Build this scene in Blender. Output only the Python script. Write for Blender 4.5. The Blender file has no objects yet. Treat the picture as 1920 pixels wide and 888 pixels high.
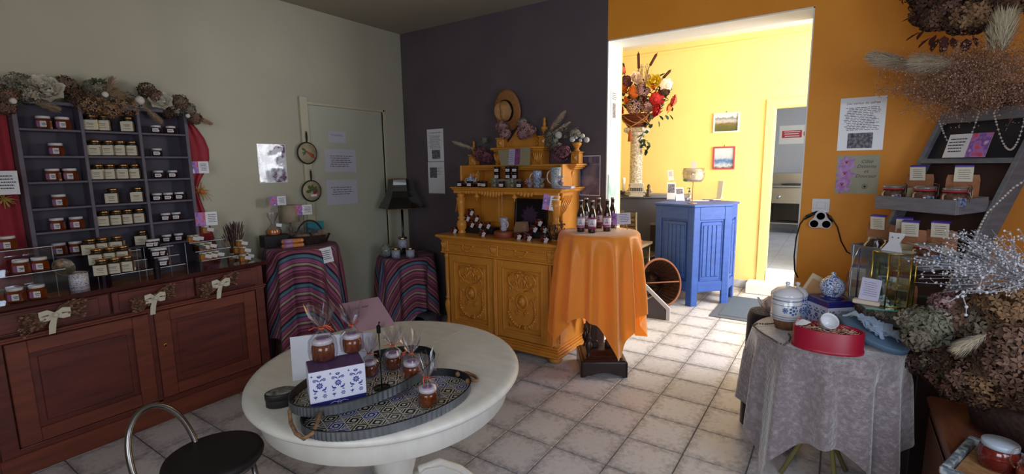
import bpy, math, random
from mathutils import Vector, Matrix, noise
R = math.radians; PI = math.pi
random.seed(7)
SC = bpy.context.scene; COL = SC.collection
# ---------------------------------------------------------------- camera
F_PX, YAW, PITCH, ROLL, EYE = 908.567, -.5949, .1476, -.0147, Vector((0, 0, 1.6))
fwd = Vector((math.sin(YAW)*math.cos(PITCH), math.cos(YAW)*math.cos(PITCH), -math.sin(PITCH)))
r0 = Vector((math.cos(YAW), -math.sin(YAW), 0)); u0 = r0.cross(fwd)
rt = r0*math.cos(ROLL) + u0*math.sin(ROLL); up = -r0*math.sin(ROLL) + u0*math.cos(ROLL)
cd = bpy.data.cameras.new('camera'); cam = bpy.data.objects.new('camera', cd); COL.objects.link(cam)
cd.sensor_width = 36; cd.lens = 36*F_PX/1920; cd.clip_start = .02
mw = Matrix((rt, up, -fwd)).transposed().to_4x4(); mw.translation = EYE; cam.matrix_world = mw
SC.camera = cam
# ---------------------------------------------------------------- world, lights, exposure
SC.view_settings.view_transform = 'Standard'; SC.view_settings.look = 'None'
SC.view_settings.gamma = 1; SC.view_settings.use_curve_mapping = False; SC.view_settings.exposure = 0.0
W = bpy.data.worlds.new('sky'); SC.world = W; W.use_nodes = True
W.node_tree.nodes['Background'].inputs[0].default_value = (.62, .78, 1, 1); W.node_tree.nodes['Background'].inputs[1].default_value = .9
def area(name, loc, target, sx, sy, power, col):
    l = bpy.data.lights.new(name, 'AREA'); l.shape = 'RECTANGLE'; l.size = sx; l.size_y = sy; l.energy = power; l.color = col
    o = bpy.data.objects.new(name, l); COL.objects.link(o); o.location = loc
    o.rotation_euler = (Vector(target)-Vector(loc)).to_track_quat('-Z', 'Y').to_euler(); return o
area('daylight_far_room', (1.72, 5.35, 1.65), (-2, 5.35, .9), 2.0, 1.9, 300, (.86, .93, 1))
area('daylight_right_window', (1.09, .95, 1.55), (-2.5, 2.2, .9), 1.1, 1.3, 26, (.72, .84, 1))
area('daylight_rear_window', (-.2, -1.12, 1.75), (-.6, 3, 1.5), 1.5, 1.3, 33, (.90, .95, 1))
area('daylight_kitchen', (.9, 9.0, 2.2), (-1, 9.5, .8), 1.4, 1.2, 60, (.93, .96, 1))
# ---------------------------------------------------------------- helpers
def at(px, py, **k):
    d = rt*((px-960)/F_PX) - up*((py-444)/F_PX) + fwd
    (a, v), = k.items(); i = 'xyz'.index(a)
    return EYE + d*((v-EYE[i])/d[i])
def lin(h):
    h = h.lstrip('#'); o = []
    for i in (0, 2, 4):
        c = int(h[i:i+2], 16)/255; o.append(c/12.92 if c <= .04045 else ((c+.055)/1.055)**2.4)
    return (*o, 1)
MATS = {}
def mat(name, col='#888888', rough=.6, metal=0, col2=None, scale=8, detail=4, bump=0, bscale=40, coat=0, trans=0, sheen=0,
        ramp=(.35, .65), stretch=(1, 1, 1), coord='Object', ior=1.45, alpha=1, rnd=0, subsurf=0, emit=0):
    if name in MATS: return MATS[name]
    m = bpy.data.materials.new(name); m.use_nodes = True; nt = m.node_tree; b = nt.nodes['Principled BSDF']; I = b.inputs
    I['Base Color'].default_value = lin(col); I['Roughness'].default_value = rough; I['Metallic'].default_value = metal
    I['Coat Weight'].default_value = coat; I['Transmission Weight'].default_value = trans; I['Sheen Weight'].default_value = sheen
    I['IOR'].default_value = ior; I['Alpha'].default_value = alpha
    m.diffuse_color = lin(col)
    N = lambda t: nt.nodes.new(t); Lk = nt.links.new
    vec = None
    if col2 or bump:
        tc = N('ShaderNodeTexCoord'); mp = N('ShaderNodeMapping'); mp.inputs['Scale'].default_value = stretch
        Lk(tc.outputs[coord], mp.inputs[0]); vec = mp.outputs[0]
        if rnd:
            oi = N('ShaderNodeObjectInfo'); ad = N('ShaderNodeVectorMath'); ad.operation = 'ADD'
            ml = N('ShaderNodeMath'); ml.operation = 'MULTIPLY'; ml.inputs[1].default_value = 37
            Lk(oi.outputs['Random'], ml.inputs[0]); Lk(vec, ad.inputs[0]); Lk(ml.outputs[0], ad.inputs[1]); vec = ad.outputs[0]
    if col2:
        n = N('ShaderNodeTexNoise'); n.inputs['Scale'].default_value = scale; n.inputs['Detail'].default_value = detail
        cr = N('ShaderNodeValToRGB'); cr.color_ramp.elements[0].position = ramp[0]; cr.color_ramp.elements[1].position = ramp[1]
        cr.color_ramp.elements[0].color = lin(col); cr.color_ramp.elements[1].color = lin(col2)
        Lk(vec, n.inputs['Vector']); Lk(n.outputs['Fac'], cr.inputs[0]); Lk(cr.outputs[0], I['Base Color'])
    if bump:
        n = N('ShaderNodeTexNoise'); n.inputs['Scale'].default_value = bscale; n.inputs['Detail'].default_value = 5
        bp = N('ShaderNodeBump'); bp.inputs['Strength'].default_value = bump; bp.inputs['Distance'].default_value = .01
        Lk(vec, n.inputs['Vector']); Lk(n.outputs['Fac'], bp.inputs['Height']); Lk(bp.outputs[0], I['Normal'])
    MATS[name] = m; return m
def clear(name, tint='#ffffff', gloss=.12, rough=.08, edge=.5):
    """thin clear sheet: transparent with a fresnel-like sheen"""
    if name in MATS: return MATS[name]
    m = bpy.data.materials.new(name); m.use_nodes = True; nt = m.node_tree; nt.nodes.remove(nt.nodes['Principled BSDF'])
    N = lambda t: nt.nodes.new(t); Lk = nt.links.new
    t = N('ShaderNodeBsdfTransparent'); t.inputs[0].default_value = lin(tint); g = N('ShaderNodeBsdfGlossy'); g.inputs['Roughness'].default_value = rough
    lw = N('ShaderNodeLayerWeight'); lw.inputs[0].default_value = .35
    ma = N('ShaderNodeMath'); ma.operation = 'MULTIPLY_ADD'; ma.inputs[1].default_value = edge; ma.inputs[2].default_value = gloss; ma.use_clamp = True
    mx = N('ShaderNodeMixShader'); Lk(lw.outputs['Facing'], ma.inputs[0]); Lk(ma.outputs[0], mx.inputs[0]); Lk(t.outputs[0], mx.inputs[1]); Lk(g.outputs[0], mx.inputs[2])
    Lk(mx.outputs[0], nt.nodes['Material Output'].inputs[0]); MATS[name] = m; return m
class M:
    """collects shapes for ONE mesh; every shape may carry a material slot"""
    def __init__(s): s.v = []; s.f = []; s.mi = []; s.sm = []; s.uv = {}
    def add(s, vs, fs, mi=0, smooth=False, T=None):
        o = len(s.v)
        s.v += [tuple(T @ Vector(v)) if T else tuple(v) for v in vs]
        for f in fs: s.f.append(tuple(i+o for i in f)); s.mi.append(mi); s.sm.append(smooth)
        return s
    def merge(s, b, T=None, dmi=0):
        if b is s: return s
        o = len(s.v); s.v += [tuple(T @ Vector(v)) if T else v for v in b.v]
        s.f += [tuple(i+o for i in f) for f in b.f]; s.mi += [x+dmi for x in b.mi]; s.sm += b.sm; return s
    def box(s, x0, x1, y0, y1, z0, z1, mi=0, T=None):
        return s.add([(x0,y0,z0),(x1,y0,z0),(x1,y1,z0),(x0,y1,z0),(x0,y0,z1),(x1,y0,z1),(x1,y1,z1),(x0,y1,z1)],
                     [(0,3,2,1),(4,5,6,7),(0,1,5,4),(1,2,6,5),(2,3,7,6),(3,0,4,7)], mi, False, T)
    def cb(s, x0, x1, y0, y1, z0, z1, c=.004, mi=0, T=None):
        """box with chamfered upright edges and rims"""
        def ring(z, d):
            a, b, p, q = x0+d, x1-d, y0+d, y1-d
            return [(a+c,p,z),(b-c,p,z),(b,p+c,z),(b,q-c,z),(b-c,q,z),(a+c,q,z),(a,q-c,z),(a,p+c,z)]
        vs = ring(z0, c)+ring(z0+c, 0)+ring(z1-c, 0)+ring(z1, c)
        fs = [tuple(range(7, -1, -1)), tuple(range(24, 32))]
        for k in range(3):
            for i in range(8): j = (i+1) % 8; fs.append((k*8+i, k*8+j, k*8+8+j, k*8+8+i))
        return s.add(vs, fs, mi, False, T)
    def lathe(s, prof, n=20, c=(0,0,0), mi=0, smooth=True, sx=1, sy=1, T=None, a0=0):
        vs = []; fs = []
        for r, z in prof:
            for i in range(n):
                a = a0+2*PI*i/n; vs.append((c[0]+r*sx*math.cos(a), c[1]+r*sy*math.sin(a), c[2]+z))
        for k in range(len(prof)-1):
            for i in range(n):
                j = (i+1) % n; fs.append((k*n+i, k*n+j, (k+1)*n+j, (k+1)*n+i))
        if prof[0][0] > 1e-5: fs.append(tuple(range(n-1, -1, -1)))
        if prof[-1][0] > 1e-5: k = (len(prof)-1)*n; fs.append(tuple(range(k, k+n)))
        return s.add(vs, fs, mi, smooth, T)
    def cyl(s, c, r, h, n=16, mi=0, smooth=True, T=None, sx=1, sy=1):
        e = min(.08*r, .1*h)
        return s.lathe([(r-e,0),(r,e),(r,h-e),(r-e,h)], n, c, mi, smooth, sx, sy, T)
    def ball(s, c, r, n=10, mi=0, sx=1, sy=1, sz=1, T=None):
        m = max(4, n//2+1)
        return s.lathe([(r*math.sin(PI*k/m), -r*sz*math.cos(PI*k/m)) for k in range(m+1)], n, c, mi, True, sx, sy, T)
    def tube(s, pts, r, n=8, mi=0, caps=True, T=None, closed=False):
        pts = [Vector(p) for p in pts]; L = len(pts); vs = []; fs = []; prev = None
        for k, p in enumerate(pts):
            if closed: t = pts[(k+1) % L]-pts[k-1]
            else: t = pts[min(k+1, L-1)]-pts[max(k-1, 0)]
            if t.length < 1e-9: t = Vector((0,0,1))
            t.normalize()
            if prev is None: a = t.orthogonal().normalized()
            else:
                a = prev-t*prev.dot(t); a = a.normalized() if a.length > 1e-6 else t.orthogonal().normalized()
            prev = a; b = t.cross(a); rr = r[k] if isinstance(r, (list, tuple)) else r
            for i in range(n): an = 2*PI*i/n; vs.append(p+(a*math.cos(an)+b*math.sin(an))*rr)
        for k in range(L if closed else L-1):
            for i in range(n):
                j = (i+1) % n; k2 = (k+1) % L; fs.append((k*n+i, k*n+j, k2*n+j, k2*n+i))
        if caps and not closed: fs += [tuple(range(n-1, -1, -1)), tuple(range((L-1)*n, L*n))]
        return s.add(vs, fs, mi, True, T)
    def prism(s, poly, z0, z1, mi=0, T=None):
        n = len(poly); vs = [(x,y,z0) for x,y in poly]+[(x,y,z1) for x,y in poly]
        fs = [tuple(range(n-1,-1,-1)), tuple(range(n, 2*n))]+[(i,(i+1)%n,(i+1)%n+n,i+n) for i in range(n)]
        return s.add(vs, fs, mi, False, T)
    def quad(s, a, b, c, d, mi=0, T=None): return s.add([a,b,c,d], [(0,1,2,3)], mi, False, T)
    def torus(s, c, R_, r, n=24, m=8, mi=0, T=None, sx=1, sy=1):
        TT = Matrix.Translation(c) @ Matrix.Diagonal((sx, sy, 1, 1))
        return s.tube([(R_*math.cos(2*PI*i/n), R_*math.sin(2*PI*i/n), 0) for i in range(n)], r, m, mi, T=(T @ TT if T else TT), closed=True)
def mk(name, b, mats, parent=None, loc=None, rot=None, bevel=0, kind=None):
    me = bpy.data.meshes.new(name); me.from_pydata(b.v, [], b.f)
    for m_ in (mats if isinstance(mats, (list, tuple)) else [mats]): me.materials.append(m_)
    me.polygons.foreach_set('material_index', b.mi); me.polygons.foreach_set('use_smooth', b.sm)
    if b.uv:
        ul = me.uv_layers.new(name='flat')
        for lp in me.loops: ul.data[lp.index].uv = b.uv.get(lp.vertex_index, (0, 0))
    me.update(); o = bpy.data.objects.new(name, me); COL.objects.link(o)
    if parent: o.parent = parent
    if loc is not None: o.location = loc
    if rot is not None: o.rotation_euler = rot
    if bevel:
        bm_ = o.modifiers.new('b', 'BEVEL'); bm_.width = bevel; bm_.segments = 2; bm_.limit_method = 'ANGLE'
    if kind: o['kind'] = kind
    return o
def tag(o, label, cat, group=None, kind=None):
    o['label'] = label; o['category'] = cat
    if group: o['group'] = group
    if kind: o['kind'] = kind
    return o
def thing(name, label, cat, loc=(0,0,0), rz=0, group=None, rot=None):
    o = bpy.data.objects.new(name, None); COL.objects.link(o); o.empty_display_size = .05
    o.location = loc; o.rotation_euler = rot or (0, 0, rz); return tag(o, label, cat, group)
def dup(root, loc, rz=0, label=None, group=None, rot=None, scale=None):
    kids = [(c, [g for g in bpy.data.objects if g.parent is c]) for c in bpy.data.objects if c.parent is root]
    r = root.copy(); COL.objects.link(r); r.location = loc; r.rotation_euler = rot or (0, 0, rz)
    if scale: r.scale = (scale,)*3
    if label: r['label'] = label
    if group: r['group'] = group
    for c, gs in kids:
        d = c.copy(); COL.objects.link(d); d.parent = r
        for g in gs: e = g.copy(); COL.objects.link(e); e.parent = d
    return r
FIRST = {}
def place(kind, maker, loc, rz, label, group=None, rot=None, scale=None, cat=None):
    """the first call moves the prototype, later ones copy it with its parts"""
    if kind not in FIRST:
        o = maker(); FIRST[kind] = (o, tuple(o.children)); o.location = loc; o.rotation_euler = rot or (0,0,rz); o['label'] = label
        if group: o['group'] = group
        if scale: o.scale = (scale,)*3
        return o
    o, kids = FIRST[kind]
    r = o.copy(); COL.objects.link(r); r.location = loc; r.rotation_euler = rot or (0,0,rz); r['label'] = label
    if group: r['group'] = group
    r.scale = (scale or 1,)*3
    for c in kids:
        d = c.copy(); COL.objects.link(d); d.parent = r
    return r
def struct(name, b, mats, bevel=0, parent=None): return mk(name, b, mats, parent, bevel=bevel, kind='structure')
def text_mesh(body, size, align='CENTER', shear=0, bold=0, spacing=1.0):
    cu = bpy.data.curves.new('t', 'FONT'); cu.body = body; cu.size = size; cu.align_x = align; cu.shear = shear; cu.offset = bold
    cu.resolution_u = 2; cu.space_line = spacing; cu.extrude = .0002
    o = bpy.data.objects.new('t', cu); COL.objects.link(o); dg = bpy.context.evaluated_depsgraph_get()
    me = o.evaluated_get(dg).to_mesh(); b = M()
    # text lies in XY: turn it upright (X right, Z up, facing -Y)
    b.add([(v.co.x, -v.co.z, v.co.y) for v in me.vertices], [tuple(p.vertices) for p in me.polygons])
    o.evaluated_get(dg).to_mesh_clear(); bpy.data.objects.remove(o); bpy.data.curves.remove(cu); return b
def T3(x=0, y=0, z=0, rx=0, ry=0, rz=0, s=1):
    return Matrix.Translation((x,y,z)) @ Matrix.Rotation(rz,4,'Z') @ Matrix.Rotation(ry,4,'Y') @ Matrix.Rotation(rx,4,'X') @ Matrix.Diagonal((s,s,s,1))
INK = mat('ink', '#2b2a33', .7); WHITE = mat('white_paper', '#dcdce2', .35, coat=.4); CREAM = mat('cream_label', '#cfc7b4', .6)
def crocus_mat():
    if 'crocus' in MATS: return MATS['crocus']
    m = mat('crocus', '#7a4a9a', .4, col2='#c8506a', scale=16, detail=2, rnd=1, ramp=(.42, .6))
    cr = [n for n in m.node_tree.nodes if n.type == 'VALTORGB'][0]
    e = cr.color_ramp.elements.new(.3); e.color = lin('#d9cdea'); e = cr.color_ramp.elements.new(.52); e.color = lin('#a97cc4'); return m
def bars(w, rows, x0, z1, dz, th, seed=0, y=-.0015):
    """lines of small print as flat strips broken into words"""
    rr = random.Random(seed); b = M()
    for i in range(rows):
        z = z1-dz*i; x = x0-w/2+rr.random()*w*.15; end = x0+w/2-rr.random()*w*.2
        while x < end:
            l = min(end-x, w*(.05+.12*rr.random())); b.quad((x,y,z),(x+l,y,z),(x+l,y,z+th),(x,y,z+th)); x += l+w*.025
    return b
def sheet(name, label, cat, w, h, c, rz=0, tilt=0, roll=0, group=None, pic=None, pic_mat=None, lines=None, m=None, thick=.0012, texts=(), parts=()):
    """a sheet of paper: origin at its centre, X right, Z up, printed side -Y"""
    o = mk(name, M().box(-w/2, w/2, 0, thick, -h/2, h/2), m or WHITE); o.location = c
    o.matrix_world = Matrix.Translation(c) @ Matrix.Rotation(rz,4,'Z') @ Matrix.Rotation(tilt,4,'X') @ Matrix.Rotation(roll,4,'Y')
    tag(o, label, cat, group)
    if pic:
        x0, x1, z0, z1 = pic; mk('picture', M().box(x0*w, x1*w, -.001, 0, z0*h, z1*h), pic_mat or crocus_mat(), o)
    if lines:
        ww, rows, x0, z1, dz, th = lines; mk('print', bars(ww*w, rows, x0*w, z1*h, dz*h, th*h, int(w*1e4+rows)), INK, o)
    for body, size, x, z, mt in texts:
        mk('lettering', M().merge(text_mesh(body, size, shear=.25), Matrix.Translation((x, -.0013, z))), mt, o)
    return o
def drape(h, r, size, n=160, square=False, folds=14, amp=.045, seed=1, rings=26, th0=0, flare=.10, floor=.01, sx=1, sy=1, corner=1.32):
    """cloth laid over a round top of radius r at height h; flat cloth radius / half side = size"""
    b = M(); rr = random.Random(seed); ph = [rr.random()*6.28 for _ in range(4)]
    tops = 5
    for k in range(tops+rings+1):
        for i in range(n):
            a = 2*PI*i/n
            ext = size/max(abs(math.cos(a-th0)), abs(math.sin(a-th0))) if square else size
            ext = min(ext, size*corner)
            if k <= tops: rho = r*(k/tops)
            else: rho = r+(ext-r)*(k-tops)/rings
            d = max(0, rho-r); wv = math.sin(folds*a+ph[0]+.7*math.sin(2*a+ph[3]))+.45*math.sin((folds*.5+1)//1*a*1.0+ph[1])+.25*math.sin(round(folds*1.8)*a+ph[2])
            g = min(1, d/.16); rad = (rho if d == 0 else r+.012*(1-math.exp(-d/.01))+flare*d)+amp*g*wv*(0.5+.6*min(1, d/.5))
            z = h-(0 if d == 0 else max(0, d-.008))*.985
            if d > 0: rad = max(rad, r*.9)
            zz = max(z, floor); rad += max(0, floor-z)*.5
            b.v.append((rad*math.cos(a)*sx, rad*math.sin(a)*sy, zz)); b.uv[len(b.v)-1] = (rho*math.cos(a), rho*math.sin(a))
    for k in range(tops+rings):
        for i in range(n):
            j = (i+1) % n; b.f.append((k*n+i, k*n+j, (k+1)*n+j, (k+1)*n+i)); b.mi.append(0); b.sm.append(True)
    return b
# ---------------------------------------------------------------- structure
WX, WY, CZ = -3.96, 3.80, 2.975
beige = mat('beige_paint', '#b3b09c', .75, col2='#acaa97', scale=2, bump=.03, bscale=60)
grey = mat('dark_grey_paint', '#5d5257', .7, bump=.05, bscale=90, col2='#574d53', scale=3)
orange = mat('orange_paint', '#e8982c', .6, bump=.05, bscale=90, col2='#e29024', scale=3)
yellow = mat('yellow_paint', '#ffe093', .6, bump=.04, bscale=80, col2='#fedc8c', scale=3)
ceilm = mat('ceiling_paint', '#a19887', .8, bump=.02); whitep = mat('white_reveal_paint', '#e9e8e2', .5, bump=.03, bscale=70)
struct('wall_left', M().box(WX-.12, WX, -1.3, 2.64, 0, CZ+.1).box(WX-.12, WX, 3.507, WY, 0, CZ+.1).box(WX-.12, WX, 2.64, 3.507, 2.16, CZ+.1), beige)
struct('wall_far_left', M().box(WX-.12, -1.62, WY, WY+.27, 0, CZ+.1), grey)
struct('wall_far_right', M().box(-1.62, 1.27, WY, WY+.27, 2.57, CZ+.1).box(-.212, 1.27, WY, WY+.27, 0, 2.57), orange)
struct('wall_right', M().box(1.15, 1.27, -1.3, .3, 0, CZ+.1).box(1.15, 1.27, 1.6, WY, 0, CZ+.1).box(1.15, 1.27, .3, 1.6, 0, .85).box(1.15, 1.27, .3, 1.6, 2.25, CZ+.1), orange)
struct('wall_near', M().box(WX, -1.1, -1.32, -1.2, 0, CZ+.1).box(.7, 1.15, -1.32, -1.2, 0, CZ+.1).box(-1.1, .7, -1.32, -1.2, 0, 1.0).box(-1.1, .7, -1.32, -1.2, 2.45, CZ+.1), beige)
struct('ceiling', M().box(WX-.12, 1.27, -1.32, WY, CZ, CZ+.1), ceilm)
struct('trim_1', M().box(-1.62, -1.612, WY-.001, WY+.272, 0, 2.57).box(-1.62, -.212, WY-.001, WY+.272, 2.562, 2.571).box(-.22, -.212, WY-.001, WY+.272, 0, 2.57), whitep)
for nm, x0, x1, y0, y1, z0, z1 in (('window_1', 1.17, 1.22, .3, 1.6, .85, 2.25), ('window_2', -1.1, .7, -1.29, -1.24, 1.0, 2.45)):
    b = M(); wx = x1-x0 > y1-y0
    if wx:
        b.cb(x0, x1, y0, y1, z0, z0+.06).cb(x0, x1, y0, y1, z1-.06, z1)
        for a in (x0, (x0+x1)/2-.03, x1-.06): b.cb(a, a+.06, y0, y1, z0, z1)
    else:
        b.cb(x0, x1, y0, y1, z0, z0+.06).cb(x0, x1, y0, y1, z1-.06, z1)
        for a in (y0, (y0+y1)/2-.03, y1-.06): b.cb(x0, x1, a, a+.06, z0, z1)
    struct(nm, b, whitep)
# far room
FY = 6.68
struct('wall_far_room_far', M().box(-4.1, -.70, FY, FY+.12, 0, 3.2).box(.15, 1.9, FY, FY+.12, 0, 3.2).box(-.70, .15, FY, FY+.12, 2.225, 3.2), yellow)
struct('wall_far_room_left', M().box(-4.1, -3.98, WY+.27, FY, 0, 3.2), yellow)
struct('wall_far_room_right', M().box(1.8, 1.9, WY+.27, FY, 0, 3.2), yellow)
struct('wall_far_room_near', M().box(-4.1, -1.612, WY+.27, WY+.30, 0, 3.2).box(-.22, 1.9, WY+.27, WY+.30, 0, 3.2).box(-1.612, -.22, WY+.27, WY+.30, 2.57, 3.2), yellow)
struct('ceiling_far_room', M().box(-4.1, 1.9, WY, FY+.12, 3.13, 3.23), whitep)
struct('trim_2', M().cb(-.80, -.71, FY-.02, FY+.001, .10, 2.33, .003).cb(-.71, .25, FY-.02, FY+.001, 2.24, 2.33, .003).cb(-3.9, 1.8, FY-.015, FY, 3.02, 3.05, .003), yellow)
# skirting tiles of the far room
skm = mat('skirting_tile', '#cfd0d6', .35, col2='#aaa9b2', scale=9, rnd=1)
sk = struct('baseboard_far', M().box(-3.98, -.80, FY-.006, FY, 0, .10), mat('grout', '#9c99a0', .9))
x = -3.97
while x < -.84:
    w_ = min(.3147, -.80-x); mk('tile', M().cb(x, x+w_, FY-.014, FY-.005, .002, .098, .002), skm, sk); x += .3187
# kitchen beyond the far door
km = mat('kitchen_wall', '#b9bcc4', .5); stl = mat('brushed_steel', '#a9acb2', .32, 1, bump=.05, bscale=20, stretch=(1, 1, 30))
struct('wall_kitchen_far', M().box(-2.4, 1.1, 11.2, 11.3, 0, 3.0), km)
struct('wall_kitchen_left', M().box(-2.4, -2.3, FY+.12, 11.2, 0, 3.0), km)
struct('wall_kitchen_right', M().box(1.0, 1.1, FY+.12, 11.2, 0, 3.0), km)
struct('ceiling_kitchen', M().box(-2.4, 1.1, FY+.12, 11.3, 2.9, 3.0), whitep)
kf = struct('floor_kitchen', M().box(-2.4, 1.1, FY+.13, 11.2, .0, .244), mat('grout2', '#8b8c92', .9))
ktm = mat('kitchen_tile', '#c9ccd3', .25, col2='#bfc2c9', scale=5, rnd=1)
kt = M().cb(-.198, .198, -.198, .198, 0, .006, .002); kme = None
for i in range(6):
    for j in range(11):
        if kme is None: o = mk('tile', kt, ktm, kf); kme = o.data
        else: o = bpy.data.objects.new('tile', kme); COL.objects.link(o); o.parent = kf
        o.location = (-1.3+.4*i, FY+.34+.4*j, .244)
struct('trim_3', M().cb(-.70, .15, FY-.02, FY+.14, .10, .255, .004).cb(-.88, .25, FY-.28, FY-.02, .0, .125, .004), whitep)
# floor: slab and individual ceramic tiles
TS = .31868; TX0 = -1.2584; TY0 = 2.5754
fl = struct('floor', M().box(-4.1, 1.9, -1.32, FY+.12, -.1, -.006), mat('floor_grout', '#6f6a6c', .95))
fm = bpy.data.materials.new('floor_tile'); fm.use_nodes = True; nt = fm.node_tree; bs = nt.nodes['Principled BSDF']
bs.inputs['Roughness'].default_value = .38
N = nt.nodes.new; Lk = nt.links.new
tc = N('ShaderNodeTexCoord'); oi = N('ShaderNodeObjectInfo'); mu = N('ShaderNodeMath'); mu.operation = 'MULTIPLY'; mu.inputs[1].default_value = 91
ad = N('ShaderNodeVectorMath'); ad.operation = 'ADD'; Lk(oi.outputs['Random'], mu.inputs[0]); Lk(tc.outputs['Object'], ad.inputs[0]); Lk(mu.outputs[0], ad.inputs[1])
no = N('ShaderNodeTexNoise'); no.inputs['Scale'].default_value = 30; no.inputs['Detail'].default_value = 6; no.inputs['Roughness'].default_value = .7; Lk(ad.outputs[0], no.inputs['Vector'])
sp = N('ShaderNodeSeparateXYZ'); Lk(tc.outputs['Object'], sp.inputs[0])
def mth(op, a, b=None, bv=None):
    n = N('ShaderNodeMath'); n.operation = op; Lk(a, n.inputs[0])
    if b is not None: Lk(b, n.inputs[1])
    if bv is not None: n.inputs[1].default_value = bv
    return n.outputs[0]
ax = mth('ABSOLUTE', sp.outputs[0]); ay = mth('ABSOLUTE', sp.outputs[1]); e = mth('MAXIMUM', ax, ay)
e = mth('MULTIPLY', e, bv=6.4); e = mth('POWER', e, bv=3.0); s_ = mth('MULTIPLY', e, bv=.30); s_ = mth('ADD', s_, no.outputs['Fac'])
cr = N('ShaderNodeValToRGB'); cr.color_ramp.elements[0].position = .55; cr.color_ramp.elements[0].color = lin('#cdccd2'); cr.color_ramp.elements[1].position = .95; cr.color_ramp.elements[1].color = lin('#7f7c80')
Lk(s_, cr.inputs[0]); hv = N('ShaderNodeHueSaturation'); mr = N('ShaderNodeMapRange'); mr.inputs[3].default_value = .93; mr.inputs[4].default_value = 1.05
Lk(oi.outputs['Random'], mr.inputs[0]); Lk(mr.outputs[0], hv.inputs['Value']); Lk(cr.outputs[0], hv.inputs['Color']); Lk(hv.outputs[0], bs.inputs['Base Color'])
bu = N('ShaderNodeBump'); bu.inputs['Strength'].default_value = .25; bu.inputs['Distance'].default_value = .003; Lk(no.outputs['Fac'], bu.inputs['Height']); Lk(bu.outputs[0], bs.inputs['Normal'])
hw = TS/2-.0025; tile_b = M().cb(-hw, hw, -hw, hw, -.006, 0, .0025); tme = None; rest = M()
for i in range(-9, 11):
    for j in range(-12, 14):
        x, y = TX0+TS*(i+.5), TY0+TS*(j+.5)
        if x < -4.05 or x > 1.85 or y < -1.3 or y > FY+.1: continue
        vis = (y < WY+.2 and -3.75 < x < .75 and y > .2) or (y >= WY+.2 and -2.1 < x < .35)
        if x+hw < WX or (y > FY-.1): vis = False
        if vis:
            if tme is None: o = mk('tile', tile_b, fm, fl); tme = o.data
            else: o = bpy.data.objects.new('tile', tme); COL.objects.link(o); o.parent = fl
            o.location = (x, y, random.uniform(-.0006, .0004))
        else: rest.merge(tile_b, Matrix.Translation((x, y, 0)))
o = mk('tile_field', rest, mat('floor_tile_plain', '#b9b4b4', .4, col2='#8d8785', scale=9), fl); o['kind'] = 'stuff'
# door in the left wall
d1 = struct('door_1', M().cb(WX-.045, WX-.015, 2.645, 3.502, .01, 2.155, .003), mat('door_paint', '#b4b5a3', .5, bump=.03))
struct('trim_4', M().cb(WX-.02, WX+.022, 2.565, 2.64, 0, 2.217, .003).cb(WX-.02, WX+.006, 2.64, 3.53, 2.155, 2.18, .003).cb(WX-.02, WX+.006, 3.507, 3.545, 0, 2.18, .003), mat('door_trim_paint', '#bbb59b', .5))
struct('baseboard_left', M().cb(WX, WX+.012, 2.0, 2.565, 0, .09, .003).cb(WX, WX+.012, 3.55, 3.8, 0, .09, .003), skm)
# ================================================================ FURNITURE
# ---- mahogany sideboard along the left wall
brown = mat('mahogany', '#6a3229', .5, col2='#4b2220', scale=4, stretch=(1, .6, 5), bump=.12, bscale=30, ramp=(.3, .7), coat=.1)
brown2 = mat('mahogany_light', '#7c402e', .5, col2='#5f2f25', scale=5, stretch=(1, .6, 5), bump=.1, ramp=(.3, .7))
brass = mat('aged_brass', '#a8843f', .35, 1); blackm = mat('black_gloss', '#0c0b0d', .25)
SX, SY0, SY1, SH = -3.5, .43, 1.87, .93
sb = thing('sideboard', 'long reddish-brown wooden sideboard with three drawers under the grey pigeonhole shelf', 'sideboard', (SX, (SY0+SY1)/2, 0))
hw_ = (SY1-SY0)/2; BK = WX-SX+.004
mk('carcass', M().box(BK, -.02, -hw_, hw_, .06, .90).box(-.02, 0, -hw_, -hw_+.07, .06, .9).box(-.02, 0, hw_-.06, hw_, .06, .9).box(-.02, 0, -.015, .015, .10, .75).box(-.02, -.002, -hw_, hw_, .06, .15)
   .box(-.02, .0, -hw_+.07, hw_-.06, .135, .15), brown, sb, bevel=.003)
mk('plinth', M().cb(BK, .012, -hw_-.012, hw_+.012, 0, .115, .005), brown2, sb)
mk('worktop', M().cb(BK, .03, -hw_-.03, hw_+.03, .90, .93, .006), mat('polished_mahogany', '#4a2320', .16, col2='#381816', scale=4, stretch=(1,.6,5), coat=.8), sb)
mk('moulding', M().cb(-.02, .016, -hw_-.012, hw_+.012, .742, .756, .004).cb(-.02, .01, -hw_-.008, hw_+.008, .728, .742, .003), brown2, sb)
DY = [SY0+.03, .963, 1.414, SY1-.03]
for a, b_ in zip(DY, DY[1:]):
    y0, y1 = a-(SY0+SY1)/2+.006, b_-(SY0+SY1)/2-.006
    d = mk('drawer', M().cb(-.02, .006, y0, y1, .766, .893, .004).cb(.004, .011, y0+.03, y1-.05, .778, .881, .003), brown, sb)
    mk('knob', M().lathe([(0,0),(.012,.002),(.009,.012),(.018,.024),(.014,.034),(0,.036)], 14, T=T3(.010, (y0+y1)/2-.01, .83, ry=PI/2)), mat('glass_knob', '#7d8a6a', .1, coat=1), d)
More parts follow.
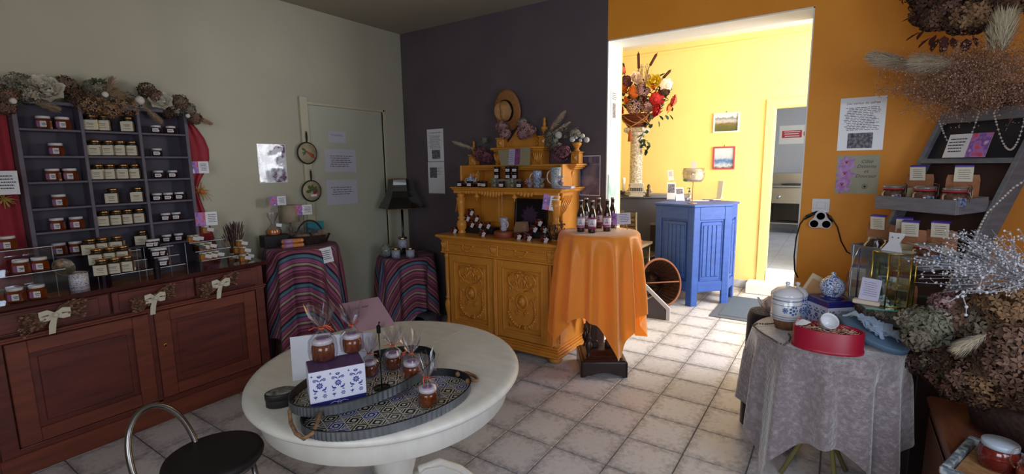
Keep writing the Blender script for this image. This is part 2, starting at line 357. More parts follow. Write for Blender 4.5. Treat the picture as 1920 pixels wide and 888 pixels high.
for a, b_, kx in ((SY0+.075, 1.135, 0), (1.165, 1.80, 1)):
    y0, y1 = a-(SY0+SY1)/2, b_-(SY0+SY1)/2; z0, z1 = .155, .722; s = .085
    f = M().cb(-.018, .008, y0, y0+s, z0, z1, .003).cb(-.018, .008, y1-s, y1, z0, z1, .003).cb(-.018, .007, y0+s, y1-s, z0, z0+.075, .003).cb(-.018, .007, y0+s, y1-s, z1-.07, z1, .003)
    d = mk('door', f, brown2, sb)
    mk('panel', M().box(-.018, -.006, y0+s, y1-s, z0+.075, z1-.07).cb(-.018, -.001, y0+s+.03, y1-s-.03, z0+.10, z1-.095, .006), brown, d)
    if kx: mk('escutcheon', M().lathe([(0,0),(.012,0),(.010,.003),(0,.003)], 12, T=T3(.008, y0+.04, .50, ry=PI/2)).box(.0105, .0125, y0+.037, y0+.043, .490, .505, 1), [brass, blackm], d)
# ---- pigeonhole shelf
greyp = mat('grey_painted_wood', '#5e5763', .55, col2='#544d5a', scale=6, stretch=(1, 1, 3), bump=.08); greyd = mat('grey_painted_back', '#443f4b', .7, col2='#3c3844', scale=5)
SHY = [.757, 1.040, 1.333, 1.605]; SHZ = [1.10, 1.25, 1.39, 1.543, 1.692, 1.846]; X0, X1 = WX+.004, -3.84
ps = thing('pigeonhole_shelf', 'tall grey painted shelf with three columns of open compartments full of jars', 'shelf', (0, 0, SH))
b = M()
for y0, y1 in ((SHY[0]-.018, SHY[0]+.004), (SHY[3]-.004, SHY[3]+.018)): b.cb(X0, X1, y0, y1, 0, 1.06, .002)
b.cb(X0, X1, SHY[0]-.018, SHY[3]+.018, 1.055, 1.075, .002); mk('frame', b, greyp, ps)
mk('back_panel', M().box(X0, X0+.008, SHY[0], SHY[3], 0, 1.06), greyd, ps)
for y in SHY[1:3]: mk('divider', M().cb(X0+.008, X1, y-.009, y+.009, 0, 1.055, .002), greyp, ps)
for k in range(3):
    for z in SHZ: mk('shelf_board', M().cb(X0+.008, X1-.002, SHY[k]+(.004 if k == 0 else .009), SHY[k+1]-(.004 if k == 2 else .009), z-SH-.013, z-SH, .002), greyp, ps)
# ---- oval extending table
cream = mat('cream_painted_wood', '#d2d0c9', .38, col2='#c5c3bc', scale=7, stretch=(1, 4, 1), bump=.06, ramp=(.35, .75)); gapm = mat('dark_gap', '#4a3327', .9)
def ell(rx, ry, n=96, cx=0, cy=0, ang=0, a0=0, a1=2*PI, full=True):
    o = []
    for i in range(n if full else n+1):
        a = a0+(a1-a0)*i/n; x, y = rx*math.cos(a), ry*math.sin(a); o.append((cx+x*math.cos(ang)-y*math.sin(ang), cy+x*math.sin(ang)+y*math.cos(ang)))
    return o
TC = (-1.566, 1.354); TH = .76; TA = math.atan2(-.773, .634)
tb = thing('pedestal_table', 'oval cream-painted extending table in the foreground holding the metal trays', 'table', (TC[0], TC[1], 0))
def half(sign):
    # profile swept round half an ellipse; seam along local Y
    prof = [(-.0, -.002), (-.045, -.002), (-.04, 0), (-.028, 0), (-.018, -.003), (-.006, -.006), (0, -.014), (.001, -.022), (-.006, -.032), (-.016, -.036), (-.022, -.040)]
    b = M(); n = 72; ring = []
    base = []
    for i in range(n+1):
        t = -PI/2+PI*i/n
        if sign < 0: t += PI
        # point on rotated ellipse by polar angle t
        ca, sa = math.cos(t-TA), math.sin(t-TA); rr = 1/math.sqrt((ca/.596)**2+(sa/.557)**2); base.append((math.cos(t), math.sin(t), rr))
    vs = []; P_ = prof[2:]
    for c_, s_, rr in base:
        for dr, dz in P_: vs.append(((rr+dr)*c_+sign*.0012, (rr+dr)*s_, TH+dz))
    m_ = len(P_); fs = [(i*m_+k, (i+1)*m_+k, (i+1)*m_+k+1, i*m_+k+1) for i in range(n) for k in range(m_-1)]
    fs = [tuple(reversed(f)) for f in fs]
    b.add(vs, fs, 0, True)
    b.add([v for v in vs[0::m_]], [tuple(range(n+1))]); b.add([v for v in vs[m_-1::m_]], [tuple(range(n, -1, -1))])
    b.add([vs[k] for k in range(m_)]+[vs[n*m_+k] for k in range(m_)], [tuple(range(m_))+tuple(range(2*m_-1, m_-1, -1))])
    return b
mk('table_leaf', half(1), cream, tb); mk('table_leaf', half(-1), cream, tb)
ap = M(); o_ = ell(.545, .506, 80, ang=TA); i_ = ell(.525, .486, 80, ang=TA); n = 80
vs = [(x, y, TH-.04) for x, y in o_]+[(x, y, TH-.125) for x, y in o_]+[(x*.988, y*.988, TH-.130) for x, y in o_]+[(x, y, TH-.125) for x, y in i_]+[(x, y, TH-.04) for x, y in i_]
fs = []
for k in range(4):
    for i in range(n): j = (i+1) % n; fs.append((k*n+i, (k+1)*n+i, (k+1)*n+j, k*n+j))
mk('apron', ap.add(vs, fs, 0, True), cream, tb)
mk('pedestal', M().lathe([(.16,.60),(.17,.62),(.12,.60),(.075,.54),(.06,.50),(.075,.46),(.095,.40),(.10,.34),(.085,.27),(.07,.22),(.10,.19),(.11,.15),(.10,.11),(.06,.10)][::-1]+[(.15,.635)], 28, T=None), cream, tb)
lg = M(); prof = [(.07,.20),(.13,.235),(.21,.225),(.29,.17),(.35,.10),(.40,.055),(.455,.05),(.47,.025),(.455,.0),(.39,.0),(.32,.03),(.25,.09),(.18,.12),(.07,.10)]
lg.add([(x, -.03, z) for x, z in prof]+[(x, .03, z) for x, z in prof], [tuple(range(14)), tuple(range(27, 13, -1))]+[(i, (i+1) % 14+0, (i+1) % 14+14, i+14)[::-1] for i in range(14)])
lg.cb(.36, .47, -.042, .042, .0, .05, .012).tube([(.10, 0, .225), (.2, 0, .235), (.3, 0, .17), (.38, 0, .085)], .02, 8)
for k in range(4): mk('leg', lg, cream, tb, rot=(0, 0, TA+.35+PI/2*k), bevel=.006)
# ---- stool with a chrome hoop back
chrome = mat('satin_metal', '#8c8a88', .28, 1); vinyl = mat('dark_vinyl', '#171315', .55, bump=.05)
st = thing('stool', 'round dark stool with a bent metal hoop back, front left', 'stool', (-2.03, .82, 0))
mk('seat', M().lathe([(0,.425),(.165,.425),(.178,.432),(.182,.445),(.176,.460),(.15,.466),(0,.468)], 48), vinyl, st)
mk('seat_ring', M().lathe([(.14,.408),(.15,.405),(.16,.408),(.16,.425),(.14,.425)], 32), chrome, st)
A_ = at(256, 905, z=.43)-Vector((-2.03, .82, 0)); B_ = at(372, 842, z=.43)-Vector((-2.03, .82, 0)); Tp = Vector(((A_.x+B_.x)/2-.06, (A_.y+B_.y)/2-.0, .0))
hp = []
for i in range(25):
    t = PI*i/24; q = A_.lerp(B_, (1-math.cos(t))/2); hgt = .43+.235*math.sin(t)**.8; l_ = (hgt-.43)*.35
    hp.append((q.x-l_, q.y-l_*.25, hgt))
mk('back_hoop', M().tube([(A_.x*.6, A_.y*.6, .415), (A_.x*.85, A_.y*.85, .417)]+hp+[(B_.x*.85, B_.y*.85, .417), (B_.x*.6, B_.y*.6, .415)], .0115, 12), chrome, st)
for k in range(4):
    a = PI/4+PI/2*k; mk('leg', M().tube([(.14*math.cos(a), .14*math.sin(a), .41), (.165*math.cos(a), .165*math.sin(a), .2), (.19*math.cos(a), .19*math.sin(a), .006)], .011, 10).cyl((.19*math.cos(a), .19*math.sin(a), 0), .015, .012, 12), chrome, st)
mk('foot_ring', M().torus((0,0,.18), .167, .007, 36, 8), chrome, st)
# ---- yellow carved dresser against the dark grey wall
ypaint = mat('ochre_paint', '#d28c35', .38, col2='#c9842f', scale=8, bump=.06, bscale=60, coat=.15)
BX0, BX1, BY0, BY1, BH = -3.0, -1.77, 3.25, 3.785, .985
cx_ = (BX0+BX1)/2; yd = thing('dresser', 'ochre yellow carved dresser with turned columns and a tiered top, by the grey wall', 'dresser', (cx_, BY0, 0))
L_, R_, D_ = BX0-cx_, BX1-cx_, BY1-BY0; Hh = R_
mk('carcass', M().box(L_+.085, R_-.085, .035, D_, .13, .90).box(L_+.03, R_-.03, .09, D_, .13, .90), ypaint, yd, bevel=.003)
bb = M()
for z0, z1, o_ in ((.055,.075,.0),(.075,.10,-.006),(.10,.115,-.018),(.115,.135,-.03)): bb.cb(L_-o_-.012, R_+o_+.012, -.012-o_, D_, z0, z1, .004)
mk('base_moulding', bb, ypaint, yd)
wt = M()
for z0, z1, o_ in ((.935,.950,.0),(.95,.962,.012),(.962,.985,.028)): wt.cb(L_-o_, R_+o_, -o_, D_, z0, z1, .005)
mk('worktop', wt, ypaint, yd)
mk('frieze', M().cb(L_+.012, R_-.012, .012, D_, .83, .937, .004).cb(L_+.004, R_-.004, .004, D_, .815, .832, .004).cb(L_+.02, L_+.10, 0, .02, .835, .934, .004).cb(R_-.10, R_-.02, 0, .02, .835, .934, .004).cb(-.04, .04, 0, .02, .835, .934, .004), ypaint, yd)
def leafm(T):
    b = M()
    for k in range(-2, 3): b.tube([(0,0,-.035), (k*.009,-.008,-.005), (k*.014,-.01,.025), (k*.012,-.004,.038)], [.003,.006,.006,.002], 6, T=T)
    return b
for x in (L_+.06, 0, R_-.06): mk('acanthus', leafm(T3(x, 0, .885)), ypaint, yd)
for x0, x1 in ((L_+.11, -.05), (.05, R_-.11)):
    b = M().cb(x0, x1, .0, .02, .845, .928, .004); n = int((x1-x0)/.014)
    for k in range(n): b.tube([(x0+.012+k*.014, -.002, .905), (x0+.02+k*.014, -.006, .917)], .005, 6)
    b.cb(x0, x1, -.006, .01, .885, .892, .002).cb(x0, x1, -.004, .01, .868, .873, .002).cb(x0, x1, -.006, .01, .852, .858, .002)
    d = mk('drawer', b, ypaint, yd); xm = (x0+x1)/2
    h = M().tube([(xm-.055,-.008,.905), (xm-.05,-.018,.885), (xm-.03,-.024,.868), (xm,-.026,.862), (xm+.03,-.024,.868), (xm+.05,-.018,.885), (xm+.055,-.008,.905)], .0045, 8)
    for sx in (-1, 1): h.ball((xm+sx*.056,-.008,.903), .011, 10).ball((xm+sx*.045,-.021,.878), .008, 8)
    h.ball((xm,-.027,.862), .009, 8).ball((xm-.014,-.026,.863), .007, 8).ball((xm+.014,-.026,.863), .007, 8); mk('handle', h, ypaint, d)
def carve(w, h):
    b = M(); y = -.004
    def sc(pts, r=.008): b.tube([(x*w, y, z*h) for x, z in pts], [r*(1-.5*abs(i/(len(pts)-1)*2-1)) for i in range(len(pts))], 6)
    def spiral(cx, cz, r, tr, d=1, a0=0): b.tube([(cx*w+d*r*(1-.75*t/18)*math.cos(a0+t*.5*tr), y, cz*h+r*(1-.75*t/18)*math.sin(a0+t*.5*tr)) for t in range(19)], [.008-.0002*t for t in range(19)], 6)
    b.torus((0,0,0), 1, .0, 3, 3) if 0 else None
    TT = T3(0, y, 0, rx=PI/2)
    b.torus((0,0,0), .052, .007, 28, 8, T=TT, sy=1.25); b.torus((0,0,0), .040, .004, 24, 6, T=TT, sy=1.25)
    b.ball((0, y+.004, 0), .036, 16, sy=.55, sz=1.25); b.ball((0, y-.014, .005), .014, 10, sy=.6, sz=1.3)
    for s in (-1, 1):
        spiral(.20*s, .28, .028, 1, s, 0); spiral(.30*s, .20, .022, -1, s, 2); spiral(.16*s, .40, .020, 1, s, 1.5); spiral(.30*s, .02, .018, 1, s, .5); spiral(.12*s, -.17, .02, 1, s, 4)
        sc([(.06*s,.17),(.22*s,.20),(.38*s,.28),(.40*s,.36),(.30*s,.44),(.12*s,.47),(0,.48)])
        sc([(.40*s,.10),(.36*s,-.02),(.38*s,-.14),(.34*s,-.24)]); sc([(.05*s,.22),(.10*s,.32),(.02*s,.40)])
        b.torus((.0,0,0), .001, .0005, 3, 3) if 0 else None
        for k in range(9):
            t = k/8; x, z = s*(.40-.40*t**1.6), -.20-.22*math.sin(t*PI/2); rr = .011+.004*((k*7) % 3)/2
            b.ball((x*w, y, z*h), rr, 8, sy=.7)
            for q in range(5): a = q*1.257+k; b.ball((x*w+rr*.9*math.cos(a), y+.001, z*h+rr*.9*math.sin(a)), rr*.5, 6, sy=.6)
        b.ball((.38*s*w, y, -.10*h), .012, 8, sy=.6, sz=1.6); b.ball((.36*s*w, y, .0), .009, 8, sy=.6)
    for k in range(3): b.ball((0, y, (.30+.07*k)*h), .010, 8, sy=.7)
    for s in (-1, 1):
        for zz in (.44, -.42): sc([(s*.42, zz), (s*.34, zz*1.03), (s*.40, zz*.90)], .004)
    return b
def carve_deep(w, h):
    b = carve(w+.05, h+.09); b.v = [(x, (y+.004)*1.9-.006, z) for x, y, z in b.v]; return b
for sgn, (x0, x1) in ((-1, (L_+.10, -.02)), (1, (.02, R_-.10))):
    z0, z1 = .145, .81; s = .055
    d = mk('door', M().cb(x0, x0+s, .012, .036, z0, z1, .003).cb(x1-s, x1, .012, .036, z0, z1, .003).cb(x0+s, x1-s, .012, .036, z0, z0+s, .003).cb(x0+s, x1-s, .012, .036, z1-s, z1, .003)
           .cb(x0+s-.004, x0+s+.012, .006, .036, z0+s-.004, z1-s+.004, .004).cb(x1-s-.012, x1-s+.004, .006, .036, z0+s-.004, z1-s+.004, .004).cb(x0+s, x1-s, .006, .036, z0+s-.004, z0+s+.012, .004).cb(x0+s, x1-s, .006, .036, z1-s-.012, z1-s+.004, .004), ypaint, yd)
    mk('panel', M().box(x0+s, x1-s, .030, .037, z0+s, z1-s).cb(x0+s+.045, x1-s-.045, .022, .036, z0+s+.045, z1-s-.045, .005), ypaint, d)
    mk('carved_relief', carve_deep(x1-x0-2*s-.10, z1-z0-2*s-.12), ypaint, d, loc=((x0+x1)/2, .022, (z0+z1)/2))
mk('centre_stile', M().cb(-.018, .018, .0, .036, .14, .815, .005).lathe([(.0,.15),(.009,.155),(.007,.30),(.011,.42),(.013,.47),(.009,.52),(.007,.7),(0,.80)], 10, (0, -.004, 0)), ypaint, yd)
colp = [(.030,.137),(.034,.145),(.030,.16),(.020,.17),(.024,.185),(.017,.20),(.024,.24),(.034,.29),(.037,.33),(.030,.36),(.018,.375),(.027,.39),(.027,.40),(.020,.41),(.024,.60),(.024,.77),(.030,.78),(.030,.79),(.024,.80),(.033,.815)]
for x in (L_+.045, R_-.045): mk('column', M().lathe(colp, 20, (x, .05, 0)), ypaint, yd)
for x in (L_+.06, R_-.06):
    for y in (.06, D_-.07): mk('foot', M().lathe([(.022,0),(.045,.008),(.058,.025),(.052,.044),(.03,.055)], 20, (x, y, 0)), ypaint, yd)
# upper part
UF = .10 # front of upper shelf (local y)
mk('back_panel', M().box(-.535, .535, D_-.035, D_-.012, BH, 1.60), ypaint, yd)
shf = M()
for z0, z1, o_ in ((1.375,1.385,-.012),(1.385,1.398,-.004),(1.398,1.41,.008)): shf.cb(-.545-o_, .585+o_, UF-o_, D_-.01, z0, z1, .004)
mk('upper_shelf', shf, ypaint, yd)
ca = M()
for seg in ((-.42, -.30, .02), (-.24, .06, .038), (.16, .36, .03)):
    x0, x1, dep = seg; n = max(3, int((x1-x0)/.03))
    for k in range(n):
        t = (k+.5)/n; dz = dep*math.sin(PI*t)**.6+.006; x = x0+(x1-x0)*t
        ca.ball((x, UF+.006, 1.378-dz*.5), .0155, 8, sy=.5, sz=max(.7, dz/.022)); ca.tube([(x-.012, UF-.001, 1.376-dz), (x, UF-.006, 1.376-dz*.6), (x+.012, UF-.002, 1.376)], .003, 5)
ca.cb(-.52, .56, UF+.004, UF+.016, 1.355, 1.378, .003); mk('carved_valance', ca, ypaint, yd)
for x in (-.27, .13): mk('drop_finial', M().lathe([(0,-.085),(.007,-.078),(.004,-.066),(.020,-.055),(.028,-.045),(.014,-.036),(.017,-.024),(.010,-.01),(.016,0)], 14, (x, UF+.03, 1.378)), ypaint, yd)
cp = [(.034,0),(.040,.012),(.028,.026),(.042,.05),(.046,.085),(.040,.115),(.024,.125),(.036,.14),(.036,.15),(.024,.16),(.030,.20),(.038,.27),(.044,.325),(.028,.335),(.036,.35),(.036,.36),(.026,.368),(.040,.392)]
for x in (-.475, .51): mk('upper_column', M().lathe(cp, 20, (x, UF+.055, BH)), ypaint, yd)
for x0, x1 in ((.515, .535), (-.535, -.515)): mk('side_panel', M().cb(x0, x1, .22, D_-.035, BH, 1.60, .003), ypaint, yd)
for x0, x1 in ((-.50, -.25), (.22, .47)):
    mk('back_moulding', M().cb(x0, x1, D_-.05, D_-.034, 1.02, 1.35, .004).cb(x0+.03, x1-.03, D_-.06, D_-.046, 1.06, 1.31, .004), ypaint, yd)
def arch_leaf(x):
    b = M()
    for k in range(5): b.tube([(x, .16+.02*k, 1.18+.01*k), (x, .19+.035*k, 1.28), (x, .26+.03*k, 1.345)], [.004,.007,.004], 6)
    return b
mk('side_bracket', arch_leaf(.545), ypaint, yd); mk('side_bracket', arch_leaf(-.545), ypaint, yd)
t2 = M()
for z0, z1, o_ in ((1.555,1.57,-.01),(1.57,1.585,.01),(1.585,1.602,.028)): t2.cb(-.60-o_+.02, .60+o_-.02, D_-.19-o_, D_-.01, z0, z1, .004)
t2.cb(-.56, .56, D_-.16, D_-.02, 1.41, 1.555, .004) if 0 else None
mk('second_tier', t2, ypaint, yd)
for x in (-.5, .5): mk('acanthus', leafm(T3(x, D_-.14, 1.49, s=1.5)), ypaint, yd)
mk('tier_post', M().cb(.46, .54, D_-.14, D_-.02, 1.41, 1.557, .004), ypaint, yd); mk('tier_post', M().cb(-.54, -.46, D_-.14, D_-.02, 1.41, 1.557, .004), ypaint, yd)
t3 = M().box(-.25, .245, D_-.14, D_-.02, 1.602, 1.71)
for z0, z1, o_ in ((1.705,1.72,.0),(1.72,1.735,.015),(1.735,1.755,.035)): t3.cb(-.25-o_, .245+o_, D_-.14-o_, D_-.01, z0, z1, .004)
mk('third_tier', t3, ypaint, yd)
for x in (-.21, .21): mk('acanthus', leafm(T3(x, D_-.145, 1.655, s=1.5)), ypaint, yd)
n = 28; poly = [(-.20, 1.755)]+[(-.20+.40*i/n, 1.79+.16*max(0, math.sin(PI*i/n))**1.6) for i in range(n+1)]+[(.20, 1.755)]
mk('crest', M().add([(x, D_-.05, z) for x, z in poly]+[(x, D_-.02, z) for x, z in poly], [tuple(range(len(poly))), tuple(range(2*len(poly)-1, len(poly)-1, -1))]+[(i, i+len(poly), (i+1) % len(poly)+len(poly), (i+1) % len(poly)) for i in range(len(poly))])
   .torus((.13, 0, 0), .02, .007, 16, 6, T=T3(0, D_-.055, 1.785, rx=PI/2)).torus((-.13, 0, 0), .02, .007, 16, 6, T=T3(0, D_-.055, 1.785, rx=PI/2)), ypaint, yd)
fin = [(.020,0),(.024,.01),(.014,.022),(.018,.035),(.033,.06),(.036,.075),(.026,.085),(.012,.092),(.017,.105),(.013,.125),(.009,.135),(.014,.15),(.009,.165),(0,.175)]
for x, z, hh in ((.235, 1.755, .09), (-.215, 1.755, .09), (.545, 1.602, .10), (-.545, 1.602, .10)):
    pb = M().cb(x-.038, x+.038, D_-.12, D_-.045, z, z+hh-.012, .004).cb(x-.045, x+.045, D_-.127, D_-.04, z+hh-.012, z+hh, .003)
    pb.add([(x-.022, D_-.121, z+.02), (x+.022, D_-.121, z+.02), (x+.022, D_-.121, z+hh-.03), (x-.022, D_-.121, z+hh-.03), (x, D_-.132, z+hh/2)], [(0,1,4),(1,2,4),(2,3,4),(3,0,4)])
    f_ = fin if z > 1.7 or x < 0 else [(r_*1.3, z_) for r_, z_ in fin[:7]]+[(.0, .086)]
    s_ = .75 if x < 0 else .9
    mk('finial', pb.lathe([(a*s_, c*s_) for a, c in f_], 16, (x, D_-.083, z+hh)), ypaint, yd)
# ---- draped tables
def settle(o, fn):
    bpy.context.view_layer.update(); mwi = o.matrix_world.inverted()
    for v in o.data.vertices:
        w_ = o.matrix_world @ v.co; fn(w_); v.co = mwi @ w_
def by_wall(w_):
    if w_.x < WX+.014: w_.x = WX+.014
    if w_.y > WY-.012: w_.y = WY-.012
    if w_.y < 2.0 and w_.x < -3.4: w_.y = max(w_.y, 1.905)
def by_dresser(w_):
    if w_.x < -1.722 and w_.y > 3.205 and w_.z < 1.02:
        w_.x = -1.722+.1*(w_.x+1.722)*0
def by_velvet(w_):
    d = Vector((w_.x-VT[0], w_.y-VT[1])); 
    if d.length < .395: d = d.normalized()*.395; w_.x, w_.y = VT[0]+d.x, VT[1]+d.y
def table_under(name, label, loc, r, h, legcol, group=None):
    t = thing(name, label, 'table', loc); m_ = legcol
    mk('tabletop', M().cyl((0,0,h-.022), r, .02, 40), m_, t)
    mk('pedestal', M().lathe([(.035,.02),(.03,.05),(.022,.2),(.03,h*.5),(.022,h*.7),(.04,h-.04),(.05,h-.022)], 16), m_, t)
    mk('base', M().cyl((0,0,0), r*.55, .022, 30), m_, t); return t
darkw = mat('dark_turned_wood', '#2c1613', .4, col2='#1f0f0f', scale=6, stretch=(1,1,4), coat=.3)
def stripe_mat():
    m = mat('striped_cotton', '#7a2f4c', .85, bump=.15, bscale=200); nt = m.node_tree; bs = nt.nodes['Principled BSDF']
    uv = nt.nodes.new('ShaderNodeUVMap'); uv.uv_map = 'flat'; sp = nt.nodes.new('ShaderNodeSeparateXYZ'); nt.links.new(uv.outputs[0], sp.inputs[0])
    mu = nt.nodes.new('ShaderNodeMath'); mu.operation = 'MULTIPLY'; mu.inputs[1].default_value = 1/.235; nt.links.new(sp.outputs[1], mu.inputs[0])
    ad = nt.nodes.new('ShaderNodeMath'); ad.operation = 'ADD'; ad.inputs[1].default_value = 20; nt.links.new(mu.outputs[0], ad.inputs[0])
    fr = nt.nodes.new('ShaderNodeMath'); fr.operation = 'FRACT'; nt.links.new(ad.outputs[0], fr.inputs[0])
    cr = nt.nodes.new('ShaderNodeValToRGB'); cr.color_ramp.interpolation = 'CONSTANT'; els = cr.color_ramp.elements
    stops = [(0,'#6e1f3d'),(.07,'#9c3a63'),(.13,'#1b1020'),(.155,'#b04a78'),(.25,'#7c2a46'),(.29,'#1b1020'),(.31,'#b7a58c'),(.39,'#1b1020'),(.41,'#a8407a'),(.54,'#2c3270'),(.58,'#4f8290'),(.67,'#2c3270'),(.69,'#1b1020'),(.74,'#a23d62'),(.84,'#7e2c44'),(.90,'#c08a84'),(.94,'#7a2744')]
    els[0].position, els[0].color = 0, lin(stops[0][1]); els[1].position, els[1].color = stops[1][0], lin(stops[1][1])
    for p, c in stops[2:]: e = els.new(p); e.color = lin(c)
    nt.links.new(fr.outputs[0], cr.inputs[0]); no = nt.nodes.new('ShaderNodeTexNoise'); no.inputs['Scale'].default_value = 160; mp = nt.nodes.new('ShaderNodeMapping'); mp.inputs['Scale'].default_value = (.15, 3, 1)
    nt.links.new(uv.outputs[0], mp.inputs[0]); nt.links.new(mp.outputs[0], no.inputs['Vector'])
    mx = nt.nodes.new('ShaderNodeMix'); mx.data_type = 'RGBA'; mx.blend_type = 'MULTIPLY'; mx.inputs[0].default_value = .5
    nt.links.new(cr.outputs[0], mx.inputs[6]); nt.links.new(no.outputs['Color'], mx.inputs[7])
    hs = nt.nodes.new('ShaderNodeHueSaturation'); hs.inputs['Value'].default_value = .9; hs.inputs['Saturation'].default_value = .85; nt.links.new(mx.outputs[2], hs.inputs['Color']); nt.links.new(hs.outputs[0], bs.inputs['Base Color']); return m
stm = stripe_mat()
LT = (-3.655, 2.30, 0); LH = .97; RT = (-3.60, 3.40, 0); RH = .72
table_under('side_table', 'round side table hidden under the striped cloth beside the brown sideboard', LT, .27, LH-.004, darkw)
c_ = mk('tablecloth', drape(LH, .272, .99, folds=12, amp=.034, seed=3, flare=.03, square=True, th0=.55), stm, loc=LT, rot=(0,0,.95)); tag(c_, 'striped pink, blue and black cloth under the handled basket, beside the brown sideboard', 'tablecloth'); settle(c_, by_wall)
table_under('side_table', 'round side table hidden under the striped cloth below the black lamp', RT, .27, RH-.004, darkw)
c_ = mk('tablecloth', drape(RH, .272, .80, folds=11, amp=.032, seed=5, flare=.02, square=True, th0=.3), stm, loc=RT, rot=(0,0,1.15)); tag(c_, 'striped pink, blue and black cloth under the black lamp by the dark wall', 'tablecloth'); settle(c_, by_wall)
# orange cloth over the turned pedestal
OT = (-1.50, 3.40, 0); OH = 1.09
pt = thing('pedestal_stand', 'dark wooden pedestal stand with turned balusters under the orange cloth', 'table', (OT[0]+.03, OT[1]+.0, 0), rz=R(32))
mk('tabletop', M().cyl((0,0,OH-.03), .262, .026, 40), darkw, pt)
bs_ = M(); q = .175
n = 12
for k in range(4):
    pr_ = [(-q, .0), (-q+.03, .0), (-q+.05, .016)]+[(-q+.07+(2*q-.14)*i/8, .016+.022*math.sin(PI*i/8)) for i in range(9)]+[(q-.05, .016), (q-.03, 0), (q, 0), (q, .115), (-q, .115)]
    m_ = len(pr_); TT = Matrix.Rotation(PI/2*k, 4, 'Z')
    bs_.add([(x, -q, z) for x, z in pr_]+[(x, -q+.02, z) for x, z in pr_], [tuple(range(m_)), tuple(range(2*m_-1, m_-1, -1))]+[(i, i+m_, (i+1) % m_+m_, (i+1) % m_) for i in range(m_)], T=TT)
bs_.box(-q+.01, q-.01, -q+.01, q-.01, .10, .118); mk('base', bs_, darkw, pt, bevel=.003)
st2 = M(); 
for a, b0, b1 in ((.165, .118, .13), (.125, .13, .155)): st2.cb(-a, a, -a, a, b0, b1, .006)
st2.add([(-.15,-.15,.125),(.15,-.15,.125),(.15,.15,.125),(-.15,.15,.125),(-.085,-.085,.18),(.085,-.085,.18),(.085,.085,.18),(-.085,.085,.18)], [(0,1,5,4),(1,2,6,5),(2,3,7,6),(3,0,4,7),(4,5,6,7)]); mk('plinth', st2, darkw, pt)
bal = [(.018,0),(.024,.012),(.014,.03),(.012,.045),(.026,.075),(.028,.10),(.016,.125),(.012,.14),(.02,.15),(.012,.165),(.010,.175),(.013,.19),(0,.20)]
for x, y in ((-.11,-.11),(.11,-.11),(.11,.11),(-.11,.11)): mk('baluster', M().lathe(bal, 14, (x, y, .135)), darkw, pt)
for x, y in ((-.06,0),(.06,0)): mk('post', M().cb(x-.022, x+.022, y-.022, y+.022, .178, OH-.06, .004).cb(x-.03, x+.03, y-.03, y+.03, .178, .23, .006).cb(x-.03, x+.03, y-.03, y+.03, .40, .43, .006), darkw, pt)
mk('under_board', M().cb(-.16, .16, -.16, .16, OH-.06, OH-.03, .006), darkw, pt)
om = mat('orange_satin', '#ffa93e', .34, sheen=.5, bump=.06, bscale=25)
tr_ = om.node_tree.nodes.new('ShaderNodeBsdfTranslucent'); tr_.inputs[0].default_value = lin('#ff8f28'); mx_ = om.node_tree.nodes.new('ShaderNodeMixShader'); mx_.inputs[0].default_value = .38
om.node_tree.links.new(om.node_tree.nodes['Principled BSDF'].outputs[0], mx_.inputs[1]); om.node_tree.links.new(tr_.outputs[0], mx_.inputs[2]); om.node_tree.links.new(mx_.outputs[0], om.node_tree.nodes['Material Output'].inputs[0])
c_ = mk('tablecloth', drape(OH, .292, .90, folds=15, amp=.030, seed=9, flare=.07, square=True, th0=.0, rings=30, n=220), om, loc=OT, rot=(0,0,R(4))); tag(c_, 'shiny orange cloth hanging in pointed folds under the six bottles', 'tablecloth'); settle(c_, by_dresser)
# velvet and black cloth tables on the right
VT = (-.012, 2.77, 0); VH = .75
vt_ = thing('side_table', 'round table with slim pale wooden legs under the silver velvet cloth', 'table', VT)
mk('tabletop', M().cyl((0,0,VH-.026), .30, .021, 40), darkw, vt_)
for k in range(4):
    a = R(35)+PI/2*k; mk('leg', M().tube([(.16*math.cos(a+2.6), .16*math.sin(a+2.6), VH-.026), (.17*math.cos(a), .17*math.sin(a), .005)], .011, 8), mat('olive_pine', '#8a8450', .5), vt_)
mk('stretcher', M().torus((0,0,.34), .10, .008, 30, 6), mat('olive_pine'), vt_)
vel = mat('silver_velvet', '#7c6f73', .34, col2='#a79da0', scale=45, detail=8, bump=.8, bscale=70, sheen=1, ramp=(.45, .85), coat=.1)
c_ = mk('tablecloth', drape(VH, .308, .74, folds=13, amp=.030, seed=12, flare=.05, rings=30, n=240, square=True, th0=R(6), corner=1.40), vel, loc=VT); tag(c_, 'crushed silver-grey velvet cloth draped under the red oval box', 'tablecloth')
KT = (-.285, 3.14, 0); KH = .72
table_under('plant_stand', 'slim round stand hidden under the black cloth, behind the velvet-covered table', KT, .10, KH-.004, darkw)
blk = mat('black_cloth', '#17090d', .8, sheen=.3)
c_ = mk('tablecloth', drape(KH, .115, .83, folds=7, amp=.008, seed=2, flare=.01, rings=16, n=90), blk, loc=KT); tag(c_, 'plain black cloth hanging behind the left side of the velvet-covered table', 'tablecloth'); settle(c_, by_velvet)
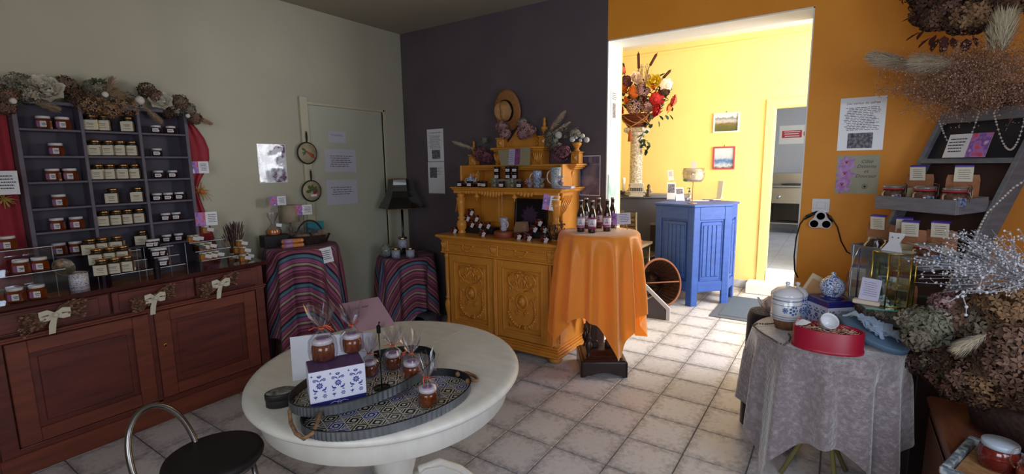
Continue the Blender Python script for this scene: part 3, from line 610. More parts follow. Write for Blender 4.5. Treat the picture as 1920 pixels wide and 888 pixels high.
# ---- blue counter in the far room
bluem = mat('blue_paint', '#2f55a8', .5, col2='#294b98', scale=6, stretch=(1,1,4), bump=.12, bscale=30)
CP = [(-1.765,5.62),(-1.293,5.458),(-.980,5.79),(-.972,6.14),(-1.30,6.32),(-1.74,6.10)]; CH = 1.14
bc = thing('counter', 'blue panelled many-sided wooden counter standing in the bright yellow room', 'counter', (-1.36, 5.85, 0))
loc = [(x+1.36, y-5.85) for x, y in CP]
def off(poly, s): return [(x*s, y*s) for x, y in poly]
mk('worktop', M().prism(off(loc, 1.045), CH-.025, CH), bluem, bc, bevel=.006)
mk('carcass', M().prism(off(loc, .95), .16, CH-.025), bluem, bc)
for i in range(6):
    a = Vector((*loc[i], 0)); b2 = Vector((*loc[(i+1) % 6], 0)); L = (b2-a).length; d = (b2-a).normalized(); TT = Matrix((( d.x, -d.y, 0, a.x), (d.y, d.x, 0, a.y), (0,0,1,0), (0,0,0,1)))
    f = M().cb(.0, .075, 0, .03, .0, CH-.025, .004).cb(L-.075, L, 0, .03, .0, CH-.025, .004).cb(.075, L-.075, .002, .03, .16, .27, .004).cb(.075, L-.075, .002, .03, CH-.17, CH-.025, .004)
    pl = mk('side_frame', f.merge(M(), None), bluem, bc); pl.matrix_local = TT
    pm = M().box(.07, L-.07, .018, .028, .26, CH-.16).cb(.095, L-.095, .010, .02, .29, CH-.19, .012)
    nn = max(3, int((L-.24)/.045)); wv_ = (L-.24)/nn
    for k in range(nn): pm.cb(.12+k*wv_+.004, .12+(k+1)*wv_-.004, .002, .012, .33, CH-.23, .004)
    pp = mk('linenfold_panel', pm, bluem, bc); pp.matrix_local = TT
# ---- grey curved counter further back, with things
gm = mat('slate_grey_paint', '#6e6f7c', .5); gm2 = mat('slate_grey_body', '#55545f', .6)
gc = thing('counter', 'slate-grey curved counter against the yellow wall behind the orange-covered stand', 'counter', (-2.35, 6.15, 0))
arc = [(-.75, .40), (.60, .40)]+[(.60-.02*i, .40-.0-.35*math.sin(i/20*PI/2)-.0) for i in range(0)]
pts = [(-.80, .50), (.72, .50), (.70, .30)]+[(.70-1.5*i/14, .30-.42*math.sin(PI*(i/14)*.5+.0)) for i in range(1, 15)]
mk('worktop', M().prism(pts[::-1], 1.145, 1.185), gm, gc, bevel=.006); mk('body', M().prism([(x*.94, .5-(.5-y)*.86) for x, y in pts][::-1], 0, 1.145), gm2, gc)
# ================================================================ PLANT AND SMALL-THING BUILDERS
def florets(c, r, n, seed, size=.011, sz=1, rand=.25, inner=.75):
    """a hydrangea head: many four-petalled florets standing on a ball"""
    rr = random.Random(seed); b = M(); c = Vector(c)
    for k in range(n):
        z = 1-2*(k+.5)/n; a = k*2.39996; q = math.sqrt(1-z*z); d = Vector((q*math.cos(a), q*math.sin(a), z))
        d = (d+Vector((rr.uniform(-rand, rand), rr.uniform(-rand, rand), rr.uniform(-rand, rand)))).normalized()
        p = c+Vector((d.x*r, d.y*r, d.z*r*sz))*rr.uniform(inner, 1.05); t = d.orthogonal().normalized(); t.rotate(Matrix.Rotation(rr.random()*6.28, 3, d)); u = d.cross(t)
        s = size*rr.uniform(.7, 1.3); mi = 1 if rr.random() < .3 else 0
        for q_ in range(4):
            e1 = (t, u, -t, -u)[q_]; e2 = (u, -t, -u, t)[q_]; cup = d*s*rr.uniform(.2, .6)
            b.add([p, p+e1*s*.9+e2*s*.35+cup, p+e1*s*1.15+e2*s*1.0+cup*.6, p+e1*s*.3+e2*s*.9+cup*.8], [(0,1,2,3)], mi, True)
    return b
HY = lambda n, a, b_: [mat('hydrangea_'+n, a, .85, col2=b_, scale=25), mat('hydrangea_light_'+n, b_, .85)]
HYD = {'brown': HY('brown', '#584037', '#7b5d4c'), 'green': HY('green', '#5a5949', '#7d7a68'), 'pink': HY('pink', '#7d5560', '#b08a86'), 'plum': HY('plum', '#542c3c', '#86505c'),
       'grey': HY('grey', '#78706a', '#a79c8c'), 'tan': HY('tan', '#77593f', '#967353'), 'dark': HY('dark', '#35211d', '#573a2b'), 'olive': HY('olive', '#544d41', '#7d7363')}
def head(parent, c, r, kind, n=110, seed=0, size=.012, sz=.9, name='hydrangea_head'):
    return mk(name, florets((0,0,0), r, n, seed, size, sz), HYD[kind], parent, loc=c)
def plume(p0, d, L, w, n, seed, droop=.3, m=None):
    """pampas plume: hundreds of fine hairs along a bending stem"""
    rr = random.Random(seed); b = M(); p0 = Vector(p0); d = Vector(d).normalized(); side = d.orthogonal().normalized(); spine = []
    for i in range(13): t = i/12; spine.append(p0+d*L*t+Vector((0,0,-1))*droop*L*t*t)
    b.tube(spine, [.0022*(1-.7*i/12) for i in range(13)], 5)
    for k in range(n):
        t = rr.random()**.8; i = min(11, int(t*12)); s = spine[i].lerp(spine[i+1], t*12-i); ax = (spine[i+1]-spine[i]).normalized()
        o = ax.orthogonal().normalized(); o.rotate(Matrix.Rotation(rr.random()*6.28, 3, ax)); wl = w*math.sin(PI*min(1, .12+t*.86))**.7*rr.uniform(.6, 1.1)
        e = s+o*wl+ax*wl*rr.uniform(.8, 1.9)+Vector((0,0,-wl*.25)); md = s.lerp(e, .5)+o*wl*.18; q = ax.cross(o)*.0011
        b.add([s-q, s+q, md+q, md-q, e], [(0,1,2,3), (3,2,4)])
    return b
pamp = mat('pampas', '#a98d6b', .95, sheen=.4); pampl = mat('pampas_pale', '#b3a48b', .95, sheen=.4); stemm = mat('dry_stem', '#7b6146', .9)
leafm_ = mat('dull_green_leaf', '#4d5a41', .8); whiteb = mat('white_fabric_bloom', '#cfc8b8', .8); ballm = mat('white_ball', '#cdc8be', .6, bump=.3, bscale=30)
def rose(r, seed=0):
    rr = random.Random(seed); b = M().ball((0,0,0), r*.38, 12, sz=.8)
    for ring, (n, rad, tl) in enumerate(((4, .42, .25), (5, .62, .6), (7, .82, 1.0))):
        for k in range(n):
            a = 2*PI*k/n+ring*.5+rr.uniform(-.1, .1); T = Matrix.Rotation(a, 4, 'Z') @ Matrix.Translation((r*rad*.45, 0, -r*.2)) @ Matrix.Rotation(tl, 4, 'Y'); g = []
            for i in range(5):
                for j in range(5):
                    u = (i/4-.5)*2; v = j/4; g.append((-.18*r*(1-u*u)*0+.14*r*u*u*-1, u*r*.5*math.sin(PI*(.15+.75*v)), v*r*.95))
            b.add(g, [(i*5+j, i*5+j+1, i*5+j+6, i*5+j+5) for i in range(4) for j in range(4)], 0, True, T)
    return b
def leaf(b, p, d, L, w, mi=0):
    p = Vector(p); d = Vector(d).normalized(); s = d.cross(Vector((0,0,1))); s = s.normalized() if s.length > .1 else Vector((1,0,0)); u = s.cross(d)
    b.add([p, p+d*L*.35+s*w+u*w*.2, p+d*L*.75+s*w*.8, p+d*L-u*w*.3, p+d*L*.75-s*w*.8, p+d*L*.35-s*w+u*w*.2, p+d*L*.5-u*w*.15], [(0,1,6),(1,2,6),(2,3,6),(3,4,6),(4,5,6),(5,0,6)], mi, True)
def pleaf(b, x, z, ang, L, w, y=0, mi=0):
    """flat printed leaf or petal in the X-Z plane"""
    c, s = math.cos(ang), math.sin(ang); P_ = lambda u, v: (x+u*L*c-v*w*s, y, z+u*L*s+v*w*c)
    b.add([P_(0,0), P_(.3,-.8), P_(.6,-1), P_(.88,-.6), P_(1,0), P_(.88,.6), P_(.6,1), P_(.3,.8)], [tuple(range(8))], mi)
glassj = clear('jar_glass', '#f3efe8', .10, .05, .5); cello = clear('cellophane', '#f6f4f8', .06, .16, .42); acryl = clear('acrylic', '#eef2f6', .10, .06, .6); glassp = clear('plate_glass', '#dfeee9', .10, .03, .6)
edgeg = mat('glass_edge', '#5fa894', .15, trans=.3, coat=1); edgea = mat('acrylic_edge', '#c9d3dc', .12, coat=1)
honey = mat('amber_honey', '#753610', .15, coat=.6, col2='#4e1f0a', scale=12); honeyl = mat('light_honey', '#b97a3a', .22, coat=.6, col2='#9a5c26', scale=14); jam = mat('dark_jam', '#2a0f10', .18, coat=.9); redjam = mat('red_jam', '#6d1a14', .18, coat=.9, col2='#4a100f', scale=12)
olive_ = mat('dark_olive_oil', '#2d2416', .2, coat=.9); lidw = mat('white_lid', '#c9c6cc', .3, coat=.5); lidg = mat('gold_lid', '#b98c58', .3, 1); lidb = mat('black_lid', '#1c1c20', .35); lidr = mat('copper_lid', '#9a5540', .35, .6)
lab = mat('small_label', '#c9c6c8', .6); labc = mat('cream_jar_label', '#c4bba6', .6); labp = mat('purple_label_edge', '#7c4a78', .6)
def hexjar():
    t = thing('honey_jar', 'jar', 'jar'); s = .0385
    mk('jar_body', M().lathe([(s*.9,0),(s,.004),(s,.048),(s*.86,.056),(s*.8,.060)], 6, smooth=False), honey, t)
    mk('lid', M().lathe([(.030,.060),(.033,.061),(.033,.073),(.031,.075)], 24), lidw, t)
    mk('label', M().box(-.022, .022, -s*.885, -s*.872, .012, .045).box(-.022, -.006, -s*.889, -s*.884, .012, .045, 1).box(.001, .020, -s*.889, -s*.884, .030, .034, 2).box(.003, .018, -s*.889, -s*.884, .022, .025, 2), [lab, labp, INK], t); return t
def sqjar():
    t = thing('square_jar', 'jar', 'jar'); s = .034
    mk('jar_body', M().cb(-s, s, -s, s, 0, .075, .007).lathe([(s*.95,.074),(.026,.082),(.024,.084)], 20), olive_, t)
    mk('lid', M().lathe([(.026,.083),(.029,.084),(.029,.096),(.026,.098)], 24), lidg, t)
    mk('label', M().box(-s-.001, s-.006, -s-.0015, -s+.001, .006, .066).box(-s-.0015, -s+.001, -s-.001, s-.008, .006, .066).box(-.020, .014, -s-.0022, -s-.001, .044, .047, 1).box(-.016, .010, -s-.0022, -s-.001, .036, .038, 1).box(-.020, .014, -s-.0022, -s-.001, .022, .024, 1), [labc, INK], t); return t
def darkjar(lidmat=None, nm='small_jar'):
    t = thing(nm, 'jar', 'jar')
    mk('jar_body', M().lathe([(.026,0),(.029,.004),(.029,.036),(.025,.041)], 20), jam, t)
    mk('lid', M().lathe([(.026,.040),(.0285,.041),(.0285,.052),(.026,.054)], 20), lidmat or lidw, t)
    mk('label', M().lathe([(.0296,.010),(.0296,.032)], 20, smooth=True) if 0 else M().box(-.017, .017, -.0305, -.0285, .010, .033).box(-.012, .012, -.0312, -.030, .020, .023, 1), [lab, INK], t); return t
def goldjar():
    t = thing('small_honey_jar', 'jar', 'jar'); s = .026
    mk('jar_body', M().lathe([(s*.9,0),(s,.003),(s,.034),(s*.86,.040)], 6, smooth=False), honeyl, t)
    mk('lid', M().lathe([(.021,.040),(.023,.041),(.023,.049),(.021,.050)], 16), lidw, t)
    mk('tag', M().box(.006, .046, -.034, -.033, .022, .046, T=Matrix.Rotation(.25, 4, 'Y')), lab, t)
    mk('ribbon', M().tube([(-.02,-.02,.041),(-.005,-.03,.046),(.01,-.03,.040),(.022,-.018,.042)], .003, 5), mat('green_ribbon', '#7f8f3c', .6), t); return t
ORD = ['first', 'second', 'third', 'fourth', 'fifth', 'sixth', 'seventh']
FACE = R(62)   # jars on the left wall turn their labels into the room
# ---- rows on the pigeonhole shelf: pixel x of every jar, row by row
ROWN = ['top', 'second', 'third', 'fourth', 'fifth', 'sixth']
C1 = [[82,118],[106],[100,132],[112],[108,144],[112,143]]; C2 = [[174,197,242],[180,205,227,249],[186,208,233,254],[213,260],[197,220,241,263],[268]]; C3 = [[293,321],[295],[298,324],[295,316,337],[311,331],[313,336]]
for cols, kind, mkr, cn, desc in ((C1, 'hex', hexjar, 'left', 'white-lidded amber honey jar'), (C2, 'sq', sqjar, 'middle', 'square gold-lidded jar'), (C3, 'dk', darkjar, 'right', 'small dark white-lidded jar')):
    for r_, xs in enumerate(cols):
        z = [1.846, 1.692, 1.543, 1.39, 1.25, 1.10][r_]
        for k, px in enumerate(xs):
            p = at(px, 444, x=-3.885 if kind != 'sq' else -3.88); p0 = at(px, 300, x=-3.88)
            # solve y from the ray that meets this height
            d = at(px, 300, x=-3.88); best = None
            for py in range(180, 520, 4):
                q = at(px, py, x=-3.88)
                if best is None or abs(q.z-z-.03) < abs(best.z-z-.03): best = q
            o_ = f'{ORD[k]} from the left' if len(xs) > 1 else 'alone'
            place(kind, mkr, (-3.885, best.y, z), FACE, f'{desc}, {o_} in {ROWN[r_]} row of grey shelf, {cn} column', 'jars in the grey pigeonhole shelf')
# ---- acrylic risers on the sideboard and the jars on them
def riser(name_label, y0, y1, xs, zs):
    t = thing('acrylic_riser', name_label, 'display riser', (xs[0], (y0+y1)/2, SH)); w = (y1-y0)/2; e = .003
    b = M(); be = M()
    for k, (x, z) in enumerate(zip(xs, zs)):
        nx = xs[k+1] if k+1 < len(xs) else x-.075
        hz = z-SH; hz0 = (zs[k-1]-SH) if k else 0
        s = M().box(nx-xs[0], x-xs[0], -w, w, hz-e, hz).box(x-xs[0]-e, x-xs[0], -w, w, hz0, hz-e)
        mk('step', s, acryl, t); mk('step_edge', M().box(x-xs[0]-.001, x-xs[0]+.0012, -w, w, hz-e, hz+.0003), edgea, t)
    for s in (-1, 1): mk('end_edge', M().box(xs[-1]-.075-xs[0], xs[-1]-.072-xs[0], s*w-.0015, s*w+.0015, 0, zs[-1]-SH-.004), edgea, t)
    return t
RX, RZ = [-3.565, -3.645, -3.72], [.985, 1.04, 1.095]
riser('clear stepped acrylic riser holding square gold-lidded jars on the sideboard', 1.00, 1.215, RX, RZ)
riser('clear stepped acrylic riser holding small dark jars on the sideboard', 1.255, 1.40, RX, RZ)
riser('clear stepped acrylic riser holding small golden jars with tags on the sideboard', 1.50, 1.735, RX, RZ)
riser('clear two-level acrylic stand at the left end of the sideboard', .46, .80, [-3.55, -3.68], [1.065, 1.185])
def onz(px, py, z): p = at(px, py, z=z); return p
for row, z, xc, pts_ in (('front', .985, -3.605, (196,221,245)), ('second', 1.04, -3.685, (187,212,237)), ('back', 1.095, -3.76, (174,198,226))):
    for k, px in enumerate(pts_):
        y = at(px, {'front':505, 'second':486, 'back':468}[row], x=xc+.035).y
        place('sq', sqjar, (xc, y, z), FACE, f'square gold-lidded jar, {ORD[k]} from left in {row} row of the acrylic riser', 'square jars on the acrylic riser')
for row, z, xc, pts_ in (('front', .985, -3.605, (307,)), ('second', 1.04, -3.685, (281,304)), ('back', 1.095, -3.76, (264,291))):
    for k, px in enumerate(pts_):
        y = at(px, {'front':490, 'second':476, 'back':460}[row], x=xc).y
        place('dk', darkjar, (xc, max(1.285, min(1.375, y)), z), FACE, f'small dark jar, {ORD[k]} from left in {row} row of its acrylic riser', 'small dark jars on the acrylic riser')
for row, z, xc, pts_ in (('front', .985, -3.605, (371,392,405)), ('second', 1.04, -3.685, (346,362,377,391)), ('back', 1.095, -3.76, (332,352,366))):
    for k, px in enumerate(pts_):
        y = at(px, {'front':480, 'second':463, 'back':446}[row], x=xc).y
        place('gj', goldjar, (xc, max(1.53, min(1.715, y)), z), FACE, f'small golden honey jar with tag, {ORD[k]} from left in {row} row of riser', 'small golden jars on the acrylic riser')
place('gj', goldjar, (-3.765, 1.63, 1.147), FACE, 'small golden honey jar stacked on top of the acrylic riser jars', 'small golden jars on the acrylic riser')
for k, (x, y, z, w_) in enumerate(((-3.60,1.79,.93,'front'), (-3.66,1.845,.93,'second'), (-3.72,1.765,.93,'rear'), (-3.63,1.81,.981,'middle'), (-3.69,1.80,.981,'upper'), (-3.655,1.805,1.032,'topmost'))):
    place('gj', goldjar, (x, y, z), FACE, f'small golden jar with tag, {w_} one of the stack at the sideboard right end', 'stacked golden jars at the sideboard end')
for k, (px, py, z, x) in enumerate(((14, 455, 1.185, -3.715), (40, 502, 1.065, -3.60), (75, 498, 1.065, -3.60), (70, 548, .93, -3.52), (46, 545, .93, -3.535))):
    y = at(px, py, x=x).y
    w_ = ['on the top level of the left acrylic stand', 'left on the lower level of the left acrylic stand', 'right on the lower level of the left acrylic stand', 'on the sideboard in front of the acrylic stand', 'on the sideboard edge, left of another honey jar'][k]
    place('hex', hexjar, (x, y if k != 4 else y-.035, z), FACE, f'amber honey jar {w_}')
# patterned tins: one with its round lid leaning on top
def damask(name, a, b_, sc=26):
    m = mat(name, a, .45, coat=.3); nt = m.node_tree; bs = nt.nodes['Principled BSDF']; N = nt.nodes.new
    tc = N('ShaderNodeTexCoord'); mp = N('ShaderNodeMapping'); mp.inputs['Scale'].default_value = (sc,)*3; vo = N('ShaderNodeTexVoronoi'); vo.inputs['Scale'].default_value = 1.6; vo.feature = 'DISTANCE_TO_EDGE'
    wv = N('ShaderNodeTexWave'); wv.wave_type = 'RINGS'; wv.rings_direction = 'SPHERICAL'; wv.inputs['Scale'].default_value = .9; wv.inputs['Distortion'].default_value = 3
    ad = N('ShaderNodeMath'); ad.operation = 'MULTIPLY'; cr = N('ShaderNodeValToRGB'); cr.color_ramp.elements[0].position = .06; cr.color_ramp.elements[1].position = .12
    cr.color_ramp.elements[0].color = lin(a); cr.color_ramp.elements[1].color = lin(b_)
    L = nt.links.new; L(tc.outputs['Object'], mp.inputs[0]); L(mp.outputs[0], vo.inputs['Vector']); L(mp.outputs[0], wv.inputs['Vector']); L(vo.outputs['Distance'], ad.inputs[0]); L(wv.outputs['Fac'], ad.inputs[1]); L(ad.outputs[0], cr.inputs[0]); L(cr.outputs[0], bs.inputs['Base Color']); return m
tinm = damask('silver_damask', '#c9c6d0', '#6f6a7c', 55); tinrim = mat('tin_rim', '#b9a98a', .25, 1)
tn = thing('patterned_tin', 'round silver-and-white patterned tin with its lid open on the sideboard', 'tin', (-3.60, .86, SH))
mk('tin_body', M().lathe([(.045,0),(.045,.095),(.043,.095),(.043,.005),(0,.005)], 32), tinm, tn); mk('rim', M().torus((0,0,.095), .045, .003, 32, 6), tinrim, tn)
mk('tin_lid', M().lathe([(0,0),(.046,0),(.048,.004),(.048,.012),(.045,.012),(.043,.004),(0,.004)], 32, T=T3(-.005, -.058, .133, rx=R(-12), ry=R(62), s=1.1)), mat('embossed_lid', '#85796a', .35, .6, col2='#5f564c', scale=60, detail=5, bump=.5), tn)
# card prices clipped along the shelf
def price(label, w, h, c, rz, tilt=0, roll=0, left=True, clip=None, name='price_card', group='price cards with a purple crocus'):
    pic = (-.5, -.04, -.5, .5) if left else (.04, .5, -.5, .5)
    o = sheet(name, label, 'card', w, h, c, rz, tilt, roll, group, pic=pic, lines=(.42, 5, .25 if left else -.25, .26, .13, .045))
    if clip: mk('clip_stem', M().tube([(0,.003,-h/2+.01),(0,.004,-h/2-clip+.006)], .0018, 6).cyl((0,.004,-h/2-clip), .012, .005, 14), blackm, o)
    return o
price('price card in plastic with pale picture at the left end of the grey shelf', .17, .125, (-3.70, .615, 1.545), FACE, group=None)
price('small crocus price card on the shelf right edge, level with its fourth row', .115, .085, (-3.835, 1.665, 1.615), R(70), group=None)
price('small crocus price card by the lower right of the grey shelf, on red cloth', .135, .098, (-3.80, 1.66, 1.245), R(70), group=None)
# red drapes
redm = mat('red_cloth', '#96192a', .7, sheen=.4, bump=.15, bscale=60)
def curtain(pts_, amp, n, x0):
    b = M(); rows = len(pts_); cols = 24
    for z, y0, y1 in pts_:
        for i in range(cols+1): t = i/cols; b.v.append((x0+.012+amp*math.sin(t*n*PI+z*2)*.5+.5*amp, y0+(y1-y0)*t, z))
    for r_ in range(rows-1):
        for i in range(cols): k = r_*(cols+1)+i; b.f.append((k, k+1, k+cols+2, k+cols+1)); b.mi.append(0); b.sm.append(True)
    return b
zz = lambda f, z0, z1, n=14: [(z0+(z1-z0)*i/n, *f(i/n)) for i in range(n+1)]
tag(mk('red_drape', curtain(zz(lambda t: (.44-.06*t, .735), 2.02, .94), .02, 9, WX), redm), 'red cloth hanging on the wall left of the grey pigeonhole shelf', 'drape')
tag(mk('red_drape', curtain(zz(lambda t: (1.63, 1.66+.13*max(0, math.sin(PI*min(1, t*2.05)))**.9 if t < .5 else 1.68+.12*(t-.5)*2), 1.97, .94), .016, 5, WX), redm), 'red cloth gathered on the wall right of the grey pigeonhole shelf', 'drape')
st_ = thing('straw_star', 'golden straw ornament tied on the red cloth right of the grey shelf', 'ornament', (WX+.03, 1.70, 1.44)); b = M(); rr = random.Random(4)
for k in range(34):
    a = rr.random()*6.28; l = rr.uniform(.03, .085); b.tube([(0,0,0), (.02*rr.random(), l*.5*math.cos(a), l*.5*math.sin(a)), (.01, l*math.cos(a), l*math.sin(a)-.03*rr.random())], [.003,.0022,.001], 4)
mk('straw', b, mat('straw_gold', '#b9803a', .7), st_); mk('tie', M().ball((.01,0,0), .018, 10), mat('orange_tie', '#b8621e', .7), st_)
st_ = thing('straw_star', 'yellow straw ornament on the red cloth at the left edge of picture', 'ornament', (WX+.045, at(6, 372, x=WX+.045).y, at(6, 372, x=WX+.045).z)); b = M()
for k in range(26):
    a = rr.random()*6.28; l = rr.uniform(.03, .06); b.tube([(0,0,0), (.02, l*math.cos(a), l*math.sin(a))], [.004,.0015], 4)
mk('straw', b, mat('straw_yellow', '#a98f4a', .7), st_)
# garland on top of the shelf
gl = thing('dried_garland', 'garland of dried hydrangeas, white blooms, balls and pampas on the grey shelf', 'garland', (-3.88, 1.18, 2.0))
G = lambda px, py, dx=0: (lambda q: (dx, q.y-1.18, q.z-2.0))(at(px, py, x=-3.88+dx))
for k, (px, py, r_, kd) in enumerate(((36,160,.075,'green'),(12,176,.06,'brown'),(60,178,.05,'grey'),(122,160,.06,'brown'),(138,178,.065,'dark'),(172,196,.075,'tan'),(150,192,.05,'brown'),(235,196,.085,'tan'),(205,205,.06,'tan'),(276,170,.055,'dark'),(292,180,.04,'brown'),(338,192,.055,'brown'),(330,203,.05,'grey'),(352,206,.05,'olive'),(365,222,.045,'brown'),(215,178,.05,'olive'),(175,165,.055,'green'),(8,200,.05,'brown'),(315,212,.04,'dark'))):
    head(gl, G(px, py, .02+.02*(k % 3)), r_, kd, 90, k, .011)
for k, (px, py, r_) in enumerate(((76,158,.05),(90,172,.075),(302,192,.062))): mk('white_bloom', rose(r_, k), whiteb, gl, loc=G(px, py, .06), rot=(0, R(60), R(-20)))
for px, py, r_ in ((262,188,.027),(24,189,.018),(197,177,.018),(352,217,.015)): mk('white_ball', M().ball((0,0,0), r_, 14), ballm, gl, loc=G(px, py, .08))
def pl(parent, p0, p1, w, n, seed, m, droop=.12):
    a, b_ = Vector(p0), Vector(p1); return mk('pampas_plume', plume((0,0,0), b_-a, (b_-a).length, w, n, seed, droop), m, parent, loc=p0)
pl(gl, G(190,190,.03), G(212,150,.06), .05, 420, 1, pamp, -.1); pl(gl, G(200,180,.05), G(222,170,.07), .05, 300, 2, pamp); pl(gl, G(360,215,.05), G(398,232,.08), .03, 320, 3, pamp, 0)
pl(gl, G(268,198,.06), G(303,228,.10), .028, 320, 4, pamp, 0); pl(gl, G(62,192,.05), G(112,200,.09), .03, 300, 5, pamp, .1)
lf = M(); rr = random.Random(3)
for k in range(30):
    px = 20+rr.random()*330; q = G(px, 178+rr.random()*25+max(0, (px-280)*.25), .03); leaf(lf, q, (rr.uniform(.2, 1), rr.uniform(-1, 1), rr.uniform(-.3, 1)), .05, .013)
for k in range(12): q = G(170+rr.random()*20, 160, .04); leaf(lf, q, (rr.uniform(.2, 1), rr.uniform(-1, 1), rr.uniform(.2, 1)), .06, .014)
mk('leaves', lf, leafm_, gl, kind='stuff')
# dried bows on the drawer knobs
rib = mat('cream_satin_ribbon', '#c9c4b0', .3, sheen=.4)
hay = mat('dried_hay', '#94715a', .9, col2='#7a5a45', scale=30)
for k, (px, py, s) in enumerate(((100, 588, 1), (287, 557, .85), (410, 530, .9))):
    p = at(px, py, x=-3.47); t = thing('dried_flower_bow', ['dried flower bunch with cream ribbon hanging on the left drawer knob', 'dried flower bunch with cream ribbon hanging on the middle drawer knob', 'dried flower bunch with cream ribbon hanging on the right drawer knob'][k], 'dried flowers', p, 0, 'dried flower bows on the sideboard drawers')
    b = M(); rr = random.Random(20+k)
    for q in range(200):
        sd = -1 if q % 5 < 3 else 1; l = rr.uniform(.04, .145)*s; a = rr.uniform(-.5, .35); e = Vector((rr.uniform(.0, .03), sd*l*math.cos(a), l*math.sin(a)*1.1+(-.02 if sd < 0 else .03)))
        b.tube([(0,0,0), e*.6+Vector((.01,0,.01)), e], [.0018,.0015,.001], 4)
        if q % 2: b.ball(tuple(e), rr.uniform(.005, .010), 5, sz=.7)
        leaf(b, e*.8, (rr.random(), sd, rr.uniform(-1, 1)), .028, .010)
    mk('dried_sprigs', b, hay, t)
    rb = M()
    for sd, tail in ((-1, .10), (1, .07)):
        lp = [(.03,0,0),(.042,sd*.03*s,.022),(.035,sd*.065*s,.015),(.03,sd*.06*s,-.012),(.038,sd*.03*s,-.012),(.03,0,0)]
        for a_, b2 in zip(lp, lp[1:]): rb.add([(a_[0],a_[1],a_[2]-.013),(b2[0],b2[1],b2[2]-.013),(b2[0],b2[1],b2[2]+.013),(a_[0],a_[1],a_[2]+.013)], [(0,1,2,3)], 0, True)
    rb.add([(.035,-.012,0),(.035,.012,0),(.03,-.03,-.05),(.03,0,-.05),(.028,-.035,-.10),(.028,-.008,-.10)], [(0,1,3,2),(2,3,5,4)], 0, True).ball((.04,0,0), .013, 10)
    mk('ribbon', rb, rib, t)
# ---- wall and door papers
glossy_poster = mat('poster_print', '#5d3b66', .12, col2='#cfd4df', scale=14, detail=4, stretch=(1,2.6,.8), ramp=(.42,.55), coat=.6, bump=1.0, bscale=22)
o = sheet('poster', 'shiny purple flower poster on the pale wall left of the door', 'poster', .245, .32, (WX+.004, 2.285, 1.64), PI/2, m=WHITE, pic=(-.48,.48,-.49,.49), pic_mat=glossy_poster)
for y, z, rad, lb, fr in ((2.60, 1.735, .098, 'upper round picture of a carrot in a dark pan-shaped frame on the door frame', 'c'), (2.615, 1.40, .098, 'lower round picture of a radish in a dark pan-shaped frame on door frame', 'r')):
    t = thing('pan_picture', lb, 'picture', (WX+.024, y, z-.15 if 0 else z), R(90), 'pan-shaped pictures')
    mk('frame', M().torus((0,-.006,0), rad-.006, .007, 40, 8, T=Matrix.Rotation(PI/2, 4, 'X')), mat('dark_iron', '#211d1b', .45), t)
    mk('print', M().lathe([(0,0),(rad-.008,0),(rad-.008,.004),(0,.004)], 40, T=T3(0,-.001,0,rx=PI/2)), mat('aged_print', '#b4a986', .6, col2='#a0977a', scale=20), t)
    mk('handle', M().tube([(0,-.006,rad-.01),(0,-.009,rad+.04),(0,-.008,rad+.078)], [.005,.009,.006], 8).torus((0,-.006,rad+.085), .008, .002, 14, 6, T=None), mat('dark_iron'), t)
    b = M(); b2 = M(); rr = random.Random(8)
    if fr == 'c':
        for k in range(6): a = -.5-.16*k; b.tube([(-.01,-.007,.01),(.02+.035*math.cos(a*.6),-.007,-.01+.03*math.sin(a)),(.05+.01*k*.6,-.007,-.015-.008*k)], [.006,.006,.0015], 5)
        for k in range(8): pleaf(b2, -.01, .01, PI+rr.uniform(-.8,.8), .05, .007, -.0065-.0001*k)
        mk('carrots', b, mat('carrot_print', '#b4492c', .6), t); mk('greens', b2, mat('green_print', '#4f6136', .6), t)
    else:
        b.ball((.025,-.006,-.025), .018, 12, sy=.2).ball((.045,-.006,-.01), .013, 12, sy=.2)
        for k in range(10): pleaf(b2, 0, -.005, rr.uniform(-.2,3.3), .06, .013, -.0065-.0001*k)
        mk('radishes', b, mat('radish_print', '#8c2338', .6), t); mk('greens', b2, mat('green_print'), t); mk('name_strip', M().box(-.015,.045,-.009,-.006,-.055,-.035), WHITE, t)
plast = mat('plastic_sleeve', '#c3c3cf', .12, coat=1)
for (y, z, w, h, rows), lb in zip(((2.95,1.885,.19,.105,2), (2.975,1.665,.35,.215,6), (2.97,1.365,.345,.235,4)), ('small notice in plastic sleeve, the highest of three on the door', 'wide notice in shiny plastic sleeve, middle of three on the door', 'wide notice in plastic sleeve, lowest of three on the door')):
    sheet('notice', lb, 'paper', w, h, (WX-.0135, y, z), PI/2, roll=R(1), m=plast, lines=(.8, rows, 0, .18, .09, .022))
mono = mat('mono_photo', '#2c2830', .5, col2='#8c8792', scale=60, detail=6); 
def doc(lb, c, w, h, pic=None, rows=10, title=None, rz=0, dz=.05):
    o = sheet('information_sheet', lb, 'paper', w, h, c, rz, m=WHITE, pic=pic, pic_mat=mono, lines=(.8, rows, 0, .30, dz, .010))
    if title: mk('title', M().merge(text_mesh(title, .021, shear=.3), Matrix.Translation((0, -.0012, h*.37))), INK, o)
    return o
doc('upper printed sheet on the dark grey wall, left of the ochre dresser', (-3.512, WY-.003, 1.812), .225, .33, pic=(-.22,.28,-.42,-.14), rows=13, dz=.033, title='Les vertus du safran')
doc('lower printed sheet on the dark grey wall, below another sheet', (-3.515, WY-.003, 1.478), .228, .325, pic=(-.38,.05,.0,.33), rows=5, dz=.05)
dkp = mat('dusky_photo', '#3b4058', .25, col2='#8a6f86', scale=7, detail=5, coat=.8, ramp=(.45,.75))
sheet('framed_photo', 'dark glossy photo of pale flowers on the grey wall, right of the dresser', 'picture', .19, .335, (-1.765, WY-.003, 1.50), 0, pic=(-.47,.47,-.48,.48), pic_mat=dkp)
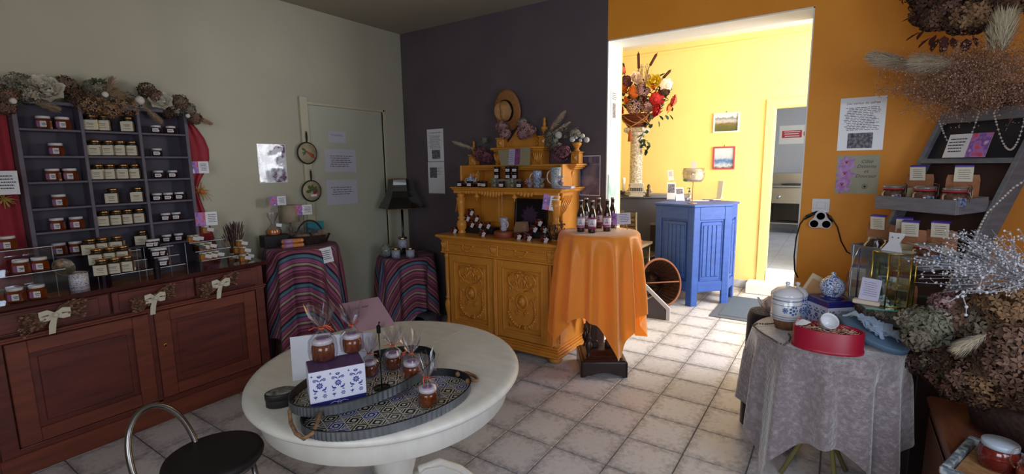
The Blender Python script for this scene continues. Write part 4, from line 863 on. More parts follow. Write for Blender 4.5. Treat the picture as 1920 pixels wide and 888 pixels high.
o = doc('printed sheet with photo on the orange wall, higher of two', (.083, WY-.003, 1.822), .235, .325, pic=(-.28,.27,-.46,-.17), rows=14, title='Les vertus du safran', dz=.032)
pst = mat('pale_sage_card', '#a9a58f', .5, col2='#9f9d80', scale=8)
o = sheet('poster', 'poster with violet flowers and Côté Détente et Douceur lettering on orange wall', 'poster', .222, .243, (.083, WY-.003, 1.507), 0, m=pst)
b = M(); bc_ = M(); rr = random.Random(2)
for cx, cz, s in ((-.06,.07,.055), (-.065,.0,.06), (-.075,-.07,.058)):
    for k in range(6): pleaf(b, cx, cz, k*PI/3+cz*9, s, s*.24, -.0014-.00008*k)
    for k in range(3): a = 1+k*.5; bc_.tube([(cx,-.004,cz),(cx+.02*math.cos(a),-.004,cz+.02*math.sin(a))], .0018, 5)
b.v = [(max(-.109, min(.1, x)), y, max(-.12, min(.12, z))) for x, y, z in b.v]
mk('violet_petals', b, mat('violet_print', '#a266b4', .5, col2='#c79ad2', scale=30), o); mk('stamens', bc_, mat('red_print', '#b0402a', .5), o)
tm = mat('plum_ink', '#5b3350', .6)
for k, s_ in enumerate(('Côté', 'Détente', 'et', 'Douceur')): mk('lettering', M().merge(text_mesh(s_, .030, shear=.3), Matrix.Translation((.045, -.0014, .072-.030*k))), tm, o)
mk('seal', M().torus((0,0,0), .014, .0012, 24, 4, T=T3(.045,-.0014,-.075,rx=PI/2)).ball((.045,-.001,-.075), .007, 8, sy=.1), INK, o)
for z, h in ((2.13, .20), (1.97, .12)): pass
sheet('information_sheet', 'narrow printed sheet on the white door jamb beside the dark wall', 'paper', .13, .30, (-1.6085, 3.925, 2.05), PI/2, m=WHITE, pic=(-.25,.25,-.25,.15), pic_mat=mono, lines=(.8, 4, 0, .40, .05, .02))
sheet('painting', 'blue-green abstract painting hung low on the white door jamb', 'painting', .17, .40, (-1.605, 3.905, 1.31), PI/2, m=mat('teal_paint', '#79aaa2', .4, col2='#d6ddd8', scale=9, detail=6, stretch=(1,1,.5)), thick=.012)
# ================================================================ THINGS ON THE ROUND TABLE
galv = mat('galvanised_metal', '#8a9096', .38, .85, bump=.1, col2='#6f767d', scale=12); trayin = mat('tray_black', '#151416', .4)
def tilepat():
    m = mat('azulejo_tiles', '#b9b4a6', .35, coat=.4); nt = m.node_tree; bs = nt.nodes['Principled BSDF']; N = nt.nodes.new; L = nt.links.new
    tc = N('ShaderNodeTexCoord'); mp = N('ShaderNodeMapping'); mp.inputs['Scale'].default_value = (17,)*3; L(tc.outputs['Object'], mp.inputs[0])
    fl_ = N('ShaderNodeVectorMath'); fl_.operation = 'FLOOR'; L(mp.outputs[0], fl_.inputs[0]); fr = N('ShaderNodeVectorMath'); fr.operation = 'FRACTION'; L(mp.outputs[0], fr.inputs[0])
    wn = N('ShaderNodeTexWhiteNoise'); wn.noise_dimensions = '2D'; L(fl_.outputs[0], wn.inputs['Vector'])
    sb_ = N('ShaderNodeVectorMath'); sb_.operation = 'SUBTRACT'; sb_.inputs[1].default_value = (.5,.5,0); L(fr.outputs[0], sb_.inputs[0])
    ab = N('ShaderNodeVectorMath'); ab.operation = 'ABSOLUTE'; L(sb_.outputs[0], ab.inputs[0]); sp = N('ShaderNodeSeparateXYZ'); L(ab.outputs[0], sp.inputs[0])
    def mt(op, a, b):
        n = N('ShaderNodeMath'); n.operation = op
        for i, q in enumerate((a, b)):
            if isinstance(q, (int, float)): n.inputs[i].default_value = q
            elif q is not None: L(q, n.inputs[i])
        return n.outputs[0]
    x, y = sp.outputs[0], sp.outputs[1]; d = mt('ADD', mt('MULTIPLY', x, x), mt('MULTIPLY', y, y)); r = mt('SQRT', d, 0)
    pr_ = mt('MULTIPLY', x, y); f = mt('ADD', mt('MULTIPLY', r, mt('ADD', mt('MULTIPLY', wn.outputs['Value'], 14), 16)), mt('MULTIPLY', pr_, 50)); s = mt('SINE', f, 0)
    edge = mt('GREATER_THAN', mt('MAXIMUM', x, y), .475); k = mt('MAXIMUM', mt('GREATER_THAN', s, .15), edge)
    mx = N('ShaderNodeMix'); mx.data_type = 'RGBA'; mx.inputs[6].default_value = lin('#151518'); mx.inputs[7].default_value = lin('#1f3a8a'); L(mt('GREATER_THAN', wn.outputs['Value'], .62), mx.inputs[0])
    m2 = N('ShaderNodeMix'); m2.data_type = 'RGBA'; m2.inputs[7].default_value = lin('#b9b4a6'); L(mx.outputs[2], m2.inputs[6]); L(k, m2.inputs[0]); L(m2.outputs[2], bs.inputs['Base Color']); return m
azu = tilepat(); rope = mat('jute_rope', '#8a6a4a', .9, col2='#6c5038', scale=60, bump=.6, bscale=120)
def tray(label, c, a, b_, ang, z, h=.038, ropes=()):
    t = thing('metal_tray', label, 'tray', (c[0], c[1], z), ang); n = 96
    w_ = M(); vs = []; prof = [(0,0),(.004,.002),(.004,h-.004),(.006,h),(.001,h+.001),(.001,.004)]
    for i in range(n*2):
        t_ = PI*i/n; rip = .0012*math.cos(i*PI)
        for k, (dr, z_) in enumerate(prof): rr = dr+(rip if 0 < k < 3 else 0); vs.append(((a+rr)*math.cos(t_), (b_+rr)*math.sin(t_), z_))
    m_ = len(prof); fs = [(i*m_+k, ((i+1) % (2*n))*m_+k, ((i+1) % (2*n))*m_+k+1, i*m_+k+1) for i in range(2*n) for k in range(m_-1)]
    w_.add(vs, fs, 0, False); w_.mi = [1 if (i % (m_-1)) in (3, 4) else 0 for i in range(len(fs))]
    mk('rim', w_, [galv, trayin], t)
    mk('tray_floor', M().prism([(x, y) for x, y in ell(a, b_, n)], .001, .004), azu, t)
    for sx in ropes:
        q = [(sx*(a+.002), -.035, h*.6), (sx*(a+.022), -.045, h*.6-.004), (sx*(a+.040), -.02, .012-z*0), (sx*(a+.045), .01, .010), (sx*(a+.03), .04, h*.5), (sx*(a+.002), .045, h*.6)]
        b = M().tube([Vector(q[0]).lerp(Vector(q[0]), 0)]+q[1:], .0065, 8)
        for k in (0, 5): b.ball((q[k][0]-sx*.012, q[k][1], q[k][2]), .011, 8)
        mk('rope_handle', b, rope, t)
    return t
A1 = math.atan2(.94, .35); A2 = math.atan2(1, .03)
tray('lower oval galvanised tray with patterned floor and rope handles on the round table', (-1.268, 1.10), .300, .182, A1, .7605, .034, (1,))
T2 = tray('upper oval galvanised tray, resting partly on the lower one, holding the patterned box', (-1.432, 1.135), .300, .170, A2, .7965, .036, ())
b = M(); q = [at(601, 772, z=.815), at(596, 790, z=.80), at(586, 812, z=.785), at(570, 822, z=.775), at(555, 812, z=.775), at(545, 792, z=.785), at(543, 770, z=.80), at(551, 758, z=.815)]
# a fallen loop of rope through the front rim
b.tube([p - T2.matrix_world.translation if 0 else Vector(p)-Vector(T2.location) for p in q], .0065, 8)
rh = mk('rope_handle', b, rope, T2); rh.rotation_euler = (0, 0, -A2)
# patterned blue-and-white box
def delft(name, ground='#c3c6d8', ink='#23357f', sc=13):
    m = mat(name, ground, .3, coat=.5); nt = m.node_tree; bs = nt.nodes['Principled BSDF']; N = nt.nodes.new; L = nt.links.new
    tc = N('ShaderNodeTexCoord'); mp = N('ShaderNodeMapping'); mp.inputs['Scale'].default_value = (sc,)*3; L(tc.outputs['Object'], mp.inputs[0])
    vo = N('ShaderNodeTexVoronoi'); vo.inputs['Scale'].default_value = 2.2; vo.inputs['Randomness'].default_value = .55; L(mp.outputs[0], vo.inputs['Vector'])
    no = N('ShaderNodeTexNoise'); no.inputs['Scale'].default_value = 5; no.inputs['Detail'].default_value = 1; L(mp.outputs[0], no.inputs['Vector'])
    a = N('ShaderNodeMath'); a.operation = 'MULTIPLY_ADD'; a.inputs[1].default_value = 22; L(vo.outputs['Distance'], a.inputs[0]); n2 = N('ShaderNodeMath'); n2.operation = 'MULTIPLY'; n2.inputs[1].default_value = 14; L(no.outputs['Fac'], n2.inputs[0]); L(n2.outputs[0], a.inputs[2])
    s = N('ShaderNodeMath'); s.operation = 'SINE'; L(a.outputs[0], s.inputs[0]); cr = N('ShaderNodeValToRGB'); cr.color_ramp.elements[0].position = .1; cr.color_ramp.elements[1].position = .4
    cr.color_ramp.elements[0].color = lin(ground); cr.color_ramp.elements[1].color = lin(ink); L(s.outputs[0], cr.inputs[0]); L(cr.outputs[0], bs.inputs['Base Color']); return m
dft = delft('delft_pattern'); dft2 = delft('delft_china', '#cfd5e2', '#2d529c', 17); navy = mat('navy_blue', '#23246a', .35, coat=.4)
ink2 = mat('delft_ink', '#2a3c86', .5); paperb = mat('box_card', '#c6c8da', .5)
def motif_panel(w, h, rows=True):
    """floral folk print as raised flat shapes: flowers with petals, leaf sprigs and birds"""
    b = M()
    def flower(x, z, r, n=8, ringed=True):
        for k in range(n): a = 2*PI*k/n; pleaf(b, x+r*.25*math.cos(a), z+r*.25*math.sin(a), a, r*.8, r*.24)
        b.lathe([(0,0),(r*.2,0)], 8, T=T3(x, 0, z, rx=PI/2))
    def sprig(x, z, s, d=1):
        for a in (1.57, .9, 2.24): pleaf(b, x, z, a*d, s, s*.16)
        b.box(x-.0006, x+.0006, -.0001, 0, min(z-d*s*.5, z), max(z-d*s*.5, z))
    n = 6
    for k in range(n):
        x = -w/2+w*(k+.5)/n
        if k % 2 == 0: sprig(x, -h*.40, h*.10)
        else: flower(x, -h*.36, h*.075, 6)
    for k in range(3):
        x = -w/2+w*(k+.5)/3; flower(x, .02*h, h*.11, 8); sprig(x-w*.13, h*.40, h*.06, -1) if k < 3 else 0
        for sx in (-1, 1):
            flower(x+sx*w*.085, h*.22, h*.06, 7); pleaf(b, x, h*.16, math.atan2(.9, sx), h*.14, h*.02); pleaf(b, x, h*.28, math.atan2(.8, sx*.6), h*.12, h*.02)
            pleaf(b, x+sx*w*.03, -h*.16, math.atan2(.25, sx*1.0), h*.15, h*.035); pleaf(b, x+sx*w*.06, -h*.20, math.atan2(-.35, sx), h*.10, h*.02)
            pleaf(b, x+sx*w*.10, -h*.13, math.atan2(1, sx*.3), h*.09, h*.02)
        flower(x, h*.35, h*.05, 6)
    b.v = [(x, 0 if abs(y) < .004 else y*.02, z) for x, y, z in b.v]
    return b
p0, p1 = Vector((-1.406, .871)), Vector((-1.318, 1.030)); mid = (p0+p1)/2; dirv = (p1-p0).normalized(); bz = math.atan2(dirv.y, dirv.x)
bw = (p1-p0).length/2; BXH = .130
bx = thing('patterned_box', 'upright white box printed with blue flowers and birds, navy base band, in the upper tray', 'box', (mid.x, mid.y, .8015), bz)
mk('box_body', M().cb(-bw, bw, 0, .115, .022, BXH, .0012).cb(-bw+.001, bw-.001, .001, .114, 0, .022, .001, 1), [paperb, navy], bx)
mk('top_flap', M().cb(-bw+.002, bw-.002, .002, .113, BXH, BXH+.0015, .0005), mat('plum_card', '#4a2c55', .5), bx)
mk('printed_front', motif_panel(bw*1.94, .100), ink2, bx, loc=(0, -.0006, .078))
mk('scroll_print', M().tube([(-.03,0,.011),(-.015,0,.016),(0,0,.010),(.015,0,.016),(.03,0,.011)], .0008, 4).torus((0,0,0), .006, .0006, 14, 4, T=T3(0,0,.011,rx=PI/2)), paperb, bx, loc=(0,-.0008,0))
# honey jars in cellophane
def cellojar(R_=.034, hj=.052, lidt=True, seed=1, ribbon='#c4542a'):
    t = thing('wrapped_honey_jar', 'jar', 'jar')
    mk('jar_body', M().lathe([(R_*.86,0),(R_,.005),(R_*1.02,hj*.5),(R_,hj*.82),(R_*.84,hj)], 24), honey, t)
    mk('lid', M().lathe([(R_*.86,hj),(R_*.95,hj+.001),(R_*.95,hj+.012),(R_*.88,hj+.0145),(0,hj+.0145)], 28), lidw, t)
    mk('lid_sticker', M().lathe([(R_*.55,0),(R_*.55,.0005),(0,.0005)], 20, (0,0,hj+.0146)).torus((0,0,hj+.0152), R_*.42, .0012, 20, 4), mat('violet_sticker', '#8a6a9c', .5), t)
    rr = random.Random(seed); n = 40; b = M(); rows = [(R_*1.08,0),(R_*1.2,.01),(R_*1.25,hj*.6),(R_*1.2,hj+.01),(R_*.75,hj+.028),(.006,hj+.045),(.008,hj+.052),(R_*.8,hj+.085),(R_*1.25,hj+.125)]
    vs = []
    for k, (r_, z) in enumerate(rows):
        for i in range(n):
            a = 2*PI*i/n; f = 1+(.10 if k < 4 else .30)*math.sin(i*PI/2.0+k)*rr.uniform(.3, 1)
            zz_ = z+(rr.uniform(-.035, .02)*(1.3 if k == 8 else .4) if k > 6 else 0); vs.append((r_*f*math.cos(a), r_*f*math.sin(a), max(.0, zz_)))
    b.add(vs, [(k*n+i, k*n+(i+1) % n, (k+1)*n+(i+1) % n, (k+1)*n+i) for k in range(len(rows)-1) for i in range(n)])
    mk('cellophane', b, cello, t)
    rb = M().torus((0,0,hj+.048), .008, .0022, 14, 5)
    for k in range(5):
        a = rr.random()*6.28; l = rr.uniform(.03, .055); rb.tube([(0,0,hj+.048), (l*.5*math.cos(a), l*.5*math.sin(a), hj+.048+rr.uniform(.0, .016)), (l*math.cos(a+.3), l*math.sin(a+.3), hj+.048+rr.uniform(-.02, .01))], .0014, 4)
    mk('raffia_bow', rb, mat('orange_raffia', ribbon, .5), t); return t
def cj(px, py, z, lb, s=1, rz=0):
    p = at(px, py, z=z); return place('cj', cellojar, (p.x, p.y, z), rz, lb, 'cellophane-wrapped honey jars on the round table', scale=s)
cj(607, 672, .9345, 'largest cellophane-wrapped honey jar with orange bow, standing on the patterned box left', 1.12, .4)
cj(661, 657, .9345, 'cellophane-wrapped honey jar standing at the right end of the patterned box top', .98, 1.4)
cj(694, 702, .8015, 'wrapped honey jar in upper tray, right beside the patterned box', .86, 2.0)
cj(738, 688, .8015, 'wrapped honey jar in upper tray, farthest from the camera', .92, 2.9)
cj(773, 706, .8015, 'wrapped honey jar at the right end of the upper tray', .95, 4.0)
cj(803, 757, .7655, 'wrapped honey jar standing alone in the lower tray', .98, 5.0)
# tag of the largest jar
# card on a clip rod
p = at(716, 727, z=.8015); top = at(702, 618, y=p.y)
ch = thing('card_holder', 'thin black clip rod on a round foot, holding a mauve card over the trays', 'card holder', p)
mk('foot', M().cyl((0,0,0), .030, .004, 30), blackm, ch); mk('rod', M().tube([(0,0,.003), (0,0,.21)], .0022, 8), blackm, ch); mk('clip', M().cb(-.006,.006,-.006,.006,.208,.238,.002).tube([(0,0,.236),(0,.006,.25)], .003, 6), blackm, ch)
cc = at(690, 599, z=p.z+.262)
mauve = mat('mauve_card', '#7d5f66', .7)
bpy.context.view_layer.update()
cy_ = YAW*-1
d0 = (Vector(p)-EYE).dot(fwd)
def ray(px, py, d): return EYE+(rt*((px-960)/F_PX)-up*((py-444)/F_PX)+fwd)*d
q4 = [ray(671,622,d0-.005), ray(742,609,d0-.005), ray(709,556,d0+.065), ray(641,569,d0+.065)]; qc = sum(q4, Vector())/4; qx = (q4[1]-q4[0]).normalized(); qn = qx.cross(q4[3]-q4[0]).normalized(); qz = (-qn).cross(qx)*-1; qz = qn.cross(qx)
mc = Matrix((qx, -qn, qz)).transposed().to_4x4(); mc.translation = qc; lc = [mc.inverted() @ v for v in q4]
o = mk('card', M().add([(v.x, -.0006, v.z) for v in lc]+[(v.x, .0006, v.z) for v in lc], [(0,1,2,3),(7,6,5,4),(0,4,5,1),(1,5,6,2),(2,6,7,3),(3,7,4,0)]), mauve); o.matrix_world = mc
tag(o, 'blank mauve-brown card tilted in the clip of the thin black rod', 'card'); o.name = 'note_card'
hand = M().merge(text_mesh('Cake  Soleil', .012, shear=.3), Matrix.Translation((-.030, -.0012, .030))); mk('handwriting', hand, mat('brown_ink', '#54302c', .7), o)
# white booklet behind
bk = thing('booklet', 'folded blank white card standing behind the patterned box on the round table', 'booklet', (-1.665, 1.14, .7615), R(47))
for sx, a in ((-1, .12), (1, -.10)): mk('leaf', M().box(0, .165, -.0006, .0006, 0, .165) if sx > 0 else M().box(-.15, 0, -.0006, .0006, 0, .175), mat('matte_white_paper', '#c9cbd6', .6), bk, rot=(R(-8), 0, a))
# small black oval box
ob = thing('oval_box', 'small black oval box with a silvery embroidered lid on the cream table edge', 'box', (*at(529, 757, z=.7615).xy, .7615), R(60))
mk('box_body', M().lathe([(.048,0),(.052,.003),(.052,.040),(.050,.042),(0,.042)], 40, sx=1, sy=.68), mat('black_card', '#1a1719', .6), ob)
mk('lid', M().lathe([(.054,.028),(.0545,.046),(.052,.050),(0,.051)], 40, sx=1, sy=.68), mat('black_card'), ob)
mk('lid_fabric', M().lathe([(.050,.0505),(.045,.053),(0,.0535)], 40, sx=1, sy=.68), mat('silver_brocade', '#7d7c74', .6, col2='#33312f', scale=70, detail=5, bump=.4), ob)
# ================================================================ LEFT STRIPED TABLE
pz = LH+.002
bxk = mk('black_box', M().cb(-.10,.10,-.055,.055,0,.095,.003), mat('black_card')); bxk.location = (-3.785, 2.150, pz); bxk.rotation_euler = (0,0,R(80)); tag(bxk, 'plain black box under the orange pouch on the left striped table', 'box')
pc = thing('treat_pouch', 'clear bag with an orange round cake inside, on the black box', 'bag', (-3.785, 2.145, pz+.0955), FACE)
mk('cake', M().lathe([(.035,0),(.048,.008),(.050,.028),(.040,.042),(0,.048)], 18, sy=.7), mat('orange_cake', '#cf7a2a', .8, col2='#b8631c', scale=30, bump=.5), pc)
b = M(); n = 24; rr = random.Random(3); rows = [(.050,0),(.055,.03),(.035,.065),(.012,.085),(.014,.10),(.035,.15),(.040,.18)]
mk('clear_bag', b.add([(r_*(1+.2*math.sin(i*2+k))*math.cos(2*PI*i/n), r_*.7*math.sin(2*PI*i/n), z) for k, (r_, z) in enumerate(rows) for i in range(n)], [(k*n+i, k*n+(i+1) % n, (k+1)*n+(i+1) % n, (k+1)*n+i) for k in range(len(rows)-1) for i in range(n)], 0, True), cello, pc)
mk('tag', M().box(.005,.045,-.045,-.043,.075,.10, T=Matrix.Rotation(.2,4,'Y')), WHITE, pc)
lm_ = thing('table_lamp', 'small table lamp with a beige shade and turned wooden base, left striped table', 'lamp', (-3.875, 2.35, pz))
mk('lamp_base', M().lathe([(.045,0),(.045,.008),(.02,.014),(.012,.03),(.02,.05),(.012,.07),(.016,.10),(.022,.115),(.010,.13),(.008,.185)], 18), mat('greyed_wood', '#6d5f52', .6), lm_)
mk('lamp_shade', M().lathe([(.075,.175),(.060,.32),(.059,.32),(.074,.175)], 32), mat('beige_shade', '#a08f78', .8, bump=.2, bscale=150), lm_)
bk = thing('gift_basket', 'dark wicker gift basket with a hooped handle and cellophane on the left striped table', 'basket', (-3.70, 2.39, pz), R(66))
wick = mat('dark_wicker', '#3a221b', .7, col2='#20120f', scale=60, bump=.5)
b = M()
for k in range(7): b.torus((0,0,.006+.010*k), .13+.004*k, .0055, 44, 6, sx=1.15, sy=.68)
for k in range(28): a = 2*PI*k/28; b.tube([(.148*math.cos(a), .088*math.sin(a), 0), (.180*math.cos(a), .106*math.sin(a), .07)], .004, 5)
b.prism(ell(.14, .085, 30), 0, .008); mk('basket_body', b, wick, bk)
mk('handle', M().tube([(.05+.105*math.cos(PI*i/16)-.03, .006*math.sin(i*2.1), .04+.15*math.sin(PI*i/16)) for i in range(17)], .0075, 8).tube([(.05+.105*math.cos(PI*i/16)-.03, -.006*math.sin(i*2.1), .04+.15*math.sin(PI*i/16)) for i in range(17)], .006, 8), wick, bk)
b = M(); rr = random.Random(6); n = 12; g = [[(-.14+.28*i/n, -.08+.16*j/n, .075+.05*math.sin(PI*i/n)*math.sin(PI*j/n)+rr.uniform(-.018, .018)) for j in range(n+1)] for i in range(n+1)]
mk('cellophane', b.add([v for r_ in g for v in r_], [(i*(n+1)+j, (i+1)*(n+1)+j, (i+1)*(n+1)+j+1, i*(n+1)+j+1) for i in range(n) for j in range(n)]), cello, bk)
b = M().cb(-.10,.02,-.04,.03,.03,.08,.01).cb(.03,.10,-.03,.04,.03,.085,.01); mk('wrapped_goods', b, mat('mixed_wrappers', '#6d4a3c', .6, col2='#a38a70', scale=25), bk)
b = M()
for k in range(16): a = k*.393; b.add([(0,0,0), (.035*math.cos(a)-.004*math.sin(a), -.01, .035*math.sin(a)+.004*math.cos(a)), (.04*math.cos(a), -.018, .04*math.sin(a)), (.035*math.cos(a)+.004*math.sin(a), -.01, .035*math.sin(a)-.004*math.cos(a))], [(0,1,2,3)])
mk('bow', b, mat('tan_satin', '#9a7d5e', .3, sheen=.5), bk, loc=(.11, -.06, .08))
for k, (x, y, z) in enumerate(((-3.585, 2.18, pz+.001), (-3.585, 2.18, pz+.037))):
    o = thing('sweet_packet', ['lower of two long clear packets of orange sweets in front of the basket', 'upper of two long clear packets of orange sweets in front of the basket'][k], 'packet', (x, y, z), R(68), None)
    mk('wrapper', M().lathe([(.006,-.085),(.017,-.075),(.018,0),(.017,.075),(.006,.085)], 12, T=T3(0,0,.018,ry=PI/2)), mat('orange_wrapper', '#b8652a', .25, col2='#d08a50', scale=40, coat=.6), o)
    mk('label', M().lathe([(.0188,-.07),(.0188,.0)], 14, T=T3(0,0,.018,ry=PI/2)), mat('lilac_band', '#a184b0', .4, col2='#b76a7c', scale=30), o)
o = mk('teal_box', M().cb(-.075,.075,-.02,.02,0,.155,.002), mat('teal_card', '#2e8f9a', .4)); o.location = (-3.85, 2.565, pz); o.rotation_euler = (0,0,R(84)); tag(o, 'flat teal-blue gift box standing behind the handled basket', 'box')
price('crocus price card clipped on a stem above the orange pouch', .125, .075, (-3.84, 2.235, 1.335), R(74), clip=None, group=None)
mk('clip_stem', M().tube([(.0,.004,-.02),(.0,.006,-.36)], .0018, 6), blackm, bpy.data.objects[[o.name for o in bpy.data.objects if o.name.startswith('price_card')][-1]])
o = price('crocus price card clipped on a stem above the basket handle', .145, .085, (-3.80, 2.43, 1.245), R(72), group=None)
mk('clip_stem', M().tube([(.0,.004,-.02),(.0,.006,-.27)], .0018, 6), blackm, o)
price('tilted crocus price card pinned on the front of the left striped cloth', .165, .125, (-3.372, 2.285, .905), R(62), roll=R(-9), tilt=R(4), group=None)
# dried bunch on the sideboard end
db = thing('dried_bunch', 'bunch of dried lavender-brown stalks behind the golden jars at sideboard end', 'dried flowers', (-3.80, 1.835, SH)); b = M(); rr = random.Random(11); b2 = M()
for k in range(60):
    a = rr.random()*6.28; l = rr.uniform(.14, .25); q = rr.uniform(.01, .07); e = Vector((q*math.cos(a), q*math.sin(a), l)); b.tube([(.01*math.cos(a), .01*math.sin(a), 0), e*.5, e], .0018, 4)
    b2.tube([e*.8, e, e*1.12], [.003,.005,.002], 5)
mk('stalks', b, stemm, db, kind='stuff'); mk('seed_heads', b2, mat('mauve_brown_seed', '#5c4548', .9), db, kind='stuff'); mk('wrap', M().lathe([(.03,0),(.035,.04),(.025,.09)], 16), mat('kraft_wrap', '#6b5039', .8, col2='#4a3a2c', scale=20), db)
# ================================================================ RIGHT STRIPED TABLE
bl = thing('table_lamp', 'table lamp with a big black bell shade on the striped table in the corner', 'lamp', (-3.66, 3.43, RH+.001), R(30))
mk('lamp_base', M().lathe([(.07,0),(.07,.012),(.02,.02),(.016,.04),(.028,.09),(.016,.14),(.012,.20),(.012,.50)], 20), blackm, bl)
b = M(); prof = [(.112,.755),(.118,.70),(.130,.64),(.152,.58),(.188,.52),(.215,.470),(.213,.468),(.186,.52),(.150,.58),(.128,.64),(.116,.70),(.110,.755)]
blk2 = mat('black_silk_shade', '#0b090b', .22, coat=.5); vs = []; n = 6
for r_, z in prof:
    for i in range(n): a = 2*PI*i/n+.2; vs.append((r_*1.08*math.cos(a), r_*1.08*math.sin(a), z))
b.add(vs, [(k*n+i, k*n+(i+1) % n, (k+1)*n+(i+1) % n, (k+1)*n+i) for k in range(len(prof)-1) for i in range(n)]); mk('lamp_shade', b, blk2, bl)
b = M()
for r_, z in ((.112,.755),(.215,.469)): b.tube([(r_*1.085*math.cos(2*PI*i/6+.2), r_*1.085*math.sin(2*PI*i/6+.2), z) for i in range(6)], .0028, 5, closed=True)
mk('gold_trim', b, mat('gold_trim', '#8f7440', .4, .6), bl)
damt = damask('blue_grey_damask', '#aeb2c6', '#4f5470', 60)
def ptin():
    t = thing('patterned_tin', 'tin', 'tin'); mk('tin_body', M().lathe([(.042,0),(.042,.082),(0,.082)], 32), damt, t)
    mk('lid', M().lathe([(.0445,.080),(.0445,.098),(.041,.101),(0,.101)], 32).torus((0,0,.082), .0445, .0018, 32, 5), mat('tin_rim'), t); return t
for k, (x, y, z, w_) in enumerate(((-3.545, 3.215, RH+.001, 'lower left'), (-3.435, 3.30, RH+.001, 'lower right'), (-3.495, 3.262, RH+.1025, 'topmost'))):
    place('pt', ptin, (x, y, z), R(30), f'round patterned tin, {w_} of three stacked under the black lamp')
gb = thing('crackle_vase', 'round crackled clear glass ball vase left of the patterned tins', 'vase', (-3.655, 3.19, RH+.001))
mk('glass_ball', M().lathe([(.025,0),(.05,.018),(.065,.055),(.058,.095),(.035,.118),(.038,.125)], 28), mat('crackle_glass', '#8b8f8c', .15, coat=1, bump=1, bscale=90, col2='#565a58', scale=50), gb)
o = thing('bead_string', 'string of dark beads lying around the patterned tins', 'beads', (-3.55, 3.26, RH+.006)); b = M()
for k in range(90): a = k/90*2*PI; rr_ = .155+.02*math.sin(5*a); b.ball((rr_*math.cos(a)*1.0, rr_*math.sin(a)*1.0+.03, 0), .005, 6)
mk('beads', b, mat('dark_bead', '#3a2726', .2, coat=.6), o, kind='stuff')
# ================================================================ THINGS ON THE DRESSER
WD = BH+.0005
def redjar():
    t = thing('jam_jar', 'jar', 'jar'); mk('jar_body', M().lathe([(.029,0),(.033,.004),(.033,.034),(.028,.042)], 20), redjam, t)
    mk('lid', M().lathe([(.028,.041),(.0315,.042),(.0315,.052),(.029,.054),(0,.054)], 20), mat('maroon_lid', '#4a1b1c', .3, coat=.5), t)
    mk('tag', M().box(.0,.026,-.037,-.036,.004,.048, T=T3(0,0,0,ry=R(28))), lab, t); return t
dstep = mat('black_card')
for lb, x0, x1 in (('low black display step under the left group of jam jars on the dresser', -2.87, -2.55), ('low black display step under the right group of jam jars on the dresser', -2.17, -1.93)):
    o = mk('display_step', M().cb(x0-(x0+x1)/2, (x1-x0)/2, -.05, .07, 0, .055, .002), dstep); o.location = ((x0+x1)/2, 3.50, WD); tag(o, lb, 'display step')
JL = [(852,0,3.40),(905,0,3.36),(869,1,3.48),(884,1,3.48),(899,1,3.48),(914,1,3.48),(876,2,3.49),(892,2,3.49),(883,3,3.495)]; JN = ['at the far left end', 'in front at the right', 'first on the black step', 'second on the black step', 'third on the black step', 'fourth on the black step', 'stacked left in upper layer', 'stacked right in upper layer', 'topmost of the stack']
JR = [(971,0,3.37),(990,0,3.35),(1021,0,3.33),(1001,1,3.48),(1020,1,3.48),(984,0,3.42),(1010,2,3.485)]; JM = ['at the left, in front', 'second from left, in front', 'at the right, in front', 'left on the black step', 'right on the black step', 'second row behind the front jars', 'topmost of the stack']
for arr, nm, side in ((JL, JN, 'left'), (JR, JM, 'right')):
    for (px, lv, y), w_ in zip(arr, nm):
        x = at(px, 425-13*lv, y=y).x; place('rj', redjar, (x, y, WD+[0,.055,.110,.165][lv]), R(14), f'dark red jam jar with white tag; {side} dresser group, {w_}', 'jam jars on the dresser')
cpm = delft('lavender_china', '#cfcad2', '#6f6a92', 26); china = mat('white_china', '#d6d6dc', .2, coat=.8)
def mug(name, label, loc, rz, prof, m, hz, hr, handle=None):
    t = thing(name, label, 'cup', loc, rz); mk('cup_body', M().lathe(prof, 28), m, t)
    r_ = handle or .03; mk('handle', M().tube([(-prof[1][0]-.0+.004-r_*math.sin(PI*i/10), 0, hz+hr*math.cos(PI*i/10)) for i in range(11)], .0045, 8), china, t); return t
mug('tall_cup', 'flared white cup with violet flowers on the round terracotta box', (-2.385, 3.40, WD+.0505), R(180), [(0,.004),(.020,.004),(.024,0),(.028,.01),(.026,.04),(.036,.10),(.040,.115),(.037,.115),(.030,.08),(.024,.03),(0,.02)], cpm, .06, .032)
o = mk('round_box', M().lathe([(.085,0),(.088,.004),(.088,.044),(.084,.050),(0,.050)], 36), mat('terracotta', '#8a4526', .5)); o.location = (-2.385, 3.40, WD); tag(o, 'round flat terracotta-coloured box under the flowered cup on the dresser', 'box')
pb = mk('paper_bag', M().add([(-.055,-.03,0),(.055,-.03,0),(.055,.03,0),(-.055,.03,0),(-.062,-.032,.07),(.058,-.028,.07),(.06,.03,.07),(-.06,.03,.07),(-.05,-.02,.13),(.045,-.015,.125),(.05,.02,.135),(-.045,.018,.128),(-.02,-.03,.10),(.025,-.035,.09)],
    [(0,1,5,4),(1,2,6,5),(2,3,7,6),(3,0,4,7),(4,5,13,12),(5,9,13),(12,13,9,8),(4,12,8),(5,6,10,9),(6,7,11,10),(7,4,8,11),(0,3,2,1)]), mat('kraft_paper', '#8a6a50', .8, bump=.3, bscale=30)); pb.location = (-2.245, 3.47, WD); tag(pb, 'crumpled brown paper bag beside the flowered cup on the dresser', 'bag')
fr = thing('framed_picture', 'dark framed picture of a purple flower leaning at the back of the dresser', 'picture', (-2.305, 3.700, WD+.002), 0, rot=(R(-5),0,0))
